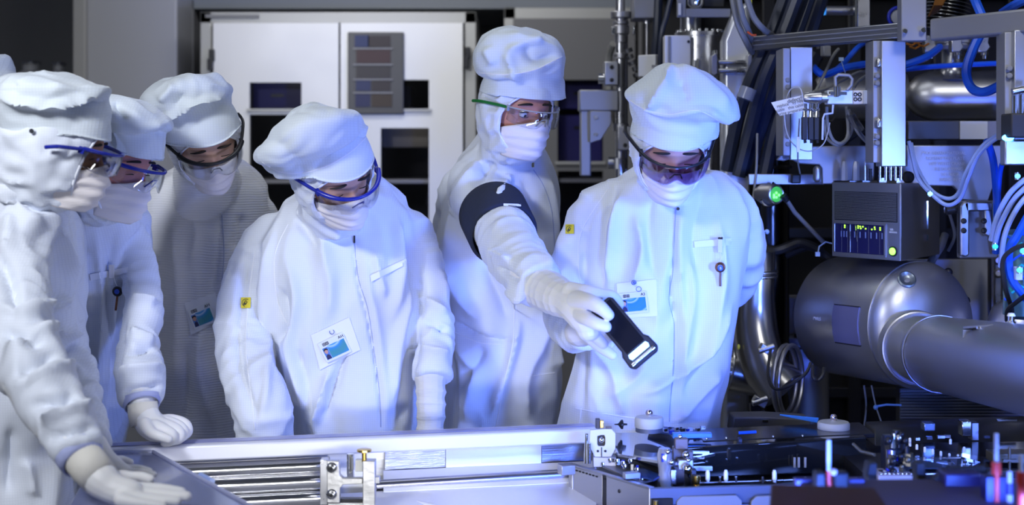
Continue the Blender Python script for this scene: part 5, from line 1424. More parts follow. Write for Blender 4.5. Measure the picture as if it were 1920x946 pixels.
for (a_, b_) in ((.1, .12), (.3, .12), (.55, .12), (.8, .12)): q.box(A0 + e1 * a_ + e2 * .3 + UZ * (ztop + .006), (.02, .02, .012))
q.build('top_screw', M_STEEL, t)
for (px_, w_, h_, m_) in ((1583, 12, 36, 'p'), (1605, 13, 36, 'p'), (1622, 3, 36, 'c'), (1632, 5, 22, 'b'), (1650, 5, 26, 'r'), (1661, 6, 26, 'r'), (1670, 6, 26, 'r'), (1679, 6, 26, 'r'), (1689, 6, 26, 'r')):
    d = 3.80 - (px_ - 1583) * .0010; c0 = P(px_, 338, d)
    if m_ == 'p':
        q = MB(); q.tube([c0, c0 + UZ * h_ * .75 * d / F, c0 + UZ * h_ * d / F], [w_ * .55 * d / F, w_ * .5 * d / F, w_ * .3 * d / F], 6); q.build('connector_plug', mat('ribbed_plug', (.45, .45, .45), .3, .5), t, sharp=20)
    else:
        q = MB(); q.cyl(c0, c0 + UZ * h_ * d / F, w_ * .5 * d / F, seg=14)
        for z_ in (.3, .6, .9): q.cyl(c0 + UZ * h_ * z_ * d / F, c0 + UZ * (h_ * z_ + 2) * d / F, w_ * .65 * d / F, seg=14)
        q.build('terminal_post', M_CHROME if m_ != 'b' else M_BLACK, t)
s2 = e2.normalized(); n2 = Vector((e2.y, -e2.x, 0)).normalized()
if n2.x < 0: n2 = -n2
for (u, v0, v1) in ((.62, .25, .62), (.62, .70, .78)):
    q = MB(); c = B0 + e2 * u; q.box(c + n2 * .004 + UZ * (ztop + (zbot - ztop) * (v0 + v1) / 2), (.004, .006, (v1 - v0) * (ztop - zbot))); q.build('side_clip', M_CHROME, t)

# ------------------------------------------------------------------ sensor arm, note, hanging connectors
t = thing('probe_holder', 'pale aluminium arm with a tapered steel nose and loop handle held on the post', 'sensor arm', P(1590, 196, 3.7))
MB().pbox(1552, 169, 1640, 195, 3.68, .04).build('arm_block', mat('pale_aluminium', (.72, .77, .86), .35, .4), t, bevel=.002)
MB().pbox(1600, 169, 1619, 195, 3.675, .045).build('contact_insert', mat('cream_plastic', (.7, .66, .6), .5), t, bevel=.002)
for x_ in (1604, 1612):
    for y_ in (177, 186): MB().torus(P(x_, y_, 3.673), (0, 1, 0), .004, .0014, 14, 6).build('contact_ring', M_INK, t)
MB().lathe(P(1505, 183, 3.69), P(1552, 183, 3.69), [(0, .008), (.003, .011), (.02, .015), (.046, .017), (.048, .013), (.065, .013)], 28).build('nose', M_STEEL, t)
MB().tube([P(1567, 170, 3.67), P(1566, 145, 3.67), P(1572, 140, 3.67), P(1592, 141, 3.67), P(1598, 148, 3.67), P(1596, 160, 3.67), P(1588, 169, 3.67)], .0045, 12).build('loop_handle', M_ALUP, t)
q = MB(); q.cyl(P(1568, 162, 3.66), P(1568, 182, 3.66), .007); q.cyl(P(1573, 162, 3.66), P(1573, 180, 3.66), .005); q.pbox(1557, 172, 1588, 178, 3.655, .02); q.build('clamp_stud', M_CHROME, t)
MB().tube([P(1562, 196, 3.67), P(1561, 212, 3.67), P(1546, 214, 3.67), P(1543, 222, 3.67), P(1542, 262, 3.67)], .0028, 8).build('stop_wire', mat('pale_blue_wire', (.55, .62, .85), .4), t)
for k, x_ in enumerate((1509, 1521, 1532)):
    c = thing('coaxial_connector', ('leftmost', 'middle', 'rightmost')[k] + ' of three black sleeved connectors hanging under the steel nose', 'connector', P(x_, 262, 3.69), 'hanging black connectors')
    MB().lathe(P(x_, 194, 3.69), P(x_, 220, 3.69), [(0, .006), (.012, .006), (.014, .0085), (.018, .0085), (.02, .006), (.036, .0075)], 20).build('plug', M_CHROME, c)
    MB().pbox(x_ - 5, 219, x_ + 5, 262, 3.682, .016).build('sleeve', M_BLACKR, c, bevel=.002)
    MB().tube([P(x_, 261, 3.69), P(x_ + 1, 268, 3.69)], .004, 8).build('sleeve_end', M_CABLEB, c)
note = thing('paper_note', 'torn white note with black handwriting hooked beside the steel nose', 'note', P(1478, 217, 3.72))
q = [(1446, 192), (1506, 178), (1508, 208), (1462, 217), (1454, 206)]
MB().prism([P(a_, b_, 3.72 - .0006 * (a_ - 1446)) for a_, b_ in q], (0, .0008, 0)).build('paper', mat('note_paper', (.78, .78, .76), .8), note)
dirx = (P(1506, 178, 3.685) - P(1446, 192, 3.72)); z_ = (0, 0, 1)
for k, (s_, xx, yy, sz) in enumerate((('defect!!', 1491, 187, .014), ('replace   by new', 1482, 194, .011), ('cable   this cable', 1481, 202, .011), ('during preparation', 1484, 209, .011))):
    text_obj(s_, sz, P(xx, yy, 3.715 - .0006 * (xx - 1446)), dirx, z_, M_INK, note, ext=.0002)
cable('note_wire', [(1507, 196, 3.68), (1502, 168, 3.68), (1490, 163, 3.70), (1478, 175, 3.72), (1471, 210, 3.73), (1476, 250, 3.73), (1494, 276, 3.72), (1520, 283, 3.7), (1545, 268, 3.68), (1556, 230, 3.7)], 1.1, mat('thin_clear_wire', (.5, .5, .5), .3), label='thin clear wire looping around the handwritten note', cat='wire', k=10)
MB().pbox(1494, 256, 1500, 285, 3.70, .003).build('wire_tag', M_SEAM, label='narrow white tag on the wire below the note', cat='tag')
cable('wire', [(1499, 222, 3.71), (1497, 256, 3.71), (1496, 300, 3.73), (1500, 325, 3.8)], 1.5, M_CABLE, label='grey wire hanging from the narrow white tag to the strap', cat='wire')
for pts, r, m_, lb in (([(1525, 172, 3.75), (1550, 165, 3.8), (1580, 150, 3.9), (1612, 135, 4.0), (1640, 134, 4.05)], 3, M_CABLE, 'grey cable rising from the arm towards the right post'),
                       ([(1530, 170, 3.8), (1545, 140, 3.85), (1562, 105, 3.9), (1572, 92, 3.95)], 3, M_CABLE, 'grey cable climbing to the small connector under the beam'),
                       ([(1600, 166, 3.85), (1612, 150, 3.9), (1640, 132, 4.0)], 3, M_CABLE, 'short grey cable bending behind the loop handle'),
                       ([(1550, 200, 3.75), (1552, 235, 3.75), (1562, 262, 3.75), (1578, 268, 3.76), (1590, 250, 3.78), (1587, 200, 3.8)], 3.2, M_CABLE, 'grey cable hanging in a deep loop below the arm'),
                       ([(1546, 225, 3.8), (1550, 258, 3.78), (1575, 272, 3.78), (1597, 245, 3.8), (1592, 205, 3.82)], 3, M_CABLE, 'second grey cable looping under the arm'),
                       ([(1590, 205, 3.75), (1596, 225, 3.75), (1618, 255, 3.78), (1645, 280, 3.8)], 2.6, M_CABLE, 'grey cable fanning down right from the clear sleeve'),
                       ([(1596, 215, 3.76), (1606, 245, 3.76), (1630, 272, 3.8), (1650, 288, 3.85)], 2.6, M_CABLE, 'lower grey cable fanning from the clear sleeve'),
                       ([(1556, 285, 3.9), (1590, 262, 3.9), (1620, 245, 3.92), (1645, 262, 3.95)], 5, M_CABLEB, 'black cable curled behind the grey loops'),
                       ([(1524, 125, 4.1), (1545, 140, 4.1), (1580, 128, 4.05), (1625, 120, 4.0), (1642, 122, 4.0)], 7, M_BLUEH, 'blue hose curving behind the upper beam gap'),
                       ([(1560, 138, 4.12), (1585, 115, 4.1), (1605, 92, 4.1), (1620, 80, 4.15)], 5, M_BLUEH, 'blue hose climbing diagonally to the beam'),
                       ([(1695, 122, 3.95), (1730, 110, 3.95), (1750, 98, 3.98), (1762, 88, 4.02)], 7, M_BLUEH, 'blue hose with a grey sleeve right of the right post'),
                       ([(1698, 130, 4.02), (1760, 124, 4.02), (1885, 118, 4.02)], 5, M_BLUEH, 'straight blue hose lying on the manifold pipe'),
                       ([(1822, -14, 3.5), (1834, 14, 3.45), (1848, 46, 3.41)], 9, M_BLUEH, 'blue hose entering from the top edge above the right beam'),
                       ([(1935, -6, 3.3), (1905, 8, 3.35), (1880, 24, 3.45)], 9, M_BLUEH, 'blue hose slanting across the upper right corner'),
                       ([(1840, 60, 3.62), (1822, 98, 3.6), (1812, 135, 3.58), (1822, 165, 3.55), (1848, 172, 3.5), (1890, 152, 3.45)], 9, M_BLUEH, 'thick bright blue hose bent in a U in front of the manifold pipe'),
                       ([(1704, 265, 3.72), (1712, 300, 3.7), (1722, 335, 3.68), (1745, 362, 3.64), (1775, 384, 3.6), (1800, 372, 3.57), (1815, 335, 3.53), (1835, 290, 3.48), (1868, 260, 3.42), (1894, 254, 3.36)], 4, M_PALET, 'outer pale tube sagging from the right post to the glowing valve'),
                       ([(1708, 268, 3.74), (1718, 310, 3.72), (1745, 355, 3.66), (1775, 372, 3.62), (1797, 362, 3.59), (1812, 322, 3.54), (1838, 278, 3.5), (1872, 252, 3.44), (1894, 250, 3.38)], 4, M_PALET, 'inner pale tube sagging beside the outer one'),
                       ([(1850, 262, 3.6), (1862, 300, 3.62), (1868, 360, 3.66), (1870, 420, 3.69), (1867, 474, 3.715)], 7, M_BLUEH, 'blue hose running straight down beside the handle bracket'),
                       ([(1896, 292, 3.5), (1878, 310, 3.55), (1872, 360, 3.58), (1872, 420, 3.6)], 5, M_BLUEH, 'narrow blue hose merging beside the straight one'),
                       ([(1930, 330, 3.2), (1895, 360, 3.22), (1870, 405, 3.25), (1858, 450, 3.28)], 5, M_PALET, 'uppermost pale tube fanning out at the right edge'),
                       ([(1930, 345, 3.2), (1900, 375, 3.22), (1876, 420, 3.25), (1864, 462, 3.28)], 5, M_PALET, 'middle pale tube fanning out at the right edge'),
                       ([(1930, 362, 3.2), (1906, 392, 3.2), (1884, 440, 3.22), (1876, 500, 3.25)], 5, M_PALET, 'lowest pale tube fanning out at the right edge'),
                       ([(1930, 400, 3.15), (1908, 440, 3.15), (1892, 470, 3.15), (1896, 520, 3.15), (1925, 560, 3.15)], 8, M_BLUEH, 'bright blue hose with white tape at the right edge'),
                       ([(1925, 458, 3.1), (1898, 468, 3.12), (1880, 490, 3.14), (1885, 540, 3.16), (1897, 580, 3.2), (1894, 604, 3.25)], 4.5, M_CABLEB, 'black cable curving down to the pipe fitting at the right edge'),
                       ([(1930, 548, 3.1), (1906, 566, 3.15), (1890, 580, 3.2), (1888, 600, 3.24)], 4.5, M_CABLEB, 'black cable joining from the right edge above the pipe'),
                       ([(1462, 385, 3.95), (1500, 430, 3.98), (1535, 455, 4.0), (1560, 478, 4.0)], 0, None, ''),
                       ([(1350, 440, 4.2), (1400, 455, 4.15), (1450, 470, 4.1), (1500, 455, 4.1), (1540, 470, 4.05)], 9, M_CABLEB, 'upper black cable lying behind the green sight glass rod'),
                       ([(1420, 490, 4.2), (1470, 478, 4.15), (1520, 462, 4.1), (1560, 490, 4.05)], 8, M_CABLEB, 'lower black cable behind the tank'),
                       ([(1446, 650, 3.85), (1440, 700, 3.8), (1452, 728, 3.76), (1480, 722, 3.74), (1510, 700, 3.74), (1520, 680, 3.76)], 3, M_CABLEB, 'thin black cable swinging from the clamp to the tank foot'),
                       ([(1524, 684, 3.72), (1525, 706, 3.70), (1534, 712, 3.70), (1543, 702, 3.70), (1545, 690, 3.72)], 3.5, M_CABLEB, 'short black cable loop under the tank'),
                       ([(1620, 722, 3.9), (1624, 760, 3.9), (1620, 800, 3.9)], 1.8, M_CABLE, 'left thin grey wire hanging under the tank'),
                       ([(1634, 722, 3.88), (1642, 760, 3.88), (1654, 795, 3.88)], 1.5, M_CABLE, 'right thin grey wire hanging under the tank'),
                       ([(1420, 250, 4.0), (1418, 320, 3.98), (1410, 400, 3.98), (1412, 470, 4.0)], 2.4, M_CABLE, 'thin grey cable down the black tube'),
                       ([(1780, 400, 3.9), (1790, 440, 3.92), (1778, 470, 3.95)], 3, M_CABLE, 'grey cable hanging left of the handle bracket'),
                       ([(1534, -10, 4.2), (1526, 40, 4.2), (1534, 90, 4.25)], 3, M_CABLE, 'grey cable at the top edge left of the light barrier'),
                       ([(1510, -10, 4.15), (1500, 30, 4.15), (1508, 62, 4.2)], 3, M_CABLE, 'grey cable beside the hose bundle at the top edge'),
                       ):
    if m_: cable('hose' if 'hose' in lb or 'tube' in lb else ('wire' if 'wire' in lb else 'cable'), pts, r, m_, label=lb, cat='hose' if 'hose' in lb else ('tube' if 'tube' in lb else ('wire' if 'wire' in lb else 'cable')))
MB().tube([P(1594, 215, 3.74), P(1602, 228, 3.75), P(1612, 242, 3.77)], .012, 12).build('cable_sleeve', clear('sleeve_clear', (.75, .75, .78), .15, .2), label='clear sleeve holding the fanned grey cables', cat='sleeve')
MB().box(P(1548, 96, 3.95), (.024, .02, .03), rz=.3).build('connector', mat('cable_grey_plastic', (.33, .33, .33), .5), label='small grey two pole connector under the beam', cat='connector', bevel=.003)
q = MB(); q.box(P(1577, 111, 3.9), (.012, .008, .010)); q.tube([P(1577, 113, 3.9), P(1581, 125, 3.9), P(1585, 137, 3.92)], .0013, 6); q.build('cable_tie', mat('pale_tie', (.45, .6, .85), .5), label='pale tie hanging on the blue hose in the beam gap', cat='cable tie')
for x_, y_, d_ in ((1536, 462, 3.95),):
    q = MB(); q.tube([P(1533, 478, d_), P(1536, 462, d_), P(1548, 453, d_), P(1560, 456, d_)], .002, 8); q.box(P(1533, 476, d_), (.012, .008, .012)); q.build('cable_tie', mat('pale_tie', (.45, .6, .85), .5), label='pale tie around the black cables left of the module', cat='cable tie')
q = MB(); q.tube([P(1640, 762, 3.86), P(1662, 758, 3.86), P(1690, 759, 3.86)], .003, 8); q.ball(P(1642, 763, 3.855), .007, 10); q.build('cable_tie', mat('blue_tie', (.15, .32, .75), .5), label='blue tie on the wires under the tank', cat='cable tie')
q = MB(); q.tube([P(1423, 432, 3.9), P(1436, 434, 3.9)], .003, 8); q.ball(P(1438, 434, 3.9), .007, 8); q.build('cable_tie', mat('pale_tie', (.45, .6, .85), .5), label='pale tie peeking out beside the right worker elbow', cat='cable tie')

# light barrier at the upper edge
t = thing('light_barrier', 'small sensor head with blue and yellow lights near the top edge', 'sensor', P(1570, 30, 4.2))
MB().cyl(P(1548, 20, 4.2), P(1606, 20, 4.2), .014).build('barrel', M_STEELR, t)
MB().pbox(1536, 13, 1548, 28, 4.185, .03).build('head', mat('blue_lit_plastic', (.02, .2, .8), .3, emis=(.05, .35, 1), estr=1.2), t, bevel=.003)
for x_ in (1539, 1544): MB().pbox(x_ - 1.6, 13, x_ + 1.6, 18, 4.18, .006).build('indicator_light', mat('yellow_led', (.9, .9, .1), .4, emis=(.9, 1, .1), estr=2), t)
t = thing('square_tube', 'bright square steel tube standing above the long beam', 'tube', P(1618, 60, 4.1))
MB().pbox(1607, -30, 1632, 58, 4.1, .05).build('wall', M_STEEL, t, bevel=.003)
MB().pbox(1603, -30, 1607, 58, 4.08, .02).build('edge_strip', M_CHROME, t)
t = thing('shutoff_valve', 'small dark blue and grey valve wheel left of the upright plate', 'valve', P(1680, 44, 3.9))
MB().lathe(P(1684, 32, 3.88), P(1684, 32, 3.95), [(0, .008), (.002, .018), (.014, .02)], 24).build('hub', M_GREYP, t)
MB().torus(P(1684, 32, 3.9), (0, 1, 0), .026, .005, 28, 8).build('rim', M_BLUEP, t)
q = MB()
for (x_, y_) in ((1710, 82), (1722, 78), (1732, 84), (1716, 88)): q.tube([P(x_ - 10, y_, 3.75), P(x_, y_ + 3, 3.72), P(x_ + 9, y_ - 2, 3.75)], .003, 6)
q.build('ribbon_wires', mat('orange_wire', (.35, .12, .01), .5), label='bunch of orange and yellow wires under the upright plate', cat='wires', kind='stuff')
q = MB()
for k in range(8): q.tube([P(1742 + k * 2, 30 - k, 3.9), P(1752 + k * 2, 10, 3.85), P(1760 + k * 3, -20, 3.9)], .003, 6)
q.build('ribbon_wires', mat('orange_wire2', (.18, .07, .01), .5), label='orange wires beside the bellows at the top edge', cat='wires', kind='stuff')

# glowing valve block at the right edge
t = thing('valve_block', 'black valve block with steel pins and a bright blue light at the right edge', 'valve', P(1905, 310, 3.2))
MB().pbox(1896, 212, 1960, 258, 3.2, .07).build('block', M_BLACKR, t, bevel=.004)
for x_ in (1902, 1914): MB().cyl(P(x_, 174, 3.22), P(x_, 212, 3.22), .0055).build('pin', M_CHROME, t)
MB().tube([P(1898, 172, 3.2), P(1915, 168, 3.2), P(1960, 166, 3.2)], .008, 12).build('cross_pin', M_STEEL, t)
MB().pbox(1884, 262, 1960, 310, 3.24, .035).build('lower_block', M_ALU, t, bevel=.004)
bl = mat('blue_glow', (.1, .5, 1), .4, emis=(.08, .42, 1.0), estr=9)
MB().ball(P(1890, 258, 3.24), .010, 12, (1.4, .8, .8)).build('valve_light', bl, t)
for (x_, y_, m_, lb) in ((1744, 363, bl, 'small glowing blue fitting where the sagging tubes cross'), (1908, 330, mat('blue_glow_soft', (.1, .5, 1), .4, emis=(.1, .4, 1.0), estr=3), 'soft blue fitting light below the valve block'), (1918, 470, mat('cyan_glow', (.1, .8, .9), .4, emis=(.05, .8, .9), estr=3), 'cyan fitting light near the right edge'),
                         (1912, 506, mat('green_glow', (.1, .9, .4), .4, emis=(.05, .9, .35), estr=2.5), 'green fitting light on the round unit at the right edge'), (1866, 462, mat('teal_glow', (.05, .6, .5), .4, emis=(.02, .5, .45), estr=1.5), 'teal fitting light below the blue hoses')):
    t = thing('fitting_light', lb, 'indicator light', P(x_, y_, 3.2 if x_ > 1800 else 3.6))
    c = P(x_, y_, (3.19 if y_ < 400 else 3.12) if x_ > 1850 else 3.58)
    MB().ball(c, .0055, 12, (1.2, .8, 1)).build('lens', m_, t)
    MB().cyl(c + Vector((0, .004, -.008)), c + Vector((0, .004, .008)), .005, seg=12).build('fitting_body', M_STEEL, t)
t = thing('round_unit', 'dark round steel unit wrapped with teal wires at the right edge', 'unit', P(1925, 600, 3.3))
MB().lathe(P(1918, 430, 3.36), P(1922, 600, 3.36), [(0, .03), (.01, .045), (.2, .05), (.21, .03)], 32).build('shell', mat('teal_steel', (.10, .22, .24), .3, .8), t)
for k in range(7):
    y_ = 440 + k * 20
    MB().tube([P(1884 + (k % 3) * 5, y_, 3.28), P(1898, y_ + 8, 3.26), P(1915, y_ - 4, 3.25), P(1935, y_ + 10, 3.25)], .0032, 8).build('wire', mat('teal_wire', (.01, .35, .35), .4) if k % 2 else M_BLUEH, t)
MB().pbox(1905, 500, 1918, 525, 3.13, .02).build('tape_band', mat('white_tape', (.6, .68, .9), .5), t, bevel=.002)
t = thing('pipe_fitting', 'small white fitting on top of the large pipe at the right edge', 'fitting', P(1896, 610, 3.0))
MB().lathe(P(1896, 608, 3.02), P(1896, 590, 3.02), [(0, .010), (.006, .010), (.008, .007), (.02, .007)], 14).build('nut', M_CHROME, t)
MB().lathe(P(1896, 592, 3.02), P(1896, 586, 3.02), [(0, .009), (.006, .006)], 14).build('cap', M_SEAM, t)

# ------------------------------------------------------------------ black tube with the sight glass
t = thing('black_tube', 'glossy black vertical tube with steel highlights behind the right worker', 'tube', (P(1448, 0, 4.15).x, 4.15, 0))
MB().lathe((P(1440, 0, 4.18).x, 4.18, 0), (P(1440, 0, 4.18).x, 4.18, 1.62), [(0, .062), (1.6, .062), (1.62, .045)], 40).build('wall', mat('black_steel', (.05, .05, .055), .16, 1), t)
MB().torus((P(1440, 0, 4.18).x, 4.18, 1.46), (0, 0, 1), .064, .006, 36, 8).build('weld_ring', M_BLACK, t)
t = thing('sight_glass', 'round sight glass glowing green with a grey rod running down right', 'sight glass', P(1452, 384, 3.95))
a_ = P(1456, 364, 3.92); ax = Vector((-.6, 1, 0)).normalized()
MB().lathe(a_ + ax * .004, a_ + ax * .07, [(0, .026), (.006, .028), (.05, .028), (.052, .022), (.066, .022)], 28).build('barrel', M_STEELR, t)
MB().torus(a_ + ax * .002, ax, .0245, .0035, 28, 8).build('bezel', M_STEEL, t)
MB().lathe(a_ + ax * .001, a_ + ax * .01, [(0, .021), (.004, .022)], 24).build('lit_glass', mat('sight_green', (.1, .5, .1), .2, emis=(.06, .55, .04), estr=.6), t)
for k in range(5): MB().ball(a_ + Vector((-.008 + .007 * (k % 3), -.004, -.008 + .006 * (k // 2))), .004, 8).build('inner_bead', mat('bead_green', (.4, .9, .4), .1, emis=(.25, 1, .15), estr=1.1), t)
MB().torus(a_ + ax * .03, ax, .033, .004, 28, 8, .4, 4.2).build('retaining_clip', M_CHROME, t)
MB().tube([P(1472, 370, 3.93), P(1490, 398, 3.96), P(1545, 455, 4.02)], .0062, 12).build('rod', M_CABLE, t)
MB().lathe(P(1468, 366, 3.925), P(1478, 380, 3.935), [(0, .010), (.014, .010), (.016, .007), (.022, .007)], 14).build('gland', M_BLACK, t)

# ------------------------------------------------------------------ elbow pipe, pump stand and tank
t = thing('elbow_pipe', 'steel elbow pipe curving beside the right worker hip', 'vacuum pipe', P(1420, 780, 4.0))
pts = [(1420, 470, 4.05, 34), (1416, 540, 4.05, 36), (1415, 590, 4.05, 40), (1420, 640, 4.03, 42), (1436, 690, 4.0, 44), (1470, 730, 3.97, 46)]
sp = smooth_path(pts, 6); MB().tube([P(*p[:3]) for p in sp], [p[3] * p[2] / F for p in sp], 36).build('elbow', mat('dark_stainless', (.42, .41, .40), .25, 1), t)
for y in (506, 514): MB().lathe(P(1418, y, 4.05), P(1418, y + 6, 4.05), [(0, .056), (.003, .060), (.006, .060), (.009, .056)], 36).build('flange', M_STEEL, t)
MB().ball(P(1385, 650, 3.985), .004, 8, (1, .4, 2)).build('inspection_mark', M_YEL, t)
t = thing('branch_pipe', 'short horizontal steel branch pipe low behind the worker hip', 'vacuum pipe', P(1375, 735, 4.15))
MB().lathe(P(1345, 690, 4.12), P(1420, 706, 4.12), [(0, .03), (.004, .052), (.015, .057), (.13, .057)], 36).build('shell', mat('dark_stainless', (.42, .41, .40), .25, 1), t)
MB().torus(P(1368, 695, 4.12), (1, 0, -.2), .058, .003, 32, 6).build('weld_ring', M_STEEL, t)
t = thing('clamp_band', 'wide steel clamp band with two screw blocks joining elbow and stand', 'clamp', P(1440, 780, 3.93))
c = P(1472, 712, 3.9)
q = MB(); q.torus(c, (.85, -.5, 0), .094, .007, 44, 10, 0, 2 * pi); q.torus(c + Vector((.014, -.008, 0)), (.85, -.5, 0), .096, .006, 44, 8); q.build('band', M_STEELR, t)
for (x_, y_) in ((1436, 654), (1424, 752)):
    q = MB(); q.box(P(x_, y_, 3.86), (.036, .03, .02), R=Matrix.Rotation(.5, 3, 'Y')); q.cyl(P(x_ - 14, y_ + 4, 3.85), P(x_ + 16, y_ - 6, 3.85), .008); q.build('screw_block', M_STEEL, t, bevel=.002)
q = MB(); q.pbox(1408, 758, 1426, 772, 3.87, .03); q.cyl(P(1419, 770, 3.88), P(1419, 830, 3.88), .004); q.cyl(P(1431, 768, 3.88), P(1431, 830, 3.88), .004); q.build('support_rod', M_BLACK, t)

D = 4.38
t = thing('pump_stand', 'upright steel pump column with a bolted flange under the tank', 'pump column', (P(1500, 0, D).x, D, 0))
MB().pbox(1451, 557, 1530, 628, D - .02, .08).build('upper_box', M_ALUP, t, bevel=.004)
MB().lathe(P(1492, 626, D), P(1492, 648, D), [(0, .090), (.003, .097), (.028, .097), (.031, .09)], 44).build('flange', M_STEELR, t)
for k in range(8):
    an = pi + pi * (k + .5) / 8; c = P(1492, 626, D) + Vector((.084 * math.cos(an), .084 * math.sin(an), 0))
    MB().cyl(c, c + UZ * .012, .006, seg=10).build('bolt', M_BLACK, t)
x_ = P(1505, 0, D)
MB().lathe((x_.x, D, P(0, 648, D).z), (x_.x, D, 0), [(0, .079), (P(0, 648, D).z, .082)], 44).build('shell', M_STEELR, t)

t = thing('vacuum_tank', 'big brushed steel tank with a domed end and a square label plate', 'tank', P(1650, 735, 3.9))
A_ = P(1572, 590, 4.06); B_ = P(1722, 608, 3.76); ax = (B_ - A_).normalized(); L_ = (B_ - A_).length; rt = .166
prof = [(-.05, .02), (-.045, .07), (-.03, .115), (-.008, .150), (.015, rt), (L_, rt)]
M_TANK = mat('bead_blasted_steel', (.46, .47, .53), .38, .85, bump=.03, bscale=120)
MB().lathe(A_, B_, prof, 72).build('cylinder', M_TANK, t)
prof = [(L_ - .002, rt + .0015)] + [(L_ + .002 + .085 * math.sin(a2), rt * math.cos(a2) ** .85 if a2 < 1.5 else .002) for a2 in [k * pi / 2 / 14 for k in range(15)]]
MB().lathe(A_, B_, prof, 72).build('domed_end', M_TANK, t)
MB().torus(A_ + ax * L_, ax, rt + .001, .0025, 72, 6).build('weld_seam', M_STEELR, t)
# label plate wrapped on the cylinder
lz = Vector((0, 0, 1)); side = ax.cross(lz).normalized()
if side.y > 0: side = -side
upv = side.cross(ax).normalized()
if upv.z < 0: upv = -upv


def oncyl(s_, an, k=0): return A_ + ax * s_ + (side * math.cos(an) + upv * math.sin(an)) * (rt + k)


def cpatch(s0, s1, a0, a1, k0, k1, n=14):
    vs = []; fs = []
    for k_ in (k0, k1):
        for i in range(n + 1):
            for s_ in (s0, s1): vs.append(oncyl(s_, a0 + (a1 - a0) * i / n, k_))
    m = 2 * (n + 1)
    for i in range(n):
        fs += [(2 * i, 2 * i + 1, 2 * i + 3, 2 * i + 2), (m + 2 * i, m + 2 * i + 2, m + 2 * i + 3, m + 2 * i + 1), (2 * i, 2 * i + 2, m + 2 * i + 2, m + 2 * i), (2 * i + 1, m + 2 * i + 1, m + 2 * i + 3, 2 * i + 3)]
    fs += [(0, m, m + 1, 1), (2 * n, 2 * n + 1, m + 2 * n + 1, m + 2 * n)]
    return MB().add(vs, fs)


cpatch(.185, .29, -.30, .30, -.001, .0025).build('label_plate', mat('violet_film', (.20, .21, .42), .35, .5), t)
for a0 in (-.315, .30): cpatch(.188, .293, a0, a0 + .012, -.001, .004).build('plate_edge', M_BLACK, t)
text_obj('PWLS', .013, oncyl(.12, .04, .002), ax, upv, eng, t)
# port on the dome
for (pp, nn, rr, nm) in ((oncyl(L_ + .035, 1.02, -.030), (ax * .75 + upv * .55 + side * .35).normalized(), .024, 'port'),):
    MB().lathe(pp - nn * .02, pp + nn * .02, [(0, rr * 1.9), (.022, rr * 1.55), (.026, rr * 1.2)], 32).build('port_boss', M_TANK, t)
    MB().lathe(pp, pp + nn * .03, [(.0, rr), (.018, rr), (.02, rr * .85), (.016, rr * .6), (.014, rr * .3)], 32).build('port_ring', mat('teal_grey_steel', (.22, .25, .27), .35, .8), t)
for an in (.95, .35): MB().ball(oncyl(L_ + .01, pi - an, .0), .012, 12).build('lug', M_BLACK, t)
# big outlet pipe
t = thing('outlet_pipe', 'fat grey steel pipe leaving the tank dome and running off to the right', 'vacuum pipe', P(1850, 790, 3.1))
c0 = P(1722, 653, 3.60); c1 = P(1756, 662, 3.46); c2 = P(2030, 712, 2.62)
MB().lathe(c0, c1, [(-.03, .096), (.0, .090), (.012, .083), (.25, .083)], 48).build('neck', M_TANK, t)
dd = (c2 - c1).normalized()
MB().tube([c1 - dd * .02, c1, c1 + dd * .004, c2], [.082, .087, .090, .092], 56).build('shell', M_TANK, t)
MB().torus(c0 + (c1 - c0).normalized() * .0, (c1 - c0), .090, .005, 48, 8).build('weld_ring', M_STEELR, t)
MB().torus(c1 + dd * .03, dd, .0925, .002, 48, 6).build('weld_ring', M_STEELR, t)
q = MB(); b0 = P(1806, 614, 3.02); q.prism([P(a2, b2, 3.06) for a2, b2 in ((1806, 618), (1822, 616), (1822, 664), (1806, 660))], (.0, .006, 0)); q.prism([P(1806, 616, 3.06), P(1862, 612, 3.0), P(1862, 612, 3.08), P(1812, 616, 3.14)], (0, 0, .005)); q.build('mounting_bracket', M_ALU, t, bevel=.001)
MB().cyl(P(1836, 616, 3.03), P(1836, 611, 3.03), .006, seg=12).build('bolt', M_CHROME, t)
t = thing('side_drum', 'pale rounded steel drum shoulder behind the big pipe at the right edge', 'drum', P(1880, 640, 3.7))
MB().lathe(P(1905, 640, 3.75), P(1905, 560, 3.75), [(0, .075), (.05, .075), (.09, .06), (.112, .03)], 40).build('shell', M_TANK, t)
# finned panel below
t = thing('finned_panel', 'dark grey horizontally ribbed panel below the big pipe', 'panel', P(1820, 800, 3.95))
MB().pbox(1687, 728, 2000, 815, 3.97, .04).build('panel_sheet', mat('fin_dark', (.07, .07, .07), .5, .3), t)
g = MB()
for k in range(14): g.pbox(1688, 731 + k * 5.6, 2000, 733.5 + k * 5.6, 3.962, .01)
g.build('ribs', mat('fin_grey', (.16, .16, .16), .45, .4), t)
# ------------------------------------------------------------------ bench, rail and trough
RZ = .87


def PZ(px, py, z):
    """point on the level plane z seen at that picture position"""
    D_ = (CZ - z) * F / (py - HY)
    return P(px, py, D_)


M_RAIL = mat('pale_rail', (.80, .80, .86), .35, .1, rvar=.05, bscale=4)
M_TROUGH = mat('polished_sheet', (.92, .92, .94), .38, .6, bump=.10, bscale=16, stretch=(.5, 1, 6))
M_TUBE = mat('polished_tube', (.80, .80, .82), .16, 1, bump=.12, bscale=10, stretch=(1, 2, 8))
M_WORN = mat('worn_steel', (.55, .54, .52), .42, .9, bump=.25, bscale=60, var=.12, vscale=30)
M_PALEBLUE = mat('blue_grey_panel', (.24, .27, .46), .18, .1, coat=.3)

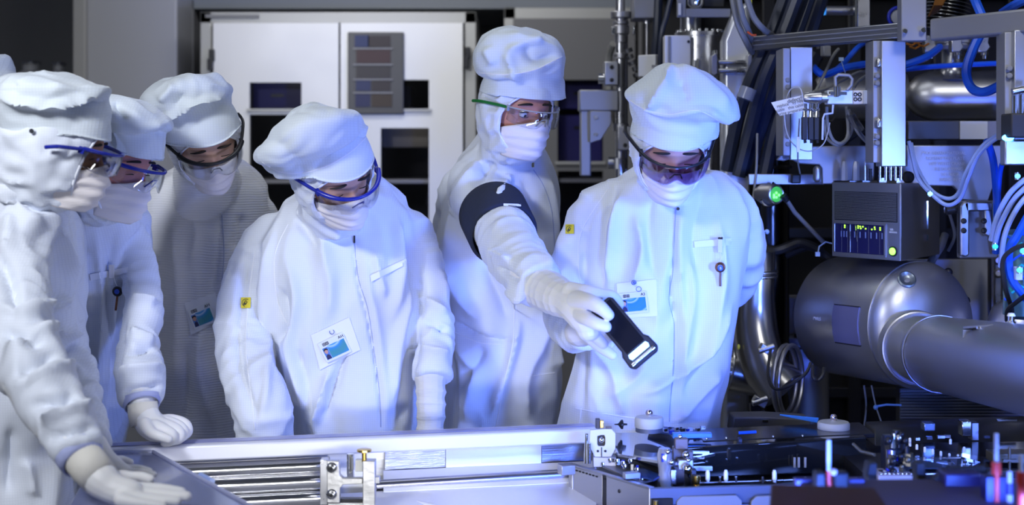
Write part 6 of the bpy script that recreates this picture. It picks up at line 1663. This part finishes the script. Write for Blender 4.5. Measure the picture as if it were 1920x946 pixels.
r0 = PZ(180, 843, RZ); r1 = PZ(1122, 803, RZ); rd = (r1 - r0).normalized(); rn = Vector((-rd.y, rd.x, 0))
if rn.y < 0: rn = -rn
t = thing('bench_rail', 'long pale rail in front of the row of workers', 'rail', (r0 + r1) / 2 * 1.0 - Vector((0, 0, RZ)))
MB().prism([r0, r1, r1 + rn * .075, r0 + rn * .075], (0, 0, -.033)).build('rail_bar', M_RAIL, t, bevel=.004)
MB().prism([r0 + rn * .028 + Vector((0, 0, .0006)), r1 + rn * .028 + Vector((0, 0, .0006)), r1 + rn * .060 + Vector((0, 0, .0006)), r0 + rn * .060 + Vector((0, 0, .0006))], (0, 0, .001)).build('inlay_strip', mat('violet_strip', (.30, .31, .55), .3), t)
for s_ in (.06, .5, .94):
    c = r0 + (r1 - r0) * s_ + rn * .067
    MB().box((c.x, c.y, (RZ - .033) / 2), (.05, .015, RZ - .033), rz=math.atan2(rd.y, rd.x)).build('post', M_ALUP, t, bevel=.004)


def along(px, off, z):
    """point on the line parallel to the rail, off metres behind its front edge, at picture column px"""
    # solve for s where the point projects to px
    a_ = r0 + rn * off; k = (px - CX) / F
    s_ = (a_.y * k - a_.x) / (rd.x - k * rd.y)
    q = a_ + rd * s_; return Vector((q.x, q.y, z))


t = thing('steel_trough', 'bright polished steel trough with stacked round bars below the rail', 'trough', along(520, 0, 0))
for zc, rr in ((.826 - .016, .0175), (.776, .020), (.738, .018)):
    MB().cyl(along(255, .028, zc), along(618, .028, zc), rr, seg=36).build('round_bar', M_TUBE, t)
MB().prism([along(255, .052, .836), along(1118, .052, .836), along(1118, .052, .62), along(255, .052, .62)], rn * .004).build('back_sheet', M_TROUGH, t)
UP = Vector((0, 0, 1))


def tilted(px0, px1, z0, z1, off0, off1, m, name='sheet', th=.003, bevel=0):
    return MB().prism([along(px0, off0, z0), along(px1, off0, z0), along(px1, off1, z1), along(px0, off1, z1)], UP * -th).build(name, m, t, bevel=bevel)


tilted(722, 835, .795, .842, .030, .050, mat('ribbed_sheet', (.70, .71, .75), .3, .9, bump=.5, bscale=20, stretch=(.3, 1, 30)), 'ribbed_sheet')
tilted(836, 1015, .790, .842, .024, .050, M_TROUGH, 'bright_sheet')
tilted(1016, 1118, .795, .842, .030, .050, mat('grey_sheet', (.35, .36, .40), .3, .9, bump=.2, bscale=14, stretch=(.5, 1, 20)), 'grey_sheet')
tilted(719, 1118, .755, .792, -.02, .022, M_TROUGH, 'bright_sheet')
MB().cyl(along(705, .0, .765), along(1118, .0, .770), .012, seg=28).build('round_bar', mat('dull_bar', (.42, .42, .48), .3, 1), t)
tilted(619, 1118, .728, .755, -.16, -.015, M_TROUGH, 'floor_sheet')
MB().cyl(along(745, -.03, .738), along(870, -.16, .728), .010, seg=20).build('side_bar', M_RAIL, t)
MB().cyl(along(728, -.07, .728), along(830, -.19, .720), .010, seg=20).build('side_bar', M_RAIL, t)
MB().prism([along(250, -.2, .72), along(1010, -.2, .72), along(1125, .05, .72), along(250, .05, .72)], (0, 0, -.03)).build('base', M_ALUP, t)
for px_ in (300, 700, 1090):
    c = along(px_, -.05, 0); MB().box((c.x, c.y, .345), (.06, .06, .69)).build('leg', M_ALUP, t, bevel=.004)

# clamp bracket with brass knob
D = 3.02
t = thing('clamp_bracket', 'worn steel clamp bracket with two hex bolts and a brass thumb screw', 'clamp', P(655, 960, D))
ol = [(613, 864), (636, 864), (637, 890), (643, 896), (680, 896), (680, 907), (643, 908), (638, 915), (637, 942), (613, 942)]
MB().prism([P(a_, b_, D) for a_, b_ in ol], (0, .016, 0)).build('yoke_plate', M_WORN, t, bevel=.0015)
for y in (876, 926):
    c = P(622, y, D)
    MB().lathe(c + Vector((0, -.003, 0)), c + Vector((0, .004, 0)), [(0, .0095), (.002, .0115), (.006, .0115)], 28).build('washer', M_CHROME, t)
    b = MB().lathe(c + Vector((0, -.010, 0)), c, [(0, .0062), (.001, .0075), (.010, .0075)], 24).build('bolt', mat('bolt_steel', (.30, .30, .30), .3, 1), t)
    MB().cyl(c + Vector((0, -.0108, 0)), c + Vector((0, -.009, 0)), .0042, seg=6).build('hex_socket', M_DARK, b)
MB().pbox(680, 864, 703, 975, D - .012, .03).build('upright_block', M_WORN, t, bevel=.0015)
MB().pbox(703, 893, 712, 906, D, .012).build('stop_pin', M_STEEL, t, bevel=.001)
MB().lathe(P(683, 841, D), P(683, 864, D), [(0, .012), (.001, .0155), (.005, .0158), (.007, .008), (.008, .0052), (.027, .0052)], 36).build('thumb_screw', M_BRASS, t)
q = MB(); q.cyl(P(657, 850, D + .04), P(657, 900, D + .04), .008); q.build('guide_pin', M_CHROME, t)
MB().pbox(666, 862, 680, 884, D + .02, .02).build('cream_block', mat('pale_block', (.62, .62, .58), .5), t, bevel=.001)
MB().pbox(600, 862, 614, 946, D + .012, .03).build('end_plate', M_STEEL, t, bevel=.001)
MB().pbox(637, 935, 680, 941, D + .01, .02).build('cross_bar', M_BLACK, t, bevel=.001)
MB().pbox(614, 942, 703, 975, D + .004, .03).build('foot', M_WORN, t, bevel=.002)

# work panel at the left
z_ = .862
pn = thing('work_panel', 'flat blue grey panel with its slanted edge under the gloved hands', 'panel', PZ(280, 900, 0.0) if False else Vector((-.62, 2.75, 0)))
c = [PZ(188, 846, z_), PZ(287, 848, z_), PZ(470, 950, z_), PZ(640, 1060, z_), Vector((-.74, 2.2, z_))]
MB().prism(c, (0, 0, -.012)).build('panel_top', M_PALEBLUE, pn, bevel=.002)
q = MB(); q.tube([c[1] + Vector((0, 0, .002)), c[2] + Vector((0, 0, .002)), c[3] + Vector((0, 0, .002))], .004, 8); q.build('edge_trim', mat('edge_trim', (.35, .37, .55), .3), pn)
MB().tube([PZ(376, 893, z_) + Vector((0, 0, .003)), PZ(398, 905, z_) + Vector((0, 0, .003))], .006, 8).build('edge_clip', M_PALET, pn)
for x_, y_ in ((-.82, 2.95), (-.70, 2.30), (-.45, 2.30), (-.72, 2.85)): MB().box((x_, y_, .425), (.04, .04, .85)).build('leg', M_ALUP, pn, bevel=.003)

# ------------------------------------------------------------------ optics chassis at the right
CZT = .80
fa = PZ(1218, 915, CZT); fb = PZ(1990, 896, CZT); ba = PZ(1066, 870, CZT)
bb = Vector((fb.x + .3, 3.62, CZT))
t = thing('optics_chassis', 'open black and silver chassis tray filled with optics in the lower right', 'chassis', ((fa.x + fb.x) / 2, 3.2, 0))
M_CHS = mat('satin_chassis', (.42, .42, .45), .35, .8)
M_BAR = mat('slate_bar', (.10, .115, .16), .45, .2)
sd = (ba - fa).normalized()
b2 = Vector((ba.x + .10, 3.34, CZT)); b3 = Vector((.60, 3.34, CZT)); b4 = Vector((.62, 3.62, CZT))
MB().prism([fa + Vector((.01, .01, -.03)), fb + Vector((0, .01, -.03)), bb + Vector((0, 0, -.03)), b4 + Vector((0, 0, -.03)), b3 + Vector((0, 0, -.03)), b2 + Vector((0, 0, -.03)), ba + Vector((.01, 0, -.03))], (0, 0, -.01)).build('floor_plate', M_BLACK, t)
MB().prism([fa, fb, fb + Vector((0, .012, 0)), fa + Vector((.006, .012, 0))], (0, 0, -.036)).build('front_bar', M_BAR, t, bevel=.0015)
nrm = Vector((-sd.y, sd.x, 0))
if nrm.x < 0: nrm = -nrm
MB().prism([fa, fa + sd * .145, fa + sd * .145 + nrm * .01, fa + nrm * .01], (0, 0, -.14)).build('side_panel', M_CHS, t, bevel=.0015)
MB().prism([fa + sd * .158, ba - sd * .0, ba + nrm * .01, fa + sd * .158 + nrm * .01], (0, 0, -.14)).build('side_panel', M_CHS, t, bevel=.0015)
MB().prism([fa + sd * .145, fa + sd * .158, fa + sd * .158 + nrm * .01, fa + sd * .145 + nrm * .01], (0, 0, -.15)).build('side_gap', M_BLACK, t)
MB().prism([fa + sd * .002 + Vector((0, 0, .002)), ba + Vector((0, 0, .002)), ba + nrm * .012 + Vector((0, 0, .002)), fa + nrm * .012 + Vector((0, 0, .002))], (0, 0, -.005)).build('side_rim', M_STEELR, t)
for k in range(9):
    c = fa + sd * (.165 + k * .012 if k > 0 else .15) - nrm * .0008 + Vector((0, 0, -.008)); MB().box(c, (.006, .002, .003), rz=math.atan2(sd.y, sd.x)).build('side_slot', M_DARK, t)
for k, (s_, z_) in enumerate(((.05, -.05), (.10, -.025), (.13, -.07), (.05, -.11), (.2, -.1))):
    c = fa + sd * s_ + Vector((0, 0, z_)) - nrm * .002; MB().lathe(c, c + nrm * .006, [(0, .003), (.001, .0042), (.006, .0042)], 12).build('screw', M_BLACK, t)
e = ba + sd * .03
MB().box(ba + Vector((-.004, -.01, -.008)), (.036, .03, .022), rz=.3).build('corner_lug', M_CHS, t, bevel=.002)
MB().box(ba + Vector((.012, -.006, -.075)), (.016, .016, .12), rz=.3).build('corner_post', M_CHS, t, bevel=.002)
# lower face under the bar
MB().prism([fa + Vector((.004, .014, -.036)), fb + Vector((0, .014, -.036)), fb + Vector((0, .02, -.036)), fa + Vector((.004, .02, -.036))], (0, 0, -.12)).build('front_skirt', mat('skirt_grey', (.28, .28, .30), .5), t)
for (x0, x1) in ((1268, 1395), (1408, 1480), (1500, 1600)):
    q = MB(); q.prism([PZ(a_, b_, .735) if False else P(a_, b_, 2.975) for a_, b_ in ((x0, 940), (x0 + 10, 930), (x1 - 14, 928), (x1 - 4, 938), (x1, 975), (x0, 975))], (0, .008, 0)); q.build('skirt_plate', mat('skirt_pale', (.20, .205, .22), .45), t, bevel=.002)
q = MB(); q.pbox(1222, 935, 1262, 975, 2.965, .01); q.build('skirt_recess', M_DARK, t)
MB().lathe(P(1230, 938, 2.955), P(1230, 952, 2.955), [(0, .005), (.016, .005)], 12).build('brass_stub', M_BRASS, t)
sp_ = MB(); sp_.box((( fa.x + fb.x) / 2 + .1, 3.20, .38), (fb.x - fa.x - .15, .24, .70)); sp_.build('pedestal', M_BLACK, t, bevel=.01)

# glass plate lying between rail and chassis, mirroring the coat
gp = thing('mirror_plate', 'level mirror like plate reflecting the blue lit coat beside the rail end', 'plate', Vector((.28, 3.3, .80)))
z_ = .835
MB().prism([PZ(1124, 812, z_ + .02), PZ(1350, 806, z_), PZ(1352, 846, z_), PZ(1262, 868, z_), PZ(1160, 850, z_)], (0, 0, -.006)).build('glass_sheet', mat('mirror_sheet', (.55, .57, .62), .06, .9), gp)
MB().prism([PZ(1132, 838, .815), PZ(1262, 872, .815), PZ(1262, 905, .79), PZ(1132, 868, .79)], (0, 0, -.004)).build('white_tray', mat('tray_white', (.62, .63, .65), .4), gp)
MB().box((PZ(1215, 850, .8).x, 3.26, .800), (.03, .03, .06)).build('base_block', M_BLACK, gp, bevel=.002)

# white bracket with the window
t = thing('window_bracket', 'upright white bracket plate with a dark window and brass cube on top', 'bracket', P(1127, 866, 3.16))
D = 3.16
def rr_(pts, d): return [P(a_, b_, d) for a_, b_ in pts]
outer = [(1107, 806), (1127, 804), (1147, 804), (1154, 812), (1154, 840), (1146, 856), (1116, 857), (1105, 836)]
inner = [(1120, 817), (1127, 815), (1133, 815), (1135, 820), (1135, 833), (1133, 836), (1122, 836), (1120, 833)]
MB().frame(rr_(outer, D), rr_(inner, D), (0, .008, 0)).build('plate', mat('white_plate', (.72, .70, .66), .5), t, bevel=.001)
MB().pbox(1118, 814, 1137, 838, D + .012, .01).build('sensor_block', M_BLACK, t, bevel=.002)
MB().ball(P(1128, 824, D + .008), .007, 12).build('sensor_lens', M_CHROME, t)
MB().cyl(P(1128, 838, D - .002), P(1128, 864, D - .002), .0009, seg=8).build('plumb_rod', M_INK, t)
for x_ in (1121, 1135): MB().ball(P(x_, 845, D - .001), .0028, 10).build('pin_head', M_INK, t)
MB().pbox(1117, 785, 1125, 803, D - .002, .014).build('dark_cube', M_BLACK, t, bevel=.001); MB().pbox(1125, 788, 1132, 802, D - .004, .014).build('brass_cube', M_BRASS, t, bevel=.001)
MB().pbox(1136, 800, 1147, 812, D + .01, .01).build('bronze_tab', mat('bronze_tab', (.20, .14, .11), .5), t, bevel=.001)
MB().pbox(1112, 856, 1156, 876, D - .004, .03).build('foot', M_CHS, t, bevel=.002)
q = MB(); q.cyl(P(1100, 812, D), P(1098, 868, D), .004); q.cyl(P(1104, 830, D - .01), P(1104, 868, D - .01), .005); q.build('support_rod', M_CHROME, t)

# the two cream mounts with ball knobs
for k, (cx_, yt, yb, D, rw, lb) in enumerate(((1217, 781, 800, 3.27, 27, 'left cream round mount topped by a steel ball, in front of the right worker'), (1563, 790, 812, 3.34, 30, 'right cream round mount topped by a steel ball, below the tank'))):
    t = thing('round_mount', lb, 'mount', P(cx_, yb + 6, D))
    r_ = rw * D / F; h_ = (yb - yt) * D / F
    MB().lathe(P(cx_, yb, D), P(cx_, yt, D), [(0, r_ * .97), (.002, r_), (h_ - .004, r_), (h_, r_ * .93), (h_ + .001, r_ * .4), (h_ + .003, .006), (h_ + .008, .004)], 40).build('disc', mat('cream_disc', (.50, .50, .46), .5), t)
    MB().ball(P(cx_, yt - 8, D), .0085, 20).build('ball_knob', mat('rose_steel', (.75, .65, .68), .15, 1), t)
    MB().lathe(P(cx_, yb + 8, D), P(cx_, yb, D), [(0, r_ * .95), (.011, r_ * .95)], 40).build('dark_base', M_BAR, t)
MB().lathe(P(1176, 795, 3.3), P(1160, 795, 3.3), [(0, .002), (.008, .0025), (.010, .011), (.014, .011), (.021, .002), (.03, .001)], 16).build('pointer_cone', M_BLACK, label='small black cone pointing left beside the first cream mount', cat='pointer')

# optics and electronics in the chassis
EL = []


def unit(name, lab, cat, px, py, D_): return thing(name, lab, cat, P(px, py, D_))


t = unit('circuit_board', 'blue lit circuit board with tiny bright parts beside the left cream mount', 'circuit board', 1250, 820, 3.28)
MB().prism([P(1215, 806, 3.32), P(1262, 812, 3.26), P(1330, 824, 3.22), P(1332, 808, 3.32), P(1262, 800, 3.36), P(1222, 798, 3.38)], (0, 0, -.004)).build('board', mat('board_blue', (.03, .06, .22), .3), t)
for k in range(26):
    u, v = rnd.random(), rnd.random()
    c = P(1225 + 95 * u, 803 + 14 * v * (.5 + u * .5), 3.30 - .05 * v); s_ = .003 + .005 * rnd.random()
    MB().box(c + Vector((0, 0, .003)), (s_ * 1.4, s_, s_), rz=rnd.random()).build('component', (M_CHROME, M_BLACK, M_STEEL, M_BLACK, M_BLUEP)[k % 5], t)
MB().prism([P(1262, 812, 3.20), P(1335, 812, 3.20), P(1335, 820, 3.2), P(1262, 822, 3.20)], (0, .02, 0)).build('blue_lit_edge', mat('painted_blue_light', (.05, .22, .60), .3), t, bevel=.001)  # blue light along the board, put into the colour

t = unit('black_module', 'long glossy black optics module lying across the chassis', 'optics module', 1470, 892, 3.16)
MB().prism([P(1285, 838, 3.14), P(1625, 818, 3.25), P(1625, 884, 3.25), P(1290, 896, 3.14)], (0.0, .10, 0)).build('housing', M_GLOSSB, t, bevel=.003)
MB().prism([P(1318, 826, 3.2), P(1640, 812, 3.28), P(1640, 820, 3.28), P(1318, 836, 3.2)], (0, .14, 0)).build('lid', mat('lid_black', (.03, .03, .035), .2, .4), t, bevel=.002)
for (a_, b_, c_, d_) in ((1298, 846, 1330, 847), (1300, 875, 1336, 879)): MB().pbox(a_, b_, c_, d_ + 3, 3.125, .01).build('rail_strip', M_STEEL, t)
for (x0, y0, x1) in ((1302, 856, 1322),): text_obj('Winkel', .007, P(1312, 858, 3.12), (1, 0, 0), (0, 0, 1), M_SEAM, t)
for x_ in (1327, 1361, 1452):
    MB().lathe(P(x_, 903, 3.06), P(x_, 880, 3.06), [(0, .0035), (.004, .0035), (.005, .0048), (.02, .0048), (.026, .003)], 14).build('white_pin', mat('white_pin', (.85, .85, .85), .3), t)
for x_ in (1380, 1430, 1455, 1510, 1530, 1350): MB().cyl(P(x_, 905, 3.08), P(x_, 893, 3.08), .0028, seg=10).build('standoff', M_STEEL, t)
MB().tube([P(1310, 905, 3.07), P(1640, 894, 3.12)], .0022, 8).build('wire_rail', M_STEEL, t)
for x_ in (1488, 1496, 1508): MB().pbox(x_, 857, x_ + 4, 876, 3.19, .004).build('slit_light', mat('slit_grey', (.35, .35, .33), .4), t)
MB().pbox(1385, 822, 1392, 832, 3.19, .02).build('bolt_block', M_BLACK, t, bevel=.001)
for x_ in (1325, 1362, 1450, 1505): MB().ball(P(x_, 822 - (x_ - 1325) * .03, 3.19), .003, 8).build('screw', M_CHROME, t)
MB().tube([P(1385, 811, 3.22), P(1418, 809, 3.22)], .0035, 8).build('blue_plug', M_BLUEH, t)

t = unit('mirror_mount', 'tall brownish mirror mount stack with a clear cylinder in the chassis corner', 'optical mount', 1270, 912, 3.06)
MB().lathe(P(1246, 912, 3.06), P(1246, 838, 3.06), [(0, .014), (.012, .016), (.03, .0125), (.05, .015), (.07, .016), (.083, .012)], 24).build('clear_cylinder', mat('hazy_glass', (.45, .45, .46), .12, .5), t)
for (x0, y0, x1, y1, m_, d_) in ((1262, 838, 1284, 912, mat('bronze_block', (.12, .10, .085), .45, .5), 3.09), (1266, 822, 1290, 842, mat('bronze_block2', (.17, .13, .11), .5, .4), 3.08), (1272, 862, 1300, 880, M_STEELR, 3.06), (1284, 846, 1300, 862, mat('bronze_block', (.12, .10, .085), .45, .5), 3.07), (1258, 880, 1268, 908, M_STEEL, 3.05), (1296, 880, 1306, 910, M_BLACK, 3.05), (1240, 850, 1250, 866, M_BLUEP, 3.045)):
    MB().pbox(x0, y0, x1, y1, d_, .02).build('mount_block', m_, t, bevel=.0015)
for (x_, y_, r_) in ((1286, 852, .008), (1291, 862, .005), (1289, 878, .011), (1252, 846, .006), (1259, 866, .006), (1275, 818, .005)):
    MB().ball(P(x_, y_, 3.045), r_, 14).build('adjuster', M_CHROME, t)
MB().lathe(P(1306, 912, 3.04), P(1306, 890, 3.04), [(0, .008), (.004, .008), (.005, .006), (.012, .008), (.024, .008)], 20).build('brass_fitting', M_BRASS, t)
t = unit('lens_tray', 'small tray with blue optics plate behind the silver chassis side', 'tray', 1190, 900, 3.1)
MB().prism([P(1120, 868, 3.17), P(1162, 862, 3.2), P(1238, 895, 3.08), P(1200, 904, 3.04)], (0, 0, -.004)).build('plate', M_CHS, t)
MB().prism([P(1178, 886, 3.1), P(1205, 880, 3.12), P(1240, 893, 3.06), P(1225, 902, 3.03)], (0, 0, .004)).build('blue_plate', mat('blue_optic', (.05, .10, .32), .12, .5), t)
MB().prism([P(1140, 856, 3.2), P(1160, 854, 3.22), P(1245, 884, 3.1), P(1240, 892, 3.08)], (0, 0, .006)).build('dark_rail', M_BLACK, t)
for (x_, y_) in ((1171, 878), (1194, 884), (1195, 896), (1203, 903), (1143, 866), (1156, 868), (1182, 868), (1168, 872), (1130, 874)):
    MB().lathe(P(x_, y_, 3.06), P(x_, y_ - 8, 3.06), [(0, .0035), (.004, .0035), (.005, .005), (.009, .004)], 12).build('screw', M_CHROME, t)
for k in range(7): MB().box(P(1150 + k * 9, 862 + k * 3.2, 3.12), (.006, .006, .008 + .004 * (k % 3)), rz=.3 * k).build('component', (M_BLACK, M_STEEL, M_BLUEP)[k % 3], t)
MB().box(P(1184, 890, 3.05), (.034, .02, .012), rz=.25).build('grey_block', M_STEELR, t, bevel=.001)

t = unit('motor_cluster', 'knotted cluster of small motors and fittings on a silver block', 'motor unit', 1680, 930, 2.92)
MB().pbox(1647, 891, 1716, 931, 2.86, .07).build('silver_block', mat('mauve_block', (.42, .38, .42), .45, .2), t, bevel=.003)
for k in range(46):
    u = rnd.random(); v = rnd.random() ** 1.2
    w_ = 1 - .5 * v
    px_ = 1680 + (u - .5) * 62 * w_; py_ = 890 - v * 78
    r_ = .004 + .006 * rnd.random(); mm = (M_BLACK, M_STEEL, M_BLACK, mat('olive_metal', (.20, .18, .12), .4, .7), M_BLACKP, M_BLUEP, M_BLACK)[k % 7]
    b = MB()
    if k % 3 == 0: b.box(P(px_, py_, 2.90), (r_ * 2, r_ * 1.6, r_ * 2.6), rz=rnd.random())
    elif k % 3 == 1: b.cyl(P(px_, py_ + 8, 2.90), P(px_, py_ - 8, 2.90), r_ * .8, seg=14)
    else: b.ball(P(px_, py_, 2.89), r_ * .8, 10)
    b.build('fitting', mm, t)
MB().pbox(1660, 822, 1698, 890, 2.905, .04).build('motor_body', M_BLACK, t, bevel=.004)
for k in range(8): MB().ball(P(1652 + k * 8, 888, 2.87), .0028, 8).build('screw', M_CHROME, t)
MB().tube([P(1640, 852, 2.93), P(1615, 846, 2.98), P(1600, 832, 3.02)], .0035, 8).build('feed_tube', mat('olive_metal', (.20, .18, .12), .4, .7), t)
MB().tube([P(1660, 905, 2.86), P(1630, 915, 2.84), P(1590, 916, 2.82)], .005, 8).build('pale_hose', mat('pale_mauve', (.30, .27, .38), .5), t)

t = unit('rear_stage', 'black rear stage with chrome blocks and rows of pins at the lower right', 'stage', 1780, 850, 3.3)
MB().prism([P(1640, 804, 3.45), P(1990, 792, 3.45), P(1990, 842, 3.38), P(1640, 836, 3.40)], (0, .10, 0)).build('stage_body', mat('stage_black', (.03, .03, .032), .3, .3), t, bevel=.003)
MB().prism([P(1690, 830, 3.30), P(1990, 826, 3.30), P(1990, 880, 3.10), P(1720, 872, 3.12)], (0, 0, -.01)).build('stage_deck', mat('deck_black', (.02, .02, .022), .15, .5), t)
MB().pbox(1733, 793, 1754, 808, 3.33, .03).build('blue_block', mat('blue_steel', (.35, .45, .70), .2, .9), t, bevel=.002)
MB().pbox(1804, 789, 1822, 818, 3.30, .03).build('chrome_block', M_CHROME, t, bevel=.002); MB().pbox(1822, 792, 1836, 826, 3.31, .03).build('steel_block', M_STEELR, t, bevel=.002)
MB().pbox(1870, 786, 1907, 789, 3.36, .01).build('lit_strip', M_CHROME, t)
for k, (x_, y_) in enumerate(((1706, 832), (1719, 838), (1734, 843), (1749, 847), (1764, 851), (1780, 855), (1796, 857), (1782, 828), (1706, 826), (1808, 843))):
    MB().lathe(P(x_, y_ + 4, 3.2), P(x_, y_ - 5, 3.2), [(0, .003), (.010, .003), (.012, .0015)], 10).build('pin', mat('white_pin', (.85, .85, .85), .3), t)
for k, (x_, y_, w_) in enumerate(((1692, 822, 9), (1742, 820, 8), (1764, 818, 10), (1776, 817, 8), (1850, 818, 8), (1720, 822, 6))):
    MB().box(P(x_, y_, 3.26), (w_ * .0016, .01, .006)).build('component', (M_CHROME, M_BLACK, M_STEEL)[k % 3], t)
MB().prism([P(1702, 860, 3.15), P(1800, 857, 3.2), P(1838, 868, 3.12), P(1815, 880, 3.06), P(1704, 878, 3.06)], (0, 0, .003)).build('glass_plate', mat('wafer_glass', (.10, .16, .30), .08, .6), t)
MB().torus(P(1762, 868, 3.12), (0, 0, 1), .030, .0025, 32, 8).build('wafer_ring', mat('blue_ring', (.10, .22, .42), .2, .6), t)
MB().tube([P(1702, 872, 3.09), P(1702, 861, 3.14), P(1800, 858, 3.18)], .0022, 8).build('plate_edge', M_CHROME, t)
MB().tube([P(1700, 890, 3.0), P(1856, 884, 3.02)], .0025, 8).build('wire_rail', M_STEEL, t)
for k in range(12):
    MB().box(P(1770 + rnd.random() * 70, 862 + rnd.random() * 12, 3.1), (.008, .006, .004), rz=rnd.random() * 3).build('component', (M_STEEL, M_BLACK)[k % 2], t)
MB().pbox(1862, 850, 1990, 868, 3.12, .05).build('gold_slope', mat('gold_plate', (.22, .19, .12), .35, .7), t, bevel=.002)
q = MB(); q.cyl(P(1893, 838, 3.08), P(1893, 880, 3.08), .003); q.box(P(1893, 862, 3.08), (.03, .008, .004)); q.build('cross_post', mat('olive_metal', (.20, .18, .12), .4, .7), t)
MB().box(P(1820, 858, 3.12) + Vector((0, .05, -.05)), (.5, .2, .06)).build('stage_base', M_BLACK, t)

t = unit('edge_plate', 'grey sloped block standing on the rear stage under the clamp band', 'block', 1410, 812, 3.5)
MB().prism([P(a_, b_, 3.48) for a_, b_ in ((1376, 782), (1440, 781), (1520, 786), (1520, 812), (1372, 812))], (0, .08, 0)).build('block_body', mat('block_grey', (.12, .12, .125), .45, .3), t, bevel=.003)
MB().pbox(1430, 787, 1440, 791, 3.475, .006).build('bright_tag', M_CHROME, t)
MB().prism([P(1462, 778, 3.42), P(1535, 785, 3.36), P(1532, 792, 3.36), P(1500, 786, 3.4)], (0, 0, .003)).build('blue_lit_arc', mat('painted_blue_light', (.05, .22, .60), .3), t)  # thin blue-lit arc, its light painted as colour

# ------------------------------------------------------------------ blurred foreground
t = unit('maroon_fixture', 'out of focus maroon and violet fixture in the bottom right corner', 'fixture', 1750, 960, 2.2)
M_MAR = mat('maroon_enamel', (.042, .007, .012), .5)
M_VIO = mat('mauve_enamel', (.06, .045, .075), .5)
MB().prism([P(1446, 905, 2.3), P(1640, 912, 2.1), P(1700, 1000, 1.95), P(1440, 1000, 2.2)], (0, .01, -.02)).build('maroon_cover', M_MAR, t, bevel=.003)
MB().prism([P(1490, 898, 2.42), P(1990, 896, 2.42), P(1990, 1000, 2.15), P(1640, 1000, 2.15)], (0, .01, -.02)).build('mauve_plate', M_VIO, t, bevel=.003)
for x0, x1 in ((1492, 1532), (1592, 1622)): MB().pbox(x0, 898, x1, 910, 2.40, .02).build('violet_edge', mat('violet_enamel', (.06, .055, .2), .4), t, bevel=.002)
MB().pbox(1772, 888, 1842, 1000, 2.38, .05).build('violet_box', mat('violet_box', (.03, .02, .08), .35), t, bevel=.003)
MB().pbox(1850, 895, 1900, 1000, 2.30, .03).build('navy_panel', mat('navy_panel', (.02, .015, .10), .4), t)
for x_ in (1637, 1726):
    q = MB(); s1 = -1 if x_ < 1680 else 1
    q.prism([P(a_, b_, 2.45) for a_, b_ in ((x_ - 8, 868), (x_ + 8, 868), (x_ + 12 if s1 > 0 else x_ + 8, 890), (x_ + 8, 925), (x_ - 6, 925), (x_ - 8 if s1 > 0 else x_ - 12, 890))], (0, .03, 0)); q.build('black_cheek', M_BLACKR, t, bevel=.003)
for k, x_ in enumerate((1762, 1856)):
    q = MB(); q.tube([P(x_ + (12 if k == 0 else -8), 884, 2.42), P(x_ - 6 if k == 0 else x_ + 2, 898, 2.42), P(x_ - 8 if k == 0 else x_ + 4, 925, 2.42), P(x_, 975, 2.42)], .010, 12); q.build('black_arch', M_BLACKR, t)
MB().tube([P(1775, 882, 2.42), P(1846, 879, 2.42)], .008, 12).build('black_arch', M_BLACKR, t)
MB().box((P(1760, 0, 2.3).x + .08, 2.32, .45), (.35, .12, .84)).build('pedestal', M_BLACK, t, bevel=.01)
M_RED = mat('signal_red', (.80, .06, .03), .4)
M_WROD = mat('white_rod', (.80, .80, .80), .4)
for k, (x_, yt, yr, yb, d_, lb) in enumerate(((1554, 824, 882, 932, 2.35, 'left white and red probe rod in a black holder, out of focus'), (1868, 812, 866, 906, 2.3, 'tall white and red probe rod second from the right edge, out of focus'), (1915, 852, 884, 960, 2.25, 'red probe rod at the right edge, out of focus'))):
    t = thing('probe_rod', lb, 'probe', P(x_, yb, d_), None)
    MB().cyl(P(x_, yr, d_), P(x_, yt, d_), 4.2 * d_ / F, seg=16).build('white_tip', M_WROD, t)
    MB().cyl(P(x_, yr + 22, d_), P(x_, yr, d_), (9 if k else 5) * d_ / F, seg=16).build('red_sleeve', M_RED, t)
    MB().cyl(P(x_ + 1, 975, d_), P(x_ + 1, yr + 20, d_), (5 if k < 2 else 8) * d_ / F, seg=16).build('lower_stem', M_RED, t)
    if k < 1:
        for x0, x1 in ((1530, 1549), (1564, 1592)): MB().pbox(x0, 886, x1, 930, 2.34, .03).build('black_holder', M_BLACKR, t, bevel=.004)
        MB().ball(P(1563, 884, 2.33), .006, 12).build('pale_bead', mat('pale_bead', (.65, .5, .5), .4), t)
t = thing('probe_rod', 'short pair of white stubs between the two right probe rods', 'probe', P(1893, 975, 2.3))
MB().cyl(P(1893, 905, 2.3), P(1893, 883, 2.3), .0042, seg=14).build('white_tip', M_WROD, t); MB().cyl(P(1893, 926, 2.3), P(1893, 905, 2.3), .006, seg=14).build('violet_band', mat('violet_enamel', (.06, .055, .2), .4), t)
MB().cyl(P(1893, 985, 2.3), P(1893, 926, 2.3), .0052, seg=14).build('lower_stem', M_WROD, t)
